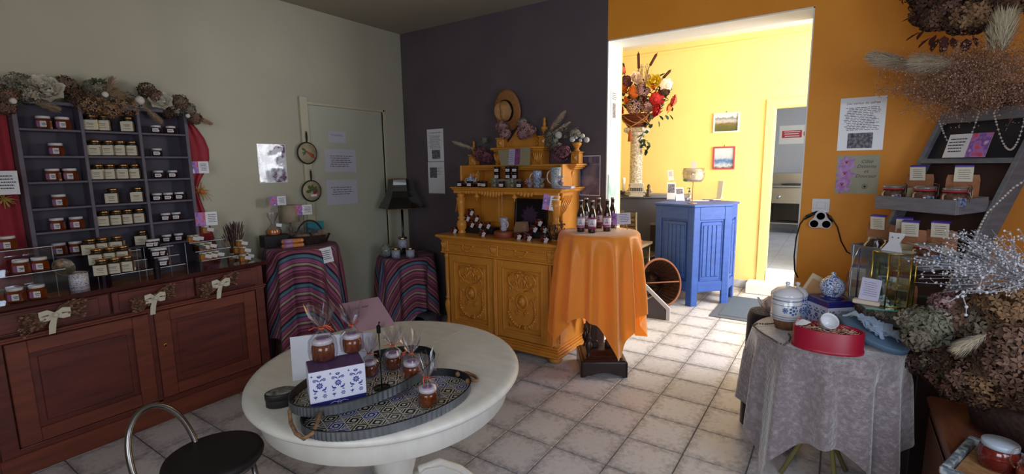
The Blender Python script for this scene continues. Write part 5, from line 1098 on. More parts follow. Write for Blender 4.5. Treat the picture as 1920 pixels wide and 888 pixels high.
mk('frame', M().cb(-.175,-.155,-.008,.008,0,.31,.003).cb(.155,.175,-.008,.008,0,.31,.003).cb(-.155,.155,-.008,.008,0,.02,.003).cb(-.155,.155,-.008,.008,.29,.31,.003), mat('dark_gilt', '#3c2f1f', .35, .4), fr)
b = M()
for k in range(34): a = k*2.4; l = .045+.075*((k*7) % 5)/5; pleaf(b, 0, .15, a, l, .011, -.0025-.00008*k)
mk('canvas', M().box(-.155,.155,-.002,.004,.02,.29), mat('near_black', '#120e14', .4), fr); mk('painted_petals', b, mat('dusky_purple', '#4a3450', .6), fr)
b = M(); rr = random.Random(31)
mk_ = thing('dried_bunch', 'brownish dried flower bunch on the dresser beside the beer bottles', 'dried flowers', (-1.86, 3.38, WD))
for k in range(70):
    a = rr.random()*6.28; e = Vector((rr.uniform(.0,.085)*math.cos(a)-.0, rr.uniform(.0,.06)*math.sin(a), rr.uniform(.03,.15))); b.tube([(0,0,0), e*.5, e], .0016, 4); leaf(b, e, (rr.uniform(-1,1), rr.uniform(-1,1), rr.uniform(-.5,1)), .03, .009); b.ball(tuple(e), .006, 5)
mk('dried_sprigs', b, mat('brown_sprig', '#5c4733', .9), mk_, kind='stuff')
o = price('crocus price card on a black clip stem at the right of the dresser worktop', .12, .125, (-1.90, 3.36, 1.30), R(25), roll=R(8), group=None); mk('clip_stem', M().tube([(0,.004,-.03),(0,.004,-.30)], .002, 6).cyl((0,.004,-.3125), .018, .005, 16), blackm, o)
# upper shelf
US = 1.4105
UY = BY0+UF+.03
for k, (px, w_) in enumerate(((863,'leftmost'),(881,'second from left'),(895,'third from left'),(908,'fourth from left'),(941,'fifth from left'),(974,'rightmost'))):
    place('dkb', lambda: darkjar(lidb, 'spice_jar'), (at(px, 340, y=UY).x, UY+(.0 if k != 2 else .045), US), R(20), f'small black-lidded jar with white label, {w_} along the dresser upper shelf edge', 'black-lidded jars on the upper shelf')
def favour(col):
    def f():
        t = thing('favour_bag', 'bag', 'bag'); mk('contents', M().ball((0,0,.022), .022, 12, sz=.95), mat('favour_'+col[1:], col, .5, col2='#8d8478', scale=60), t)
        b = M(); n = 20; rows = [(.022,.03),(.012,.044),(.008,.05),(.024,.072),(.028,.08)]
        b.add([(r_*(1+.25*math.sin(i*2.3+k))*math.cos(2*PI*i/n), r_*math.sin(2*PI*i/n), z) for k, (r_, z) in enumerate(rows) for i in range(n)], [(k*n+i, k*n+(i+1) % n, (k+1)*n+(i+1) % n, (k+1)*n+i) for k in range(4) for i in range(n)], 0, True); mk('tulle', b, clear('tulle', '#d8d2d8', .25, .6, .3), t)
        return t
    return f
for px, y, c, rc, w_ in ((927,UY,'#5f5a48','#2f8f3a','green-ribboned gift bag, left of two on the upper shelf'), (960,UY,'#5f6a48','#3f8a4a','green-ribboned gift bag in the middle of the upper shelf'), (993,UY,'#7d6480','#b58ac0','lilac-ribboned gift bag on the upper shelf'), (1016,UY,'#8a5a3a','#2f8f3a','green-ribboned gift bag with orange contents below the blue cup'), (1052,UY+.05,'#8a4f6a','#c07a9a','pink-ribboned gift bag on the pale flat box')):
    z = US if px != 1052 else US+.021
    t = favour(c)(); t.location = (at(px, 338, y=y).x, y, z); t['label'] = w_
    b = M()
    for k in range(7): a = k*.9+px; b.add([(0,0,0), (.028*math.cos(a)-.004, -.02, .02*math.sin(a)), (.032*math.cos(a), -.022, .022*math.sin(a)), (.028*math.cos(a)+.003, -.02, .02*math.sin(a)+.005)], [(0,1,2,3)])
    mk('ribbon', b, mat('ribbon_'+rc[1:], rc, .4), t, loc=(0,-.012,.047))
x = at(1057, 341, y=UY).x; o = mk('flat_box', M().cb(-.075,.075,-.02,.05,0,.02,.002), mat('lilac_card', '#8f8fa8', .4, col2='#c2bccb', scale=20)); o.location = (x, UY, US); tag(o, 'flat lilac patterned box at the right end of the upper shelf', 'box')
tp = thing('teapot', 'small blue-and-white teapot behind the black-lidded jars on the dresser', 'teapot', (at(881, 330, y=3.46).x, 3.47, US), 0)
o = mk('small_stand', M().cb(-.06,.06,-.04,.04,0,.02,.002), dstep); o.location = (tp.location.x, 3.47, US); tag(o, 'thin black stand under the small teapot on the dresser', 'stand'); tp.location.z += .0205
mk('pot_body', M().lathe([(.02,0),(.034,.006),(.045,.028),(.038,.05),(.02,.060)], 28), dft2, tp); mk('lid', M().lathe([(.022,.059),(.018,.068),(.005,.072),(.004,.078),(.009,.084),(0,.092)], 20), dft2, tp)
mk('spout', M().tube([(.038,0,.02),(.055,0,.032),(.064,0,.055),(.072,0,.060)], [.010,.007,.005,.004], 8), china, tp); mk('handle', M().tube([(-.036-.030*math.sin(PI*i/10), 0, .032+.024*math.cos(PI*i/10)) for i in range(11)], .004, 8), china, tp)
o = mk('cream_plinth', M().add([(-.14,-.03,0),(.14,-.03,0),(.14,.05,0),(-.14,.05,0),(-.125,-.02,.068),(.125,-.02,.068),(.125,.05,.068),(-.125,.05,.068)], [(0,3,2,1),(4,5,6,7),(0,1,5,4),(1,2,6,5),(2,3,7,6),(3,0,4,7)]), mat('cream_plinth_paint', '#8f8778', .6)); o.location = (at(948, 330, y=3.50).x, 3.50, US); tag(o, 'cream-coloured block under the six small labelled jars on the dresser', 'plinth'); PX_ = o.location.x
for c_, px in enumerate((926, 952, 982)):
    for r_ in range(2):
        x = at(px, 310, y=3.50).x; x = max(PX_-.095, min(PX_+.095, x))
        place('bkj', lambda: darkjar(lidb, 'spice_jar'), (x, 3.507, US+.0685+.0545*r_), R(20), f'small black-lidded jar, {"lower" if r_ == 0 else "upper"} one of the {["left", "middle", "right"][c_]} pair on the cream block', 'black-lidded jars on the cream block')
sg = thing('wide_sign', 'wide cream sign with a lilac card in its middle, on the dresser second tier', 'sign', (at(968, 294, y=3.53).x, 3.50, US+.185), 0, rot=(R(-8),0,R(4)))
mk('board', M().add([(-.135,0,0),(.15,0,0),(.15,.003,0),(-.135,.003,0),(-.175,0,.135),(.145,0,.15),(.145,.003,.15),(-.175,.003,.135)], [(0,3,2,1),(4,5,6,7),(0,1,5,4),(1,2,6,5),(2,3,7,6),(3,0,4,7)]), mat('sage_cream_card', '#8a8265', .6), sg)
mk('card', M().box(-.06,.045,-.002,0,.005,.14), mat('lilac_paper', '#a79cb8', .5), sg); mk('picture', M().box(.0,.05,-.003,-.002,.005,.14), mat('plum_photo', '#5b2c62', .4, col2='#8a4a78', scale=30), sg); mk('print', bars(.05, 6, -.03, .115, .017, .003, 3, y=-.003), INK, sg)
bpy.data.objects.remove(sg.children[0]) if 0 else None
sgp = mk('sign_support', M().cb(-.006,.006,.006,.012,-.185,.06,.001), dstep, sg)
az2 = tilepat(); blu = delft('blue_azulejo', '#c8cede', '#1f3f97', 20); grid_ = delft('multicolour_azulejo', '#c2bfae', '#3b6a9a', 24)
mug('tall_mug', 'tall mug with cobalt blue tile pattern on the dresser upper shelf', (at(1008, 332, y=3.50).x, 3.50, US), R(8), [(0,.004),(.036,0),(.038,.004),(.038,.115),(.040,.14),(.037,.14),(.034,.02),(0,.014)], blu, .075, .045, .040)
mug('tall_mug', 'tallest mug with multicolour tile pattern at right of the dresser upper shelf', (at(1041, 338, y=3.42).x, 3.43, US), R(8), [(0,.004),(.034,0),(.036,.004),(.046,.165),(.043,.165),(.032,.02),(0,.014)], grid_, .09, .055, .045)
# top of the dresser
hat = thing('straw_hat', 'tan straw hat with a black band leaning on the top of the ochre dresser', 'hat', (at(951, 205, y=3.72).x, 3.715, 2.085), 0, rot=(R(97), R(0), R(-8)))
strw = mat('tan_straw', '#a5703f', .8, col2='#8f5d33', scale=60, bump=.3, bscale=200)
b = M(); prof = [(.185,-.006),(.187,-.002),(.160,.004),(.110,.002),(.095,.004)]; b.lathe(prof, 48, sx=.86, sy=1); mk('brim', b, strw, hat)
b = M(); vs = []; n = 40; pr2 = [(.095,.004),(.093,.03),(.088,.07),(.078,.10),(.05,.118),(.02,.112),(0,.108)]
for r_, z in pr2:
    for i in range(n):
        a = 2*PI*i/n; x, y = r_*.86*math.cos(a), r_*math.sin(a); dz = -.022*math.exp(-(x/.018)**2) if z > .08 else 0; pin = 1-.14*(z/.11)*max(0, math.sin(a))**2; vs.append((x*pin, y*pin, z+dz))
b.add(vs, [(k*n+i, k*n+(i+1) % n, (k+1)*n+(i+1) % n, (k+1)*n+i) for k in range(len(pr2)-1) for i in range(n)], 0, True); mk('crown', b, mat('light_straw', '#b98a58', .8, col2='#a67848', scale=60, bump=.3, bscale=200), hat)
mk('hat_band', M().lathe([(.0965,.005),(.0955,.034)], 48, sx=.86, sy=1), blackm, hat)
dd = thing('dried_arrangement', 'dried hydrangeas, pampas and white balls along the stepped dresser top', 'dried flowers', (-2.38, 3.66, 1.76))
DG = lambda px, py, y: tuple(at(px, py, y=y)-Vector((-2.38, 3.66, 1.76)))
for k, (px, py, y, r_, kd) in enumerate(((941,238,3.62,.06,'pink'),(948,250,3.62,.05,'pink'),(982,238,3.62,.055,'pink'),(990,246,3.61,.065,'pink'),(979,252,3.60,.045,'pink'),(900,288,3.60,.075,'plum'),(912,294,3.59,.06,'plum'),(1048,288,3.58,.075,'plum'),(1058,282,3.58,.05,'plum'),(1034,266,3.60,.06,'olive'),(1042,275,3.60,.05,'olive'),(908,262,3.62,.03,'green'),(980,230,3.62,.035,'grey'),(1078,250,3.60,.04,'grey'),(1030,252,3.62,.045,'olive'))):
    head(dd, DG(px, py, y), r_, kd, 110, 50+k, .011)
for px, py, r_ in ((1047,253,.030),(1073,261,.022),(1092,255,.020),(1100,262,.022),(1088,263,.014),(1080,258,.012)): mk('white_ball', M().ball((0,0,0), r_, 14), mat('pale_ball', '#b9b7b4', .6, bump=.3, bscale=40), dd, loc=DG(px, py, 3.56))
for k, (a, b_, w_, n, m_) in enumerate((((893,280,3.62),(848,265,3.58),.03,380,pampl), ((1028,248,3.62),(1060,208,3.60),.035,420,pamp), ((1035,250,3.62),(1070,228,3.60),.022,200,pamp))): pl(dd, DG(*a), DG(*b_), w_, n, 60+k, m_, 0)
b = M(); rr = random.Random(5)
for k in range(26): p = Vector(DG(1050+rr.random()*45, 240+rr.random()*20, 3.60)); b.tube([DG(1035, 262, 3.62), p*.7+Vector(DG(1035,262,3.62))*.3+Vector((0,0,.02)), p], .0015, 4); leaf(b, p, (rr.uniform(-1,1),-.5,rr.uniform(-.5,1)), .035, .008)
for px, py, px2, py2 in ((1060,244,1085,238),(880,292,866,330),(1086,280,1082,300)): b.tube([DG(px,py,3.6), DG((px+px2)/2-4,(py+py2)/2,3.58), DG(px2,py2,3.58)], .0015, 4)
mk('twigs', b, mat('grey_twig', '#6d665c', .9), dd, kind='stuff')
# bottles on the orange cloth
beer = mat('brown_glass', '#2e1408', .08, coat=1, trans=.25, ior=1.45); blab = mat('beer_label', '#d4cfdc', .4); bmag = mat('magenta_band', '#8a2258', .4)
def bottle():
    t = thing('beer_bottle', 'b', 'bottle')
    mk('bottle_body', M().lathe([(.026,0),(.030,.004),(.0305,.01),(.0305,.130),(.026,.152),(.016,.178),(.0135,.20),(.0135,.228),(.0145,.23),(.0145,.236),(.013,.238)], 26), beer, t)
    mk('cap', M().lathe([(.0155,.231),(.0158,.238),(.013,.243),(0,.244)], 20), mat('silver_cap', '#b9b9c0', .3, .8), t)
    l = M().lathe([(.0311,.030),(.0311,.118)], 26); l.lathe([(.0314,.030),(.0314,.050)], 26, mi=1); l.lathe([(.0314,.104),(.0314,.118)], 26, mi=1)
    l.v = list(l.v); mk('label', l, [blab, bmag], t)
    e = M(); 
    for k, (a, b_) in enumerate((((-.010,.062),(0,.092)), ((0,.092),(.010,.062)), ((-.006,.072),(.006,.072)), ((-.010,.062),(.0,.070)), ((.0,.070),(.010,.062)))): e.tube([(a[0], -.0318, a[1]), (b_[0], -.0318, b_[1])], .0014, 4)
    for s, z, sz in (('BIERE BLANCHE', .107, .0098), ('AU SAFRAN', .035, .0115)):
        tx = text_mesh(s, sz, bold=.0002); tx.v = [(.0316*math.sin(x/.0316), -.0318*math.cos(x/.0316), z_) for x, y_, z_ in tx.v]; e.merge(tx, Matrix.Translation((0,0,z)), 1)
    mk('label_print', e, [bmag, blab], t); return t
for k, (px, py, w_) in enumerate(((1089,434,'leftmost, in the front row'), (1110,436,'in the middle of the front row'), (1138,433,'at the right of the front row'), (1099,428,'behind, second from the left'), (1122,427,'behind, in the middle'), (1148,427,'rightmost, in the back row'))):
    p = at(px, py, z=OH+.001); place('bt', bottle, (p.x, p.y, OH+.001), R([20,24,18,40,28,20][k]), f'brown beer bottle with white and magenta label, {w_}', 'beer bottles on the orange cloth')
es = thing('easel_card', 'small easel with a pale crocus card behind the beer bottles', 'sign', (-1.385, 3.565, OH+.001), R(10))
b = M()
for x in (-.035, .035): b.tube([(x*1.3,0,0),(x*.2,.03,.15)], .003, 5)
b.tube([(0,.09,0),(0,.03,.15)], .003, 5); b.tube([(-.045,.002,.03),(.045,.002,.03)], .003, 5); mk('easel', b, mat('light_wood', '#a57e5c', .6), es)
c_ = mk('card', M().box(-.07,.07,0,.001,-.045,.045), mat('pale_card', '#cdcbe0', .5), es, loc=(.0,-.012,.085), rot=(R(-14), R(-6), 0)); mk('picture', M().box(-.07,-.035,-.001,0,-.045,.045), crocus_mat(), c_); mk('print', bars(.08, 5, .02, .03, .013, .003, 5), INK, c_)
# ================================================================ FAR ROOM
def fl(px, py, **k): return at(px, py, **k)
cz_ = 1.1855
colp_ = at(1192, 345, y=6.15)
pc_ = thing('column_pedestal', 'speckled pale stone column standing on the grey curved counter', 'pedestal', (colp_.x, 6.15, cz_))
stone = mat('speckled_stone', '#c9bfae', .6, col2='#8f8472', scale=60, detail=3, ramp=(.4,.6)); Hc = .86
mk('column_shaft', M().lathe([(.115,.055),(.10,.075),(.085,.10),(.090,.13),(.080,.16),(.078,Hc-.16),(.085,Hc-.13),(.078,Hc-.115),(.105,Hc-.06)], 24), stone, pc_)
mk('column_base', M().cb(-.125,.125,-.125,.125,0,.055,.008), stone, pc_); mk('capital', M().cb(-.13,.13,-.13,.13,Hc-.06,Hc,.012).lathe([(.10,Hc-.10),(.125,Hc-.06)], 24), stone, pc_)
fb = thing('flower_arrangement', 'big basket of red, orange and cream silk flowers on the stone column', 'flowers', (colp_.x, 6.15, cz_+Hc+.001)); FZ = cz_+Hc
b = M()
for k in range(8): b.torus((0,0,.012+.02*k), .11+.013*k, .011, 30, 6)
b.lathe([(0,.0),(.10,.0),(.19,.15)], 30); mk('basket', b, mat('red_wicker', '#5c2418', .7, bump=.4), fb)
b = M()
for a in (-.6, .3): b.tube([(.2*math.sin(a+t*.35), -.19-.01*math.sin(t), .14-.10*math.sin(PI*min(1, t/6))) for t in range(7)], .006, 6)
b.tube([(-.19,-.10,.15),(-.1,-.2,.06),(0,-.22,.0),(.12,-.19,.07),(.19,-.08,.16)], .006, 6).tube([(.0,-.22,.0),(.0,-.23,-.06)], .01, 8); mk('gold_cord', b, mat('gold_cord', '#9a6a32', .5), fb)
mk('tassel', M().lathe([(.005,0),(.018,-.02),(.012,-.04),(.022,-.05),(.030,-.14),(0,-.14)][::-1], 14, (0,-.235,-.04)), mat('rust_tassel', '#8a4220', .7), fb)
FC = Vector((colp_.x, 6.15, FZ))
col_f = {'red': '#c32b33', 'orange': '#cf6a28', 'cream': '#e6c9b4', 'yellow': '#e3c437', 'coral': '#c94d3c', 'burgundy': '#5a1c2a'}
for k, (px, py, r_, c_) in enumerate(((1192,148,.075,'cream'),(1226,154,.085,'yellow'),(1216,148,.05,'cream'),(1251,160,.075,'cream'),(1230,187,.085,'red'),(1234,208,.08,'red'),(1184,174,.08,'orange'),(1266,190,.07,'coral'),(1257,203,.06,'orange'),(1166,165,.07,'orange'),(1206,188,.05,'burgundy'),(1223,162,.05,'red'),(1160,205,.07,'red'),(1163,133,.06,'coral'),(1172,190,.06,'orange'))):
    q = at(px, py, y=5.98)-FC; mk('silk_flower', rose(r_, k), mat('silk_'+c_, col_f[c_], .7), fb, loc=q, rot=(R(75), 0, random.uniform(0, 6)))
for k, (px, py, r_, kd) in enumerate(((1204,168,.095,'pink'),(1190,200,.105,'pink'),(1213,200,.07,'pink'),(1245,172,.06,'dark'),(1176,152,.07,'plum'))): head(fb, at(px, py, y=6.02)-FC, r_, kd, 150, 90+k, .018)
b = M(); rr = random.Random(9)
for k in range(190):
    px, py = max(1160, min(1262, rr.gauss(1205, 26))), max(140, min(226, rr.gauss(190, 20))); q = at(px, py, y=6.05+rr.random()*.1)-FC; leaf(b, q, (rr.uniform(-1,1), -rr.random(), rr.uniform(-1,1)), .085, .026)
for k in range(40): t = k/40; q = at(1208+6*math.sin(t*9)+rr.uniform(-6,6), 222+62*t, y=6.12)-FC; leaf(b, q, (rr.uniform(-1,1), -rr.random(), rr.uniform(-1,.2)), .075, .028)
mk('foliage', b, mat('silk_leaf', '#33513a', .7, col2='#243d2c', scale=12), fb, kind='stuff')
b = M()
for (a, b_) in (((1172,142),(1168,118)),((1198,135),(1197,98)),((1216,128),(1232,100)),((1240,150),(1258,131))):
    p_, q_ = at(*a, y=6.1)-FC, at(*b_, y=6.12)-FC; b.tube([p_*.3, p_, q_], .005, 5); d_ = (q_-p_)
    b.tube([p_+d_*.15, p_+d_*.2, p_+d_*.9, p_+d_*.97, p_+d_*1.05], [.004,.017,.017,.006,.002], 8)
mk('bulrushes', b, mat('bulrush_brown', '#4a1f14', .8), fb)
b = M()
for k in range(26): p_ = at(1195+rr.random()*20, 120-rr.random()*20+20, y=6.12)-FC; b.tube([(0,0,.2), p_*.6, p_], .002, 4).ball(tuple(p_), .008, 5)
mk('dried_sprays', b, mat('pale_spray', '#b9a27c', .9), fb, kind='stuff')
# things on the curved counter
def oncc(px, y=5.95): return (at(px, 360, y=y).x, y, cz_)
cd_ = thing('candlestick', 'white candle in a dark holder at the left end of the grey curved counter', 'candle', oncc(1169)); mk('candle', M().lathe([(.018,.06),(.018,.17),(.026,.20),(.022,.23),(0,.24)], 14), mat('wax', '#d9d5cc', .4), cd_); mk('holder', M().lathe([(.045,0),(.045,.008),(.015,.02),(.02,.06)], 16), mat('dark_iron'), cd_)
o = mk('wicker_bowl', M().lathe([(.05,0),(.075,.03),(.085,.06),(.078,.06),(.045,.008),(0,.008)], 24), wick); o.location = oncc(1160, 6.05); tag(o, 'small dark wicker bowl beside the white candle on the grey counter', 'bowl')
og = thing('spool_rack', 'white rack holding rows of dark spools on the grey curved counter', 'rack', oncc(1193, 5.93)); b = M().cb(-.085,.085,-.03,.03,0,.012,.002).cb(-.085,.085,.02,.03,.012,.16,.002)
for z in (.06,.11,.16): b.cb(-.085,.085,-.03,.02,z,z+.006,.001)
mk('rack', b, china, og)
for k in range(7): mk('spool', M().lathe([(.009,.0),(.009,.004),(.006,.006),(.006,.036),(.009,.038),(.009,.042)], 8, (-.072+.024*k, -.015, .066)), mat('spool_ink', '#2c2f4a' , .5), og)
o = thing('figurine', 'small dark brown figurine at the right of the spool rack', 'figurine', oncc(1216, 5.95)); mk('figure', M().lathe([(.03,0),(.035,.02),(.02,.05),(.028,.08),(.015,.10),(.022,.125),(.012,.15),(0,.155)], 14), mat('bronze', '#4a3626', .4, .3, bump=.4), o); mk('base', M().cyl((0,0,-.0),.042,.012,18), darkw, o)
o = mk('ceramic_bird', M().ball((0,0,.03),.03,12,sx=1.4,sz=.9).ball((.04,0,.065),.017,10).tube([(.052,0,.065),(.068,0,.062)], [.006,.001], 6).tube([(-.03,0,.04),(-.07,0,.06)], [.014,.004], 6), mat('grey_glaze', '#9aa1a8', .3, coat=.6)); o.location = (oncc(1205, 5.80)[0], 5.80+.2, cz_); tag(o, 'small grey ceramic bird between spool rack and figurine', 'figurine')
# pictures on the far wall
def framed(label, c, w, h, fm_, pm, fw=.018, group=None):
    t = thing('framed_picture', label, 'picture', c, 0, group)
    b = M()
    for x0, x1, z0, z1 in ((-w/2, w/2, -h/2, -h/2+fw), (-w/2, w/2, h/2-fw, h/2), (-w/2, -w/2+fw, -h/2+fw, h/2-fw), (w/2-fw, w/2, -h/2+fw, h/2-fw)): b.cb(x0, x1, -.018, 0, z0, z1, .002)
    mk('frame', b, fm_, t); mk('print', M().box(-w/2+fw, w/2-fw, -.006, 0, -h/2+fw, h/2-fw), pm, t); mk('hook', M().tube([(0,-.004,h/2),(0,-.004,h/2+.02)], .003, 6), mat('dark_iron'), t); return t
def landscape(name, stops):
    m = mat(name, '#888888', .3, coat=.6); nt = m.node_tree; N = nt.nodes.new; L = nt.links.new; tc = N('ShaderNodeTexCoord'); sp = N('ShaderNodeSeparateXYZ'); L(tc.outputs['Generated'], sp.inputs[0])
    no = N('ShaderNodeTexNoise'); no.inputs['Scale'].default_value = 5; L(tc.outputs['Generated'], no.inputs['Vector']); a = N('ShaderNodeMath'); a.operation = 'MULTIPLY_ADD'; a.inputs[1].default_value = .35; L(no.outputs['Fac'], a.inputs[0]); L(sp.outputs[2], a.inputs[2])
    cr = N('ShaderNodeValToRGB'); L(a.outputs[0], cr.inputs[0]); L(cr.outputs[0], nt.nodes['Principled BSDF'].inputs['Base Color']); es_ = cr.color_ramp.elements; es_[0].position, es_[0].color = stops[0][0], lin(stops[0][1]); es_[1].position, es_[1].color = stops[1][0], lin(stops[1][1])
    for p, c in stops[2:]: e = es_.new(p); e.color = lin(c)
    return m
framed('white-framed landscape photo of hills under grey sky on the yellow wall', (-1.243, FY-.001, 2.086), .305, .245, whitep, landscape('hill_photo', [(.15,'#4b5230'),(.45,'#5f6238'),(.62,'#7a6a44'),(.78,'#b9bcc0'),(.95,'#7f8690'),(1.1,'#dfe2e4')]))
framed('red-framed picture of a blue lake hung low on the yellow wall', (-1.25, FY-.001, 1.648), .26, .285, mat('red_frame', '#b8455a', .5), landscape('lake_photo', [(.15,'#2f3f3a'),(.30,'#c8d3e0'),(.45,'#5d83b8'),(.55,'#4d78b5'),(.70,'#b7c8dc'),(1.0,'#d3dbe6')]))
# things on the blue counter
CT = CH+.0015
def ob_(px, py, dz=0): p = at(px, py, z=CT); return (p.x, p.y, CT+dz)
lt = thing('display_bowl', 'clear bowl of white tulle on a thin rod, standing on the blue counter', 'bowl', (-1.36, 5.62, CT))
mk('rod', M().cyl((0,0,0), .05, .008, 20).tube([(0,0,.008),(0,0,.24)], .005, 8), mat('light_wood'), lt)
mk('bowl', M().lathe([(.0,.24),(.09,.245),(.115,.28),(.12,.33),(.11,.395),(.108,.395),(.117,.33),(.0,.245)], 28), clear('bowl_glass', '#f5f2ee', .2, .08, .5), lt); mk('tulle_filling', M().lathe([(.0,.25),(.09,.26),(.108,.30),(.105,.36),(.07,.385),(0,.375)], 24), mat('white_tulle', '#d9d4cf', .9, bump=.8), lt)
mk('green_leaves', M().ball((-.07,-.05,.262), .03, 8, sz=.5), mat('bright_green', '#4aa04e', .6), lt); mk('card', M().box(-.03,.03,-.004,-.002,.39,.47), WHITE, lt)
pt_ = mat('pale_paper', '#d9d9dc', .5)
for k, (px, py, w, h, rz, tl, lb, pc2) in enumerate(((1258, 374, .10, .22, .3, -.25, 'leaning brochures in a clear holder at the left of the blue counter', (-.4,.4,-.1,.4)), (1274, 376, .10, .18, .5, -.5, 'tilted leaflet on a small wooden foot on the blue counter', (-.4,.4,0,.4)), (1349, 371, .075, .22, -.5, -.15, 'tall white framed card leaning on the blue counter', None))):
    x, y, z = ob_(px, py); o = sheet('leaflet', lb, 'leaflet', w, h, (x, y, z+h/2*math.cos(tl)+.001), rz, tl, 0, None, pic=pc2, pic_mat=mono, m=pt_, thick=.004)
    mk('foot', M().cb(-.04,.04,-.01,.05,-h/2,-h/2+.006,.001), acryl if k != 2 else whitep, o)
x, y, z = ob_(1254, 373); o = sheet('notice_card', 'narrow white card raised on a stem at the left end of the blue counter', 'card', .07, .13, (x, y+.05, z+.30), .2, 0, -.15, m=pt_, lines=(.7,4,0,.3,.12,.03)); mk('stem', M().tube([(0,.004,-.06),(0,.004,-.295)], .003, 6).cyl((0,.004,-.30),.02,.006,14), acryl, o)
x, y, z = ob_(1357, 369); o = sheet('notice_card', 'white card on a dark stem at the right end of the blue counter', 'card', .095, .11, (x, y, z+.27), 0, 0, .1, m=pt_, lines=(.7,3,0,.3,.15,.04)); mk('stem', M().tube([(0,.004,-.05),(0,.004,-.265)], .003, 6).cyl((0,.004,-.27),.02,.006,14), mat('dark_iron'), o)
x, y, z = ob_(1335, 369); o = mk('wooden_box', M().cb(-.05,.05,-.04,.04,0,.125,.004).cb(-.055,-.048,-.043,-.036,0,.13,.001), mat('light_wood', )); o.location = (x, y, z); tag(o, 'plain upright wooden box on the blue counter before the red-framed picture', 'box')
x, y, z = ob_(1292, 375); o = thing('gel_bottle', 'clear pump bottle with small blue figures on the blue counter', 'bottle', (x, y, z)); mk('bottle_body', M().lathe([(.028,0),(.03,.005),(.03,.07),(.012,.09),(.012,.10)], 18), clear('gel', '#dfe6ea', .2, .08, .5), o); mk('pump', M().lathe([(.013,.10),(.013,.115),(.004,.118),(.004,.14),(.012,.142),(.012,.150)], 12).tube([(0,0,.146),(-.03,0,.146)], .004, 6), navy, o)
for k, (px, py, r_, lb) in enumerate(((1311, 376, .3, 'loose white papers in the middle of the blue counter'), (1330, 374, -.3, 'loose white papers further right on the blue counter'))):
    x, y, z = ob_(px, py); o = mk('papers', M().box(-.10,.10,-.07,.07,0,.003).box(-.09,.11,-.06,.075,.003,.006), pt_); o.location = (x, y, z); o.rotation_euler = (0,0,r_); tag(o, lb, 'papers')
x, y, z = ob_(1327, 376, .0065); o = mk('pen', M().tube([(-.06,0,.004),(.06,.01,.004)], .004, 6), blackm); o.location = (x, y, z); tag(o, 'black pen lying on the papers of the blue counter', 'pen')
# office chair behind
oc = thing('office_chair', 'grey-brown ribbed office chair behind the blue counter', 'chair', (-2.12, 5.90, 0), R(158)); och = mat('taupe_leather', '#5d5148', .5)
for k in range(9): mk('back_slat', M().cb(-.22,.22,-.02+.004*k*0,.02,0,.052,.012), och, oc, loc=(0, .20+.02*abs(k-3)*.3, .50+.057*k))
for k in range(6): mk('seat_slat', M().cb(-.23,.23,0,.065,-.02,.02,.012), och, oc, loc=(0, -.24+.07*k, .46))
mk('side_rail', M().tube([(.235,-.25,.46),(.235,.16,.45),(.235,.22,.55),(.235,.24,1.02)], .012, 8), chrome, oc); mk('side_rail', M().tube([(-.235,-.25,.46),(-.235,.16,.45),(-.235,.22,.55),(-.235,.24,1.02)], .012, 8), chrome, oc)
b = M().lathe([(.03,.08),(.03,.43)], 12)
for k in range(5): a = k*1.257; b.tube([(0,0,.09),(.26*math.cos(a),.26*math.sin(a),.05)], .015, 6)
mk('swivel_base', b, chrome, oc)
for k in range(5): a = k*1.257; mk('castor', M().ball((.26*math.cos(a),.26*math.sin(a),.026), .026, 8), blackm, oc)
# small tables with things
bt = thing('small_table', 'low wooden-topped table with metal legs between the orange cloth and blue counter', 'table', (-1.98, 5.38, 0)); mk('tabletop', M().cb(-.20,.20,-.20,.20,.66,.69,.004), mat('pale_beige_top', '#8d7560', .5), bt)
for sx in (-.17,.17):
    for sy in (-.17,.17): mk('leg', M().tube([(sx,sy,0),(sx,sy,.66)], .012, 8), chrome, bt)
o = mk('orange_cloth_item', M().ball((0,0,.018), .05, 12, sz=.36), mat('bright_orange', '#cf4a1e', .7, bump=.6)); o.location = (-1.90, 5.42, .6905); o.name = 'folded_napkin'; tag(o, 'crumpled bright orange napkin on the low wooden-topped table', 'napkin')
dk_ = thing('desk', 'dark desk with a grey top behind the ribbed office chair', 'desk', (-1.90, 6.26, 0)); 
mk('desktop', M().cb(-.13,.11,-.06,.06,.80,.82,.003), gm, dk_); mk('cabinet', M().cb(-.12,.10,-.05,.05,0,.80,.003), mat('near_black_wood', '#2a2226', .5), dk_)
o = mk('paper_cup', M().lathe([(.03,0),(.04,.09),(.038,.09),(.028,.003),(0,.003)], 20), china); o.location = (-1.89, 6.25, .821); tag(o, 'white cup standing on the dark desk beside the blue counter', 'cup')
# lying basket
wb = thing('wicker_basket', 'brown wicker basket lying on its side against the blue counter', 'basket', (-1.62, 5.30, 0)); wk2 = mat('brown_wicker', '#5a3427', .7, col2='#38201a', scale=50, bump=.5)
axq = Matrix.Translation((0,0,.27)) @ Matrix.Rotation(R(42),4,'Z') @ Matrix.Rotation(R(74),4,'X')
b = M(); L_ = [(.0,-.20),(.13,-.20),(.19,-.12),(.215,.0),(.22,.07)]
for k in range(22):
    t = k/21; z_ = -.19+.26*t; r_ = .14+.085*math.sin(t*PI*.5); b.torus((0,0,z_), r_, .0065, 40, 5, T=axq, sy=1.15)
for k in range(34): a = 2*PI*k/34; b.tube([(.10*math.cos(a), .115*math.sin(a), -.20), (.17*math.cos(a), .195*math.sin(a), -.12), (.222*math.cos(a), .255*math.sin(a), .075)], .005, 5, T=axq)
b.lathe([(0,-.2),(.14,-.2)], 24, T=axq); mk('basket_body', b, wk2, wb)
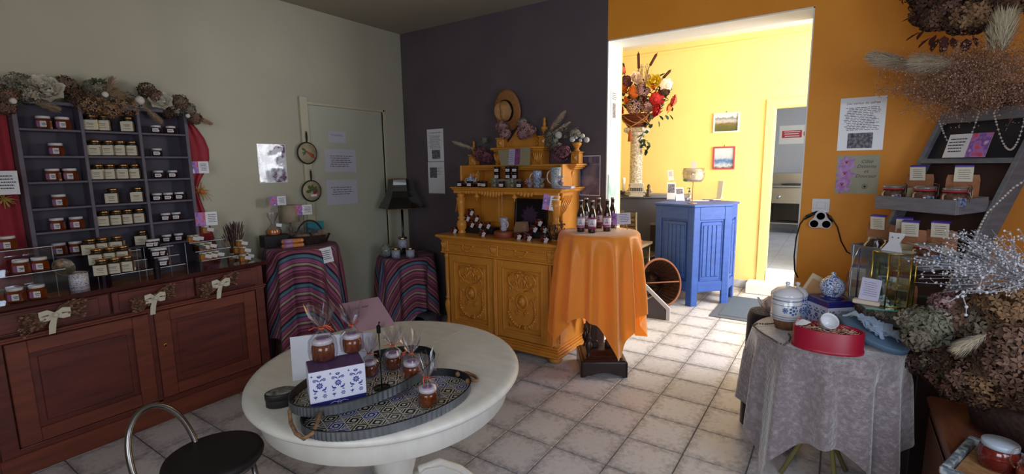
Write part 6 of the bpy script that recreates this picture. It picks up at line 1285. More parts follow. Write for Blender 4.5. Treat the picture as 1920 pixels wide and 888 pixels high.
mk('rim', M().torus((0,0,.078), .226, .012, 44, 8, T=axq, sy=1.15), mat('light_wicker', '#7d4c36', .7, bump=.5), wb); mk('handle', M().tube([(-.22,0,.075),(-.12,-.0,.10),(0,.0,.105),(.12,.0,.10),(.22,0,.075)], .008, 6, T=axq), mat('light_wicker'), wb)
# leaning A-frame sign
af = thing('folded_sign', 'dark slate board with pale grey wooden frame lying open on the floor by the doorway', 'sign', (-1.60, 4.93, 0), R(8))
fr_ = mat('pale_grey_wood', '#a8abb8', .5); sl = mat('slate', '#4a4550', .6)
def board(T, w, h):
    b = M(); c_ = .032
    for x0, x1, z0, z1 in ((-w/2,w/2,0,c_),(-w/2,w/2,h-c_,h),(-w/2,-w/2+c_,c_,h-c_),(w/2-c_,w/2,c_,h-c_)): b.cb(x0,x1,-.01,.01,z0,z1,.002,T=T)
    return b
TA_ = Matrix.Translation((.19,0,.01)) @ Matrix.Rotation(R(-43),4,'Y') @ Matrix.Translation((-.0,0,0)); 
mk('side_frame', M().add([(.20,-.12,0),(.235,-.12,0),(.235,-.12,.13),(-.09,-.12,.43),(-.115,-.12,.405),(.20,-.12,.115),(.20,-.09,0),(.235,-.09,0),(.235,-.09,.13),(-.09,-.09,.43),(-.115,-.09,.405),(.20,-.09,.115)],
    [(0,1,2,3,4,5),(11,10,9,8,7,6),(0,6,7,1),(1,7,8,2),(2,8,9,3),(3,9,10,4),(4,10,11,5),(5,11,6,0)]).add([(.05,-.12,.23),(.075,-.12,.25),(-.16,-.12,.11),(-.16,-.12,.075),(.05,-.09,.23),(.075,-.09,.25),(-.16,-.09,.11),(-.16,-.09,.075)],[(0,1,2,3),(7,6,5,4),(0,4,5,1),(1,5,6,2),(2,6,7,3),(3,7,4,0)]), fr_, af)
mk('slate_board', M().add([(-.20,-.105,0),(.20,-.105,0),(.20,-.105,.115),(.06,-.105,.235),(-.20,-.105,.08),(-.20,-.085,0),(.20,-.085,0),(.20,-.085,.115),(.06,-.085,.235),(-.20,-.085,.08)],[(0,1,2,3,4),(9,8,7,6,5),(0,5,6,1),(1,6,7,2),(2,7,8,3),(3,8,9,4),(4,9,5,0)]), sl, af)
mk('upper_slate', M().add([(-.20,-.105,.13),(.03,-.105,.26),(-.10,-.105,.385),(-.20,-.105,.385),(-.20,-.085,.13),(.03,-.085,.26),(-.10,-.085,.385),(-.20,-.085,.385)],[(0,1,2,3),(7,6,5,4),(0,4,5,1),(1,5,6,2),(2,6,7,3),(3,7,4,0)]), sl, af)
# door mat
mt_ = thing('door_mat', 'rectangular blue-grey mat lying on the floor before the far doorway', 'mat', (-.72, 5.63, .0012), 0)
mk('mat_border', M().cb(-.33,.42,-.42,.53,0,.008,.003), mat('mat_border', '#565b68', .9, bump=.4, bscale=200), mt_); mk('mat_pile', M().box(-.25,.34,-.34,.45,.008,.012), mat('mat_pile', '#5d6c80', .95, bump=.8, bscale=300, col2='#4d5b6e', scale=90), mt_)
# kitchen cooker and notice
KZ = .2505; kc = at(1478, 400, y=10.3)
ck = thing('cooker', 'stainless steel kitchen cooker with two knobs seen through the far doorway', 'cooker', (kc.x+.05, 10.3, KZ))
mk('body', M().cb(-.40,.40,0,.6,.56,.86,.01).cb(-.40,-.34,0,.6,.2,.56,.005).cb(.34,.40,0,.6,.2,.56,.005).cb(-.34,.34,.5,.6,.2,.56,.005), stl, ck); mk('hob', M().cb(-.41,.41,-.02,.6,.86,.90,.008), stl, ck); mk('splash_back', M().cb(-.40,.40,.55,.6,.90,1.12,.006), stl, ck)
mk('pan_ring', M().lathe([(.0,.0),(.22,0),(.22,.02),(0,.03)], 28, (0,.28,.90)), mat('cast_iron', '#3b3b40', .5), ck); mk('open_shelf', M().cb(-.38,.38,0,.58,.18,.205,.004), stl, ck)
mk('oven_recess', M().box(-.33,.33,.30,.32,.22,.55), mat('oven_dark', '#26272b', .3), ck)
for x in (-.22, .18): mk('knob', M().lathe([(0,0),(.038,0),(.034,.03),(0,.032)], 18, T=T3(x, -.001, .68, rx=PI/2)), mat('steel_knob', '#c9cbd0', .25, 1), ck)
for x in (-.37,.37):
    for y in (.03,.55): mk('leg', M().cb(x-.02,x+.02,y-.02,y+.02,0,.19,.004), stl, ck)
q = at(1488, 252, y=11.19); o = sheet('warning_notice', 'white notice with a red block and no-entry ring on the kitchen wall', 'sign', .62, .36, (q.x+.06, 11.198, q.z), 0, m=whitep)
rdp = mat('notice_red', '#c03a48', .5); mk('red_panel', M().box(-.26,.08,-.003,0,-.06,.08).box(-.23,.05,-.0045,-.003,.048,.062,1).box(-.22,.03,-.0045,-.003,.008,.022,1).box(-.21,.04,-.0045,-.003,-.036,-.022,1), [rdp, whitep], o); mk('ring', M().torus((0,0,0), .075, .008, 24, 5, T=T3(.19,-.003,.01,rx=PI/2)).tube([(.14,-.004,.06),(.24,-.004,-.04)], .006, 5), rdp, o)
# ================================================================ SOCKETS ON THE ORANGE WALL
sw = thing('wall_switch', 'white double wall switch plate on the orange wall above the round power block', 'switch', (-.097, WY-.001, 1.305)); mk('plate', M().cb(-.050,.050,-.010,0,-.046,.046,.003), china, sw); mk('rocker', M().cb(-.020,.026,-.016,-.009,-.020,.022,.002), china, sw); mk('socket_insert', M().cb(-.044,-.026,-.013,-.009,-.022,.022,.002), china, sw)
pb_ = thing('power_block', 'white three-way round power block with black cables hanging under the switch', 'socket', (-.092, WY-.012, 1.205), 0, rot=(0,0,0))
b = M(); lob = [(0,.032),(-.034,-.020),(.034,-.020)]
pol = []
for k in range(36):
    a = 2*PI*k/36+PI/2; pol.append(((.058+.013*math.cos(3*(a-PI/2)))*math.cos(a), (.058+.013*math.cos(3*(a-PI/2)))*math.sin(a)))
b.prism(pol, -.012, .026, T=Matrix.Rotation(PI/2,4,'X')); mk('housing', b, china, pb_, bevel=.004)
for x, z in lob: mk('socket', M().lathe([(.0,-.008),(.019,-.008),(.021,.001),(.024,.001)], 20, T=T3(x,-.026,z,rx=PI/2)).ball((x-.007,-.020,z), .0028, 6, mi=1).ball((x+.007,-.020,z), .0028, 6, mi=1), [mat('socket_white', '#b9b9bd', .4), blackm], pb_)
cb_ = M(); w1 = [at(px, py, y=WY-.02) for px, py in ((1532,396),(1512,404),(1500,420),(1493,445),(1489,480),(1490,508),(1496,520))]; w2 = [at(px, py, y=WY-.02) for px, py in ((1546,398),(1558,406),(1570,425),(1577,452),(1588,472),(1606,481),(1625,484))]
O_ = Vector((-.092, WY-.012, 1.205)); cb_.tube([p-O_ for p in w1], .0045, 6).tube([p-O_ for p in w2], .0045, 6).tube([at(1536,396,y=WY-.02)-O_, at(1508,410,y=WY-.022)-O_], [.007,.010], 6).tube([at(1542,396,y=WY-.02)-O_, at(1560,416,y=WY-.022)-O_], [.007,.010], 6)
mk('cable', cb_, blackm, pb_)
# ================================================================ CORNER DISPLAY STAND
AZ = .794; Sv = Vector((math.sin(AZ), math.cos(AZ), 0)); Fv = Vector((math.cos(AZ), -math.sin(AZ), 0))  # S: away, F: to the right
gw = mat('grey_weathered_wood', '#77787f', .6, col2='#686970', scale=10, stretch=(1,1,5), bump=.1); gbk = mat('slate_back', '#24252b', .6); bbk = mat('brown_back', '#3a2320', .7)
O0 = Vector((.46, 3.045, 1.334)) # tray 1 front right bottom
ds = thing('display_stand', 'grey wooden corner stand with leaning sides and stepped trays of jars and pouches', 'display stand', (O0.x, O0.y, 0), -AZ)
cbn = mk('low_cabinet', M().cb(-.45,.03,-.15,.36,0,.695,.004).cb(-.46,.04,-.16,.37,.665,.70,.004), mat('near_black_wood')); cbn.location = (O0.x, O0.y, 0); cbn.rotation_euler = (0,0,-AZ); tag(cbn, 'low dark cabinet carrying the grey stepped corner stand', 'cabinet')
# local frame of ds: X = Fv (right), Y = Sv (away)
WT = .42; DT = .188; dl, dz_ = .13, .265
def trayb(k):
    x1, y0, z = 0, -k*dl, O0.z-k*dz_; D2 = DT+.0*k; tl = .071
    T = Matrix.Translation((0, y0, z)) @ Matrix.Rotation(tl, 4, 'X'); b = M()
    b.cb(-WT, 0, 0, .012, 0, .071, .002, T=T); b.cb(-.012, 0, .012, D2, 0, .071, .002, T=T); b.cb(-WT, -WT+.012, .012, D2, 0, .071, .002, T=T); b.cb(-WT+.012, -.012, .012, D2, 0, .010, .002, T=T); b.cb(-WT+.012, -.012, D2-.012, D2, .01, .071, .002, T=T); return b
for k in range(3): mk('tray', trayb(k), gw, ds)
# leaning frame: line of the legs in the local Y-Z plane
def ly(z): return DT+(z-1.39)*(dl/dz_)
ZT = 1.86
for x0, x1, w in ((-WT-.028, -WT-.004, .11), (.004, .028, .11)):
    b = M(); y0, y1 = ly(.70), ly(ZT); b.add([(x0,y0,.70),(x1,y0,.70),(x1,y0+w,.70),(x0,y0+w,.70),(x0,y1,ZT),(x1,y1,ZT),(x1,y1+w,ZT),(x0,y1+w,ZT)], [(0,3,2,1),(4,5,6,7),(0,1,5,4),(1,2,6,5),(2,3,7,6),(3,0,4,7)])
    mk('side_board', b, gw, ds, bevel=.003)
def cross(z0, z1, m_, off=0, th=.014, name='crossbar'):
    b = M(); y0, y1 = ly(z0)+off, ly(z1)+off; b.add([(-WT-.004,y0,z0),(.004,y0,z0),(.004,y0+th,z0),(-WT-.004,y0+th,z0),(-WT-.004,y1,z1),(.004,y1,z1),(.004,y1+th,z1),(-WT-.004,y1+th,z1)], [(0,3,2,1),(4,5,6,7),(0,1,5,4),(1,2,6,5),(2,3,7,6),(3,0,4,7)]); mk(name, b, m_, ds)
cross(1.79, 1.86, gw, 0); cross(1.60, 1.79, gbk, .03, name='upper_back'); cross(1.575, 1.60, gw, 0); cross(.72, 1.575, bbk, .075, name='back_panel')
for z in (1.36, 1.09, .83): cross(z, z+.035, gw, .05)
# diagonal brace boards at the right
mk('brace_board', M().add([(.03,ly(.75)+.0,.70),(.10,ly(.75),.70),(.10,ly(1.2),1.22),(.03,ly(1.2),1.18),(.03,ly(.75)+.02,.70),(.10,ly(.75)+.02,.70),(.10,ly(1.2)+.02,1.22),(.03,ly(1.2)+.02,1.18)],[(0,1,2,3),(7,6,5,4),(0,4,5,1),(1,5,6,2),(2,6,7,3),(3,7,4,0)]), gw, ds)
def dl_(x, y, z): return Vector((O0.x, O0.y, 0))+Fv*x+Sv*y+Vector((0,0,z))
# kraft pouches and clip-top jars in the trays
kraft = mat('kraft_pouch', '#a06a4c', .7, col2='#93603f', scale=20, bump=.2); klab = mat('kraft_label', '#b9a986', .6); vio = mat('violet_edge', '#4a3a9a', .5); lilp = mat('lilac_note', '#b6aac0', .5)
def pouch():
    t = thing('tea_pouch', 'p', 'pouch'); b = M(); w, h = .062, .165; rows = [(0,.030),(.25,.032),(.6,.020),(.85,.006),(1,.003)]
    vs = []
    for z, d_ in rows:
        for x, y in ((-w,0),(-w*.5,-d_),(w*.5,-d_),(w,0),(w*.5,d_),(-w*.5,d_)): vs.append((x*(1 if z < .97 else .92), y, z*h))
    b.add(vs, [(k*6+i, k*6+(i+1) % 6, (k+1)*6+(i+1) % 6, (k+1)*6+i) for k in range(4) for i in range(6)]+[(5,4,3,2,1,0), tuple(range(24, 30))], 0); mk('pouch_body', b, kraft, t)
    mk('label', M().add([(-.040,-.0345,.02),(.040,-.0345,.02),(.040,-.026,.092),(-.040,-.026,.092)], [(0,1,2,3)]).merge(bars(.06, 4, 0, .075, .013, .003, 4, y=-.036)), [klab], t)
    mk('folded_note', M().box(-.034,.034,-.008,-.005,.135,.205).box(-.034,.034,-.008,.022,.205,.212,1).merge(bars(.05, 5, 0, .19, .010, .002, 9, y=-.0095), dmi=2), [CREAM, vio, INK], t, rot=(R(8),0,0)); return t
def clipjar():
    t = thing('clip_jar', 'j', 'jar'); mk('jar_body', M().lathe([(.036,0),(.045,.006),(.045,.062),(.036,.074)], 24), mat('brown_tea', '#3f2620', .2, coat=.8, col2='#6b4a3a', scale=50), t)
    mk('seal', M().lathe([(.040,.074),(.043,.077),(.040,.081)], 24), mat('red_rubber', '#a8323c', .5), t); mk('glass_lid', M().lathe([(.041,.081),(.042,.088),(.030,.094),(0,.094)], 24), mat('pale_glass_lid', '#8a8580', .1, coat=1, trans=.3), t)
    mk('wire_clip', M().tube([(.044,0,.03),(.047,0,.06),(.048,0,.10),(.03,0,.105)], .0016, 5).tube([(.044,.012,.06),(.044,.012,.095),(.044,-.012,.095),(.044,-.012,.06)], .0014, 5), chrome, t)
    mk('label', M().lathe([(.0428,.006),(.0428,.045)], 24).merge(M()), klab, t); mk('gingham_tag', M().cb(.030,.056,-.044,-.042,.02,.055,.001), mat('blue_gingham', '#33426e', .6, col2='#9aa3c0', scale=120), t); return t
FR = -AZ
trz = lambda k, y: O0.z-k*dz_+.0115+(y+k*dl)*.071
def intray(kind, mkr, k, x, yy, lb, grp, s=None, tw=0):
    y = -k*dl+yy; p = dl_(x, y, trz(k, y)); return place(kind, mkr, p, FR+.5+tw, lb, grp, scale=s)
for x, w_ in ((-.37,'left'),(-.20,'middle'),(-.055,'right')): intray('cj2', clipjar, 0, x, .058, f'clip-top glass jar of brown tea, {w_} of three in the top tray', 'clip-top jars on the display stand', s=1.22, tw=-.3)
for x, w_, tw in ((-.30,'left',-.2),(-.09,'right',.15)): intray('po', pouch, 0, x, .138, f'kraft paper pouch with folded note, {w_} of two in the top tray', 'kraft pouches on the display stand', tw=tw)
for x, yy, w_, tw in ((-.375,.13,'far left',-.2),(-.25,.14,'second from left',.2),(-.155,.075,'third, nearest the front',.0),(-.06,.14,'rightmost',-.1)): intray('po', pouch, 1, x, yy, f'kraft paper pouch in the middle tray, {w_}', 'kraft pouches on the display stand', tw=tw)
intray('cj2', clipjar, 1, -.062, .058, 'clip-top glass jar with gingham tag, right front corner of the middle tray', 'clip-top jars on the display stand', s=1.22)
for x, w_ in ((-.33,'left'),(-.235,'right')):
    p = dl_(x, -dl+.06, trz(1, -dl+.06)); t = thing('dried_flower_bag', f'clear bag of dark dried flowers, {w_} of two in the middle tray', 'bag', p); mk('dried_petals', florets((0,0,.045), .045, 90, 7, .012), HYD['dark'], t); mk('clear_bag', M().lathe([(.03,0),(.052,.015),(.055,.06),(.035,.085),(.04,.10)], 14), cello, t)
for x, w_ in ((-.34,'left'),(-.10,'right')): intray('po', pouch, 2, x, .12, f'kraft paper pouch in the lowest tray, {w_} one, behind the glass shelf', 'kraft pouches on the display stand')
o = price('long crocus price card standing under the beads at the top of the stand', .20, .125, dl_(-.19, ly(1.62)-.03, 1.664), FR, tilt=R(-18), left=False, group=None)
# beads hung over the top
bm_ = mat('pearl_bead', '#b9b4ad', .25, coat=.8)
def beads(pts_, name, lb, spacing=.0125, r=.0052):
    t = thing(name, lb, 'beads', pts_[0]); o_ = Vector(pts_[0]); cur = []; 
    for a, b_ in zip(pts_, pts_[1:]):
        n = max(1, int((b_-a).length/spacing)); cur += [a.lerp(b_, i/n)-o_ for i in range(n)]
    b = M()
    for p in cur: b.ball(tuple(p), r, 6)
    mk('beads', b, bm_, t, kind='stuff'); mk('thread', M().tube(cur, .0008, 3), bm_, t)
def cat(px0, py0, px1, py1, sag, n, y0, y1): return [at(px0+(px1-px0)*i/n, py0+(py1-py0)*i/n+sag*4*(i/n)*(1-i/n), y=y0+(y1-y0)*i/n) for i in range(n+1)]
beads(cat(1760,222,1836,208,66,24,3.50,3.36), 'bead_garland', 'left loop of pearl beads hanging over the top of the grey stand')
beads(cat(1864,212,1925,205,72,24,3.30,3.20), 'bead_garland', 'right loop of pearl beads hanging over the top of the grey stand')
beads([at(px, py, y=y) for px, py, y in ((1922,338,2.85),(1900,352,2.86),(1875,376,2.87),(1852,398,2.88),(1840,420,2.88),(1826,455,2.87),(1805,490,2.84),(1785,520,2.80),(1770,548,2.76),(1752,575,2.72),(1730,602,2.68))], 'bead_garland', 'long string of pearl beads slanting down across the front of the stand')
# ================================================================ THINGS ON THE VELVET TABLE
VZ = VH+.0015
def canister(nm, lb, loc, r_, h, m_, knob=True):
    t = thing(nm, lb, 'canister', loc, R(20)); mk('body', M().lathe([(r_*.93,0),(r_,.006),(r_,h),(r_*.96,h+.002)], 40), m_, t)
    b = M()
    for z in (.012, .024, h-.036, h-.014, h-.010): b.torus((0,0,z), r_+.0006, .0013, 40, 4)
    mk('blue_bands', b, mat('cobalt_band', '#1d2f63', .3, coat=.6), t)
    mk('lid', M().lathe([(r_*1.02,h+.002),(r_*1.05,h+.010),(r_*1.02,h+.018),(r_*.7,h+.040),(r_*.3,h+.050),(0,h+.052)], 40), china, t)
    if knob: mk('lid_knob', M().lathe([(.010,h+.048),(.006,h+.056),(.012,h+.064),(.009,h+.073),(0,h+.076)], 16), china, t)
    b = M()
    for q in (-1.9, -1.35, -.75):
        for k in range(7):
            a = 2*PI*k/7; rr_ = .016 if q == -1.35 else .010; u, v = q*r_+rr_*math.cos(a), h*.5+rr_*math.sin(a)*1.2
            b.ball(((r_+.0004)*math.cos(u/r_), (r_+.0004)*math.sin(u/r_), v), .0065 if q == -1.35 else .004, 6, sz=1)
        b.ball(((r_+.0004)*math.cos(q), (r_+.0004)*math.sin(q), h*.5), .008, 8)
    b.v = [(x*(r_+.0008)/max(1e-6, math.hypot(x, y)) if math.hypot(x, y) > r_+.0008 else x, y*(r_+.0008)/max(1e-6, math.hypot(x, y)) if math.hypot(x, y) > r_+.0008 else y, z) for x, y, z in b.v]
    mk('floral_print', b, mat('delft_flower', '#5a7fae', .3, col2='#3a5a92', scale=90), t); return t
o = mk('cork_stand', M().lathe([(.045,0),(.058,.048),(.058,.050),(0,.050)], 24), mat('cork', '#8a6244', .8, col2='#6e4a33', scale=60)); o.location = (-.185, 2.765, VZ); tag(o, 'tapered cork stand under the larger white lidded canister', 'stand')
canister('tea_canister', 'larger white lidded china canister with blue flowers, standing on the cork stand', (-.185, 2.765, VZ+.0505), .070, .118, china)
canister('tea_canister', 'smaller blue-patterned china canister with white lid, behind the larger one', (-.150, 2.935, VZ), .050, .135, dft2)
# necklace
nk = [at(px, py, z=VZ+.006) for px, py in ((1450,606),(1435,607),(1420,606),(1412,610),(1420,618),(1432,626),(1446,634),(1458,642),(1470,646),(1478,641),(1482,632),(1478,624))]
beads2 = thing('bead_necklace', 'dark faceted bead necklace lying on the left of the velvet table', 'necklace', nk[0]); b = M()
for a_, b_ in zip(nk, nk[1:]):
    n = max(1, int((b_-a_).length/.011))
    for i in range(n): b.ball(tuple(a_.lerp(b_, i/n)-nk[0]), .0052, 6)
mk('beads', b, mat('smoky_bead', '#4a4742', .15, .3, coat=1), beads2, kind='stuff')
# red oval gift box
rb_ = thing('gift_box', 'open red oval gift box with a cup in wood shavings, front of velvet table', 'box', (.0, 2.545, VZ), R(3)); redb = mat('red_card', '#98102c', .4)
mk('box_body', M().lathe([(.139,0),(.140,.003),(.140,.014),(.137,.015),(.137,.098),(.134,.100),(.132,.098),(.132,.006),(0,.006)], 56, sx=1, sy=.60), redb, rb_)
b = M(); rr = random.Random(14)
for k in range(150):
    a = rr.random()*6.28; q = math.sqrt(rr.random())*.118; c0 = Vector((q*math.cos(a), q*math.sin(a)*.58, rr.uniform(.06, .095))); t_ = rr.random()*6.28; s_ = rr.uniform(.008, .018)
    b.tube([c0+Vector((s_*math.cos(t_+j*.9), s_*.8*math.sin(t_+j*.9), .004*j-.01)) for j in range(6)], .0014, 3)
mk('wood_shavings', b, mat('pink_shavings', '#c89a80', .8, col2='#d9b9a2', scale=40), rb_, kind='stuff'); mk('filling', M().lathe([(.130,.07),(0,.078)], 40, sy=.58), mat('shaving_bed', '#9a6a4c', .9, col2='#6f4630', scale=60), rb_)
hc = thing('heart_cup', 'white cup with plum heart print lying in the shavings of the red box', 'cup', (-.005, 2.55, VZ+.118), rot=(R(48), R(12), R(15))); mk('cup_body', M().lathe([(0,-.030),(.020,-.030),(.030,-.015),(.036,.018),(.037,.030),(.035,.030),(.033,.015),(.026,-.012),(0,-.024)], 30), china, hc)
hh = M(); heart = [(.016*math.sin(t)**3, .013*math.cos(t)-.005*math.cos(2*t)-.002*math.cos(3*t)) for t in [2*PI*i/24 for i in range(24)]]
hh.add([(x*.8, -.0372, z*.8-.0) for x, z in heart], [tuple(range(24))]); hh.add([(.0372, x*.8, z*.8) for x, z in heart], [tuple(range(24))]); mk('heart_print', hh, mat('plum_print', '#6a3a6a', .5), hc); mk('handle', M().tube([(0,.034+.02*math.sin(PI*i/8), .015*math.cos(PI*i/8)) for i in range(9)], .004, 6), china, hc)
o = thing('tissue_paper', 'white paper with magenta heart at the left end of the red box', 'paper', (-.105, 2.555, VZ+.108)); mk('sheet', M().add([(-.03,-.02,-.02),(.02,-.03,-.005),(.04,.01,.0),(-.015,.03,.01),(0,0,.012)], [(0,1,4),(1,2,4),(2,3,4),(3,0,4)]), pt_, o); mk('heart', M().add([(x*.9-.008, z*.9, .012) for x, z in heart], [tuple(range(24))]), mat('magenta_print', '#b3205a', .5), o)
# its blue lid leaning on the rim
a0, a1 = Vector((.045, 2.715, .872)), Vector((.295, 2.625, .772)); X_ = (a1-a0).normalized(); Z_ = Vector((.15,-.25,1)); Z_ = (Z_-X_*Z_.dot(X_)).normalized(); Y_ = Z_.cross(X_)
ld = thing('box_lid', 'slate-blue oval box lid with pale tulle ribbon leaning against the red box', 'lid', (0,0,0)); Ml = Matrix((X_, Y_, Z_)).transposed().to_4x4(); Ml.translation = (a0+a1)/2; ld.matrix_world = Ml
bl_ = mat('slate_blue_card', '#4b6076', .5); mk('lid_body', M().lathe([(.142,-.014),(.145,-.012),(.145,.012),(.142,.014),(0,.014)], 56, sy=.62), bl_, ld)
b = M(); rr = random.Random(5)
for k in range(22):
    a = rr.uniform(0, 6.28); L = rr.uniform(.05, .12); w_ = rr.uniform(.02, .045); c0 = Vector((rr.uniform(-.05,.05), rr.uniform(-.02,.02), .018)); d_ = Vector((math.cos(a), math.sin(a)*.55, 0)); n_ = Vector((-d_.y, d_.x, 0)); pr0 = None; g = []
    for i in range(7):
        t = i/6; c1 = c0+d_*L*t+Vector((0,0,.035*math.sin(PI*t)*rr.uniform(.5,1))); ww = w_*(.3+.7*math.sin(PI*min(1,t+.2))); g += [c1-n_*ww+Vector((0,0,rr.uniform(0,.012))), c1+Vector((0,0,rr.uniform(0,.01))), c1+n_*ww+Vector((0,0,rr.uniform(0,.012)))]
    b.add(g, [(i*3+j, i*3+j+1, i*3+j+4, i*3+j+3) for i in range(6) for j in range(2)], 0, True)
mk('tulle_ribbon', b, mat('pale_blue_tulle', '#93a9c2', .35, sheen=.6, alpha=.75), ld); mk('red_trim', M().box(-.02,.06,.035,.06,.018,.030), redb, ld)
# blue-white box with navy lid and teapot
bb_ = thing('patterned_box', 'square white box with blue folk print and navy lid under the ball-shaped teapot', 'box', (.004, 2.925, VZ), R(40)); s = .078
mk('box_body', M().cb(-s,s,-s,s,0,.125,.001), paperb, bb_); mk('box_lid', M().cb(-s-.003,s+.003,-s-.003,s+.003,.118,.150,.002).lathe([(.055,.150),(.05,.156),(0,.156)], 30), navy, bb_)
for k in range(4): mk('folk_print', motif_panel(s*1.9, .105), mat('delft_ink'), bb_, loc=((0,-s-.0006,.060), (s+.0006,0,.060), (0,s+.0006,.060), (-s-.0006,0,.060))[k], rot=(0,0,PI/2*k))
def teapot_(lb, loc, rz, r_, m_, k=1.0):
    t = thing('teapot', lb, 'teapot', loc, rz); mk('pot_body', M().lathe([(r_*.55,0),(r_*.62,.004),(r_*.95,r_*.5),(r_,r_*.85),(r_*.9,r_*1.3),(r_*.55,r_*1.62),(r_*.45,r_*1.66)], 36), m_, t)
    mk('lid', M().lathe([(r_*.50,r_*1.64),(r_*.44,r_*1.74),(r_*.20,r_*1.84),(r_*.12,r_*1.90),(r_*.20,r_*2.0),(r_*.18,r_*2.12),(0,r_*2.18)], 24), m_, t)
    mk('spout', M().tube([(r_*.8,0,r_*.55),(r_*1.2,0,r_*.8),(r_*1.35,0,r_*1.25),(r_*1.5,0,r_*1.45)], [r_*.24,r_*.17,r_*.12,r_*.10], 12), m_, t); mk('handle', M().tube([(-r_*.85-r_*.5*math.sin(PI*i/10), 0, r_*.95+r_*.5*math.cos(PI*i/10)) for i in range(11)], r_*.09, 8), m_, t); return t
teapot_('round blue-and-white teapot standing on the navy lid of the square box', (.004, 2.925, VZ+.1575), R(-75), .058, dft2)
teapot_('pale pink-and-white teapot on the black-covered stand behind the velvet table', (KT[0], KT[1], KH+.002), R(175), .052, mat('pink_white_china', '#c9bcbc', .25, col2='#a8877f', scale=25, coat=.8, ramp=(.5,.6)))
b = M(); rr = random.Random(2)
sq = thing('sequin_trim', 'glittering beads lying on the black cloth round the pale teapot', 'beads', (KT[0], KT[1], KH+.004))
for k in range(70): a = rr.random()*6.28; q = rr.uniform(.055, .10); b.ball((q*math.cos(a), q*math.sin(a), 0), .0032, 5)
mk('beads', b, mat('silver_bead', '#b9b9c4', .1, 1), sq, kind='stuff')
# leaning wooden picture
o = mk('wooden_board', M().cb(-.055,.055,-.005,.005,-.10,.10,.002).box(-.040,.040,-.0062,-.005,-.075,.075,1), [mat('pale_board', '#c9b394', .5), mat('orange_wash', '#b98450', .6, col2='#c9a070', scale=15)]); o.location = (-.085, 3.02, VZ+.135); o.rotation_euler = (R(-8), R(27), R(5)); tag(o, 'pale framed board leaning behind the square blue-and-white box', 'picture')
# ---- glass shelf with jewellery cabinet
gs = thing('glass_shelf', 'clear glass shelf with green edge below the brass jewellery cabinet', 'shelf', (.23, 2.83, .928)); P5 = [(.035,2.95),(.135,2.665),(.335,2.70),(.43,2.86),(.40,3.06)]; P5 = [(x-.23, y-2.83) for x, y in P5]
gb2 = M().prism(P5, 0, .006); gb2.mi = [0, 0]+[1]*5; mk('glass_plate', gb2, [glassp, edgeg], gs)
for x, y, zb in ((-.095,-.12,VZ),(.02,.02,.885)): mk('acrylic_leg', M().cb(x-.008,x+.008,y-.008,y+.008,zb-.928+.0,0,.001), acryl, gs)
jc = thing('jewellery_cabinet', 'six-sided glass jewellery cabinet with brass edges standing on the glass shelf', 'cabinet', (.232, 2.80, .9345), R(12)); HJ, rj = .245, .083; brs = mat('bright_brass', '#b8a04a', .25, 1)
V6 = [(rj*math.cos(PI/3*k), rj*math.sin(PI/3*k)) for k in range(6)]
for k in range(6):
    (x0, y0), (x1, y1) = V6[k], V6[(k+1) % 6]; mk('brass_post', M().tube([(x0,y0,0),(x0,y0,HJ)], .0035, 6), brs, jc); mk('glass_pane', M().add([(x0,y0,0),(x1,y1,0),(x1,y1,HJ),(x0,y0,HJ)], [(0,1,2,3)]), glassp, jc)
for z in (.002, HJ): mk('brass_ring', M().tube([(x,y,z) for x, y in V6], .003, 6, closed=True), brs, jc)
for z in (.085, .165): mk('glass_tray', M().prism(V6, z, z+.003), glassp, jc)
mk('glass_top', M().prism(V6, HJ, HJ+.003), glassp, jc); mk('mirror_base', M().prism(V6, 0, .003), mat('mirror', '#c9ccd2', .05, 1), jc)
rr = random.Random(9)
for z, n in ((.0035, 2), (.0885, 2), (.1685, 2)):
    for k in range(n):
        a = rr.random()*6.28; q = rr.random()*.045; o = mk('ring', M().torus((0,0,.010), .009, .0016, 16, 5, T=None).ball((.009,0,.012), .0035, 6), [mat('silver_jewel', '#c9c9d0', .15, 1), mat('gold_jewel', '#c9a44a', .2, 1)][k % 2]); o.location = jc.matrix_world @ Vector((0,0,0)) if 0 else (.232+q*math.cos(a), 2.80+q*math.sin(a), .9345+z-.0085); o.rotation_euler = (0, 0, a)
        lv = {.0035: 'floor', .0885: 'middle tray', .1685: 'upper tray'}[z]; o['label'] = f'small {["silver", "gold"][k % 2]} ring lying on the {lv} of the glass cabinet'; o['category'] = 'jewellery'
wj = thing('necklace_stand', 'small white necklace stand on top of the glass jewellery cabinet', 'stand', (.225, 2.80, .9345+HJ+.0035), R(-30))
mk('neck_board', M().add([(-.042,-.02,.0),(.042,-.02,.0),(.022,-.005,.04),(.034,.02,.082),(-.034,.02,.082),(-.022,-.005,.04),(-.042,-.016,.0),(.042,-.016,.0),(.022,-.001,.04),(.034,.024,.082),(-.034,.024,.082),(-.022,-.001,.04)],
   [(0,1,2,5),(5,2,3,4),(11,8,7,6),(10,9,8,11),(4,3,9,10),(0,6,7,1),(1,7,8,2),(2,8,9,3),(5,11,6,0),(4,10,11,5)]), china, wj); mk('back_strut', M().add([(-.01,.02,.075),(.01,.02,.075),(.01,.05,0),(-.01,.05,0)], [(0,1,2,3)]), china, wj); mk('earrings', M().ball((-.012,.004,.062), .003, 6).ball((.012,.004,.062), .003, 6), mat('dark_iron'), wj)
ac = thing('acrylic_screen', 'clear upright acrylic sheet with a hanging chain, left on the glass shelf', 'screen', (.078, 2.86, .9345), R(-25)); mk('sheet', M().box(-.0,.14,-.002,.002,0,.255), acryl, ac); mk('sheet_edge', M().box(-.003,.0,-.003,.003,0,.256), edgea, ac)
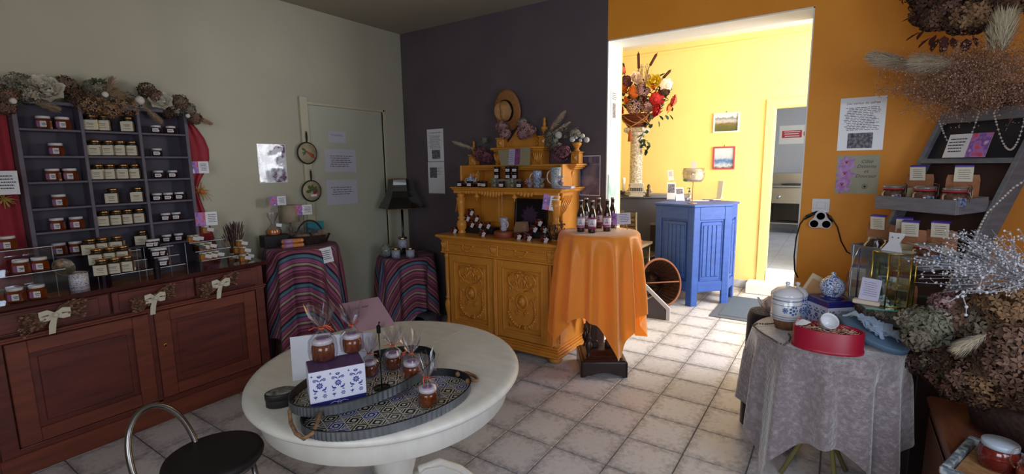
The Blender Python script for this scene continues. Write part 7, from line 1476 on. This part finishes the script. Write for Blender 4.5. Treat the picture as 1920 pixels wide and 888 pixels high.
mk('post', M().tube([(.028,-.004,0),(.028,-.004,.245)], .0035, 6), mat('violet_post', '#3b2f52', .3, coat=.6), ac); mk('chain', M().tube([(.026,-.008,.25),(.012,-.012,.20),(-.004,-.01,.12),(-.006,-.008,.05),(-.002,-.008,.0)], .0022, 5), mat('silver_jewel'), ac); mk('foot', M().cb(-.005,.145,-.012,.012,0,.004,.001), acryl, ac)
tc_ = thing('notice_card', 'small lilac text card on a pale wooden foot before the jewellery cabinet', 'card', (.142, 2.735, .9345), R(-12))
mk('wooden_foot', M().cb(-.055,.050,-.022,.022,0,.020,.004), mat('pale_foot', '#c9b9a8', .5), tc_); c_ = mk('card', M().box(-.038,.038,0,.001,0,.105), mat('lilac_white', '#b9b6cc', .5), tc_, loc=(.002,.0,.016), rot=(R(-8), R(4), 0)); mk('print', bars(.06, 7, 0, .085, .010, .002, 8), mat('violet_ink', '#5a4a8a', .6), c_)
# ================================================================ CHEST AND DRIED FLOWERS AT THE RIGHT EDGE
chw = mat('chestnut_wood', '#7c4a34', .45, col2='#66392a', scale=5, stretch=(5,1,1), bump=.08, coat=.2)
CX0, CX1, CY0, CY1, CHT = .40, 1.12, 1.70, 2.82, .52
cs = thing('chest', 'low red-brown wooden chest at the right edge under the dried hydrangeas', 'chest', ((CX0+CX1)/2, (CY0+CY1)/2, 0)); hx, hy = (CX1-CX0)/2, (CY1-CY0)/2
mk('chest_body', M().cb(-hx+.015,hx-.015,-hy+.015,hy-.015,.04,CHT-.03,.004), chw, cs); mk('lid', M().cb(-hx,hx,-hy,hy,CHT-.03,CHT,.008), chw, cs)
for y0, y1 in ((-hy+.05,-.03),(.03,hy-.05)): mk('side_panel', M().cb(-hx+.008,-hx+.016,y0,y1,.09,CHT-.08,.003), chw, cs)
for x in (-hx+.04,hx-.04):
    for y in (-hy+.04,hy-.04): mk('foot', M().cyl((x,y,0), .03, .04, 14), darkw, cs)
hp_ = thing('dried_flower_heap', 'heap of dried hydrangeas and pampas on the brown chest, right of the velvet table', 'dried flowers', (.72, 2.55, CHT)); HO = Vector((.72, 2.55, CHT))
bb0 = M().lathe([(.20,.0),(.24,.02),(.27,.14),(.26,.16),(.18,.15),(0,.15)], 30); mk('wicker_base', bb0, wick, hp_, loc=(.03,.04,.001))
for k, (px, py, y, r_, kd, n, sz_) in enumerate(((1738,612,2.60,.085,'green',150,.020),(1715,600,2.62,.055,'grey',90,.018),(1765,600,2.62,.060,'grey',90,.018),(1722,632,2.56,.055,'olive',90,.018),(1775,572,2.66,.060,'pink',100,.016),(1800,598,2.62,.075,'brown',120,.017),(1835,575,2.62,.080,'brown',120,.017),(1860,612,2.55,.085,'olive',130,.017),(1892,572,2.52,.095,'tan',160,.015),(1920,590,2.50,.08,'tan',120,.015),
    (1905,640,2.46,.09,'brown',140,.015),(1890,690,2.42,.085,'brown',140,.015),(1918,735,2.38,.07,'dark',110,.014),(1850,660,2.52,.075,'dark',120,.015),(1800,660,2.58,.07,'dark',110,.015),(1770,655,2.62,.065,'dark',110,.014),(1815,705,2.50,.075,'brown',120,.013),(1860,720,2.45,.08,'tan',130,.012),(1770,700,2.60,.07,'dark',110,.013),(1755,680,2.66,.06,'olive',90,.013),(1725,680,2.70,.06,'dark',90,.013),(1820,630,2.62,.08,'dark',110,.015),(1790,730,2.52,.05,'dark',80,.012),(1835,745,2.46,.05,'dark',80,.012))):
    p = at(px, py, y=y); p.z = max(p.z, CHT+r_*.9+.01); head(hp_, tuple(p-HO), r_, kd, n, 130+k, sz_)
p0_ = at(1850,626,y=2.44)-HO; p1_ = at(1796,652,y=2.42)-HO; mk('pampas_plume', plume((0,0,0), p1_-p0_, (p1_-p0_).length*1.1, .035, 700, 77, 0), pampl, hp_, loc=p0_)
for k, (px, py, y, r_, kd) in enumerate(((1650,556,2.98,.05,'olive'),(1630,550,3.0,.04,'brown'),(1672,566,2.96,.035,'grey'),(1596,508,3.24,.05,'dark'),(1612,500,3.22,.045,'brown'))):
    pass
lp_ = thing('dried_sprig_bunch', 'small brown dried flowers under the glass shelf, right of the blue-white box', 'dried flowers', (.165, 2.90, VZ)); LO = Vector((.165, 2.90, VZ))
for k, (px, py, y, r_, kd) in enumerate(((1640,560,2.86,.045,'olive'),(1655,570,2.84,.04,'grey'),(1672,585,2.82,.032,'olive'),(1622,555,2.88,.035,'brown'))): p = at(px, py, y=y); p.z = min(max(p.z, VZ+r_), .925-r_); head(lp_, tuple(p-LO), r_, kd, 80, 170+k, .013)
# white sprays
gy = thing('white_sprays', 'spray of thin white-budded branches fanning out over the hydrangeas at right edge', 'dried flowers', (.60, 2.42, .98)); GO = Vector((.60, 2.42, .98)); rr = random.Random(21); b = M(); bu_ = M()
root = at(1935, 530, y=2.45)-GO
for k in range(105):
    if k < 84: px, py = 1745+rr.random()**.9*175, 428+rr.random()**1.1*125
    else: px, py = 1690+rr.random()*90, 450+rr.random()*95
    if py > 560 and px > 1760: py = 470+rr.random()*70
    y = 2.20+rr.random()*.35; e_ = at(px, py, y=y)-GO; mid = root.lerp(e_, .5)+Vector((rr.uniform(-.03,.03), rr.uniform(-.04,.04), rr.uniform(-.02,.05))); pts_ = [root.lerp(mid, t)*(1-t)+mid.lerp(e_, t)*t for t in [i/7 for i in range(8)]]
    b.tube(pts_, [.0016-.00012*i for i in range(8)], 4)
    for q in range(9):
        t = rr.uniform(.45, 1); i = min(6, int(t*7)); c0 = pts_[i].lerp(pts_[i+1], t*7-i); o_ = Vector((rr.uniform(-1,1), rr.uniform(-1,1), rr.uniform(-1,1)))*.016; b.tube([c0, c0+o_], .0008, 3, caps=False); bu_.ball(tuple(c0+o_), rr.uniform(.0024,.0044), 5)
for pts_px in (((1920,530),(1880,545),(1850,548),(1835,540),(1842,520),(1858,508)),((1840,545),(1815,545),(1805,555),(1812,575),(1811,590)),((1765,560),(1780,565),(1795,556),(1806,547))):
    q_ = [at(px, py, y=2.30)-GO for px, py in pts_px]; b.tube(q_, .002, 5)
    for c0 in q_[2:]: bu_.ball(tuple(c0), .006, 6)
wsp = mat('white_spray', '#98989e', .8); mk('stems', b, wsp, gy, kind='stuff'); mk('buds', bu_, mat('white_bud', '#bcbcc2', .8), gy, kind='stuff')
vs_ = mk('vase', M().lathe([(.05,0),(.07,.02),(.075,.12),(.045,.24),(.05,.30),(.046,.30),(.04,.24),(0,.05)], 24), china, gy, loc=Vector((.92, 2.30, CHT+.002))-GO)
b = M()
for k in range(8): b.tube([Vector((.92+rr.uniform(-.02,.02), 2.30+rr.uniform(-.02,.02), .80))-GO, Vector((.86,2.36,.95))-GO+Vector((0,rr.uniform(-.02,.02),0)), root], .002, 4)
mk('bundle', b, wsp, gy)
# dark slate tray with jar and jug on the chest
tz = CHT+.001; c0 = at(1795, 832, z=tz)
tr = thing('slate_tray', 'tray with mottled grey rim and ribbed bamboo mat on the brown chest', 'tray', (.545, 2.20, tz), R(-22)); b = M(); 
for x0, x1, y0, y1 in ((-.14,.14,-.17,-.145),(-.14,.14,.145,.17),(-.14,-.115,-.145,.145),(.115,.14,-.145,.145)): b.cb(x0,x1,y0,y1,0,.028,.004)
mk('rim', b, mat('mottled_grey', '#5f6a72', .4, col2='#a3a9ac', scale=40, ramp=(.45,.6), coat=.4), tr); mk('tray_base', M().box(-.12,.12,-.15,.15,0,.004), trayin, tr)
for k in range(28): mk('bamboo_slat', M().cb(-.112,.112,-.142+.0102*k,-.1335+.0102*k,.004,.009,.001), mat('bamboo', '#9a7048', .5, rnd=1, col2='#7c5838', scale=30), tr)
jj = thing('jam_pot', 'large dark red jam pot with a pale blue-white lid in the slate-rimmed tray', 'jar', (.525, 2.235, tz+.0095)); mk('jar_body', M().lathe([(.045,0),(.052,.005),(.056,.04),(.052,.07),(.046,.078)], 32), redjam, jj); mk('lid', M().lathe([(.048,.077),(.050,.079),(.050,.092),(.048,.095),(0,.095)], 36), mat('pale_blue_lid', '#a9b6c4', .35, coat=.4), jj)
jg = thing('oil_jug', 'small glass jug with orange liquid and pale green stopper in the slate-rimmed tray', 'jug', (.600, 2.175, tz+.0095)); mk('liquid', M().lathe([(0,.002),(.040,.002),(.044,.02),(.043,.045),(0,.045)], 24), mat('orange_liquid', '#a8401a', .1, coat=1), jg)
mk('glass_body', M().lathe([(.042,0),(.046,.02),(.044,.06),(.022,.10),(.020,.135)], 24), glassj, jg); mk('glass_handle', M().tube([(-.043-.018*math.sin(PI*i/8), 0, .075+.035*math.cos(PI*i/8)) for i in range(9)], .004, 6), glassj, jg); mk('stopper', M().lathe([(.024,.130),(.026,.135),(.026,.165),(.022,.170),(0,.170)], 20), mat('pale_green_stopper', '#a3a878', .5), jg)
# ================================================================ DRIED ARRANGEMENT ON TOP OF THE STAND
da = thing('dried_bouquet', 'huge dried bouquet of hydrangeas, pampas and brown grasses on top of the grey stand', 'dried flowers', tuple(dl_(-.2, ly(1.86)+.05, 1.862))); DO = da.location.copy(); rr = random.Random(33)
for k, (px, py, y, r_, kd) in enumerate(((1745,8,3.32,.085,'dark'),(1768,30,3.30,.07,'brown'),(1748,38,3.32,.05,'dark'),(1795,10,3.25,.09,'brown'),(1822,30,3.20,.085,'tan'),(1800,38,3.22,.065,'dark'),(1850,20,3.16,.08,'tan'),(1835,42,3.18,.045,'dark'),(1775,15,3.30,.06,'plum'),(1905,-5,3.08,.08,'dark'),(1728,30,3.36,.045,'dark'),(1730,-25,3.34,.09,'dark'),(1800,-35,3.25,.10,'brown'),(1870,-30,3.15,.10,'dark'))):
    head(da, tuple(at(px, py, y=y)-DO), r_, kd, 140, 200+k, .016)
bl3 = M()
for px, py, a in ((1760,72,-2.0),(1745,70,-2.4),(1725,60,-2.6),(1775,75,-1.8),(1812,72,-1.6),(1720,30,-2.9),(1845,60,-1.0)): q = at(px, py, y=3.25)-DO; leaf(bl3, q, (math.cos(a), -.3, math.sin(a)), .07, .022); leaf(bl3, q+Vector((.02,0,.01)), (math.cos(a+.4), -.3, math.sin(a+.4)), .06, .02)
mk('dark_leaves', bl3, mat('dark_red_leaf', '#4f241c', .8), da)
for k, (a, b_, w_, n, m_) in enumerate((((1735,126,3.28),(1628,105,3.30),.055,1500,pampl),((1800,118,3.12),(1712,116,3.14),.06,1500,pampl),((1878,95,3.0),(1885,28,3.0),.065,1500,mat('pampas_cream', '#c2b69a', .95)),((1862,100,3.02),(1866,50,3.0),.045,500,mat('pampas_cream')))):
    p_, q_ = at(*a[:2], y=a[2])-DO, at(*b_[:2], y=b_[2])-DO; mk('pampas_plume', plume((0,0,0), q_-p_, (q_-p_).length, w_, n, 80+k, -.02), m_, da, loc=p_)
b = M(); fl2 = M(); rt_ = at(1860, 205, y=3.2)-DO
for k in range(1500):
    px = 1815+rr.gauss(0, 60); py = 150+rr.gauss(0, 27)+(px-1790)*-.12; px = max(1650, min(1960, px)); py = max(75, min(222, py)); py = min(py, 168) if px < 1700 else py; y = 3.18+rr.gauss(0, .10)+(1790-px)*.0010; y = min(y, 3.72)
    q = at(px, py, y=y)-DO; s_ = rt_+(q-rt_)*rr.uniform(.2,.6)+Vector((rr.uniform(-.03,.03),)*3); w_ = (q-s_).orthogonal().normalized()*.0009; b.add([s_-w_, s_+w_, q], [(0,1,2)])
    for j in range(9):
        c0 = q+Vector((rr.gauss(0,.022), rr.gauss(0,.022), rr.gauss(0,.022))); r_ = rr.uniform(.0012,.0030); fl2.add([c0+Vector((r_,0,-r_)), c0+Vector((-r_,r_,-r_)), c0+Vector((-r_,-r_,0)), c0+Vector((0,0,r_*1.4))], [(0,1,2),(0,1,3),(1,2,3),(2,0,3)], 1 if rr.random() < .3 else 0)
        w2 = Vector((rr.uniform(-1,1), rr.uniform(-1,1), rr.uniform(-1,1))).normalized()*.0006; b.add([q-w2, q+w2, c0], [(0,1,2)])
mk('grass_stems', b, mat('brown_grass', '#8d6850', .9), da, kind='stuff'); mk('grass_seeds', fl2, [mat('brown_seed', '#94705a', .8), mat('pale_seed', '#b99a84', .7)], da, kind='stuff')
mk('tie_base', M().lathe([(.06,0),(.10,.03),(.09,.10),(.0,.12)], 18), wick, da, loc=(.0,.0,.001))
for k in range(7):
    q = at(1700+35*k, 200-4*k, y=3.3-.03*k)-DO; mk('hydrangea_head', florets((0,0,0), .05, 70, 240+k, .012), HYD['brown'], da, loc=q) if k > 2 else None
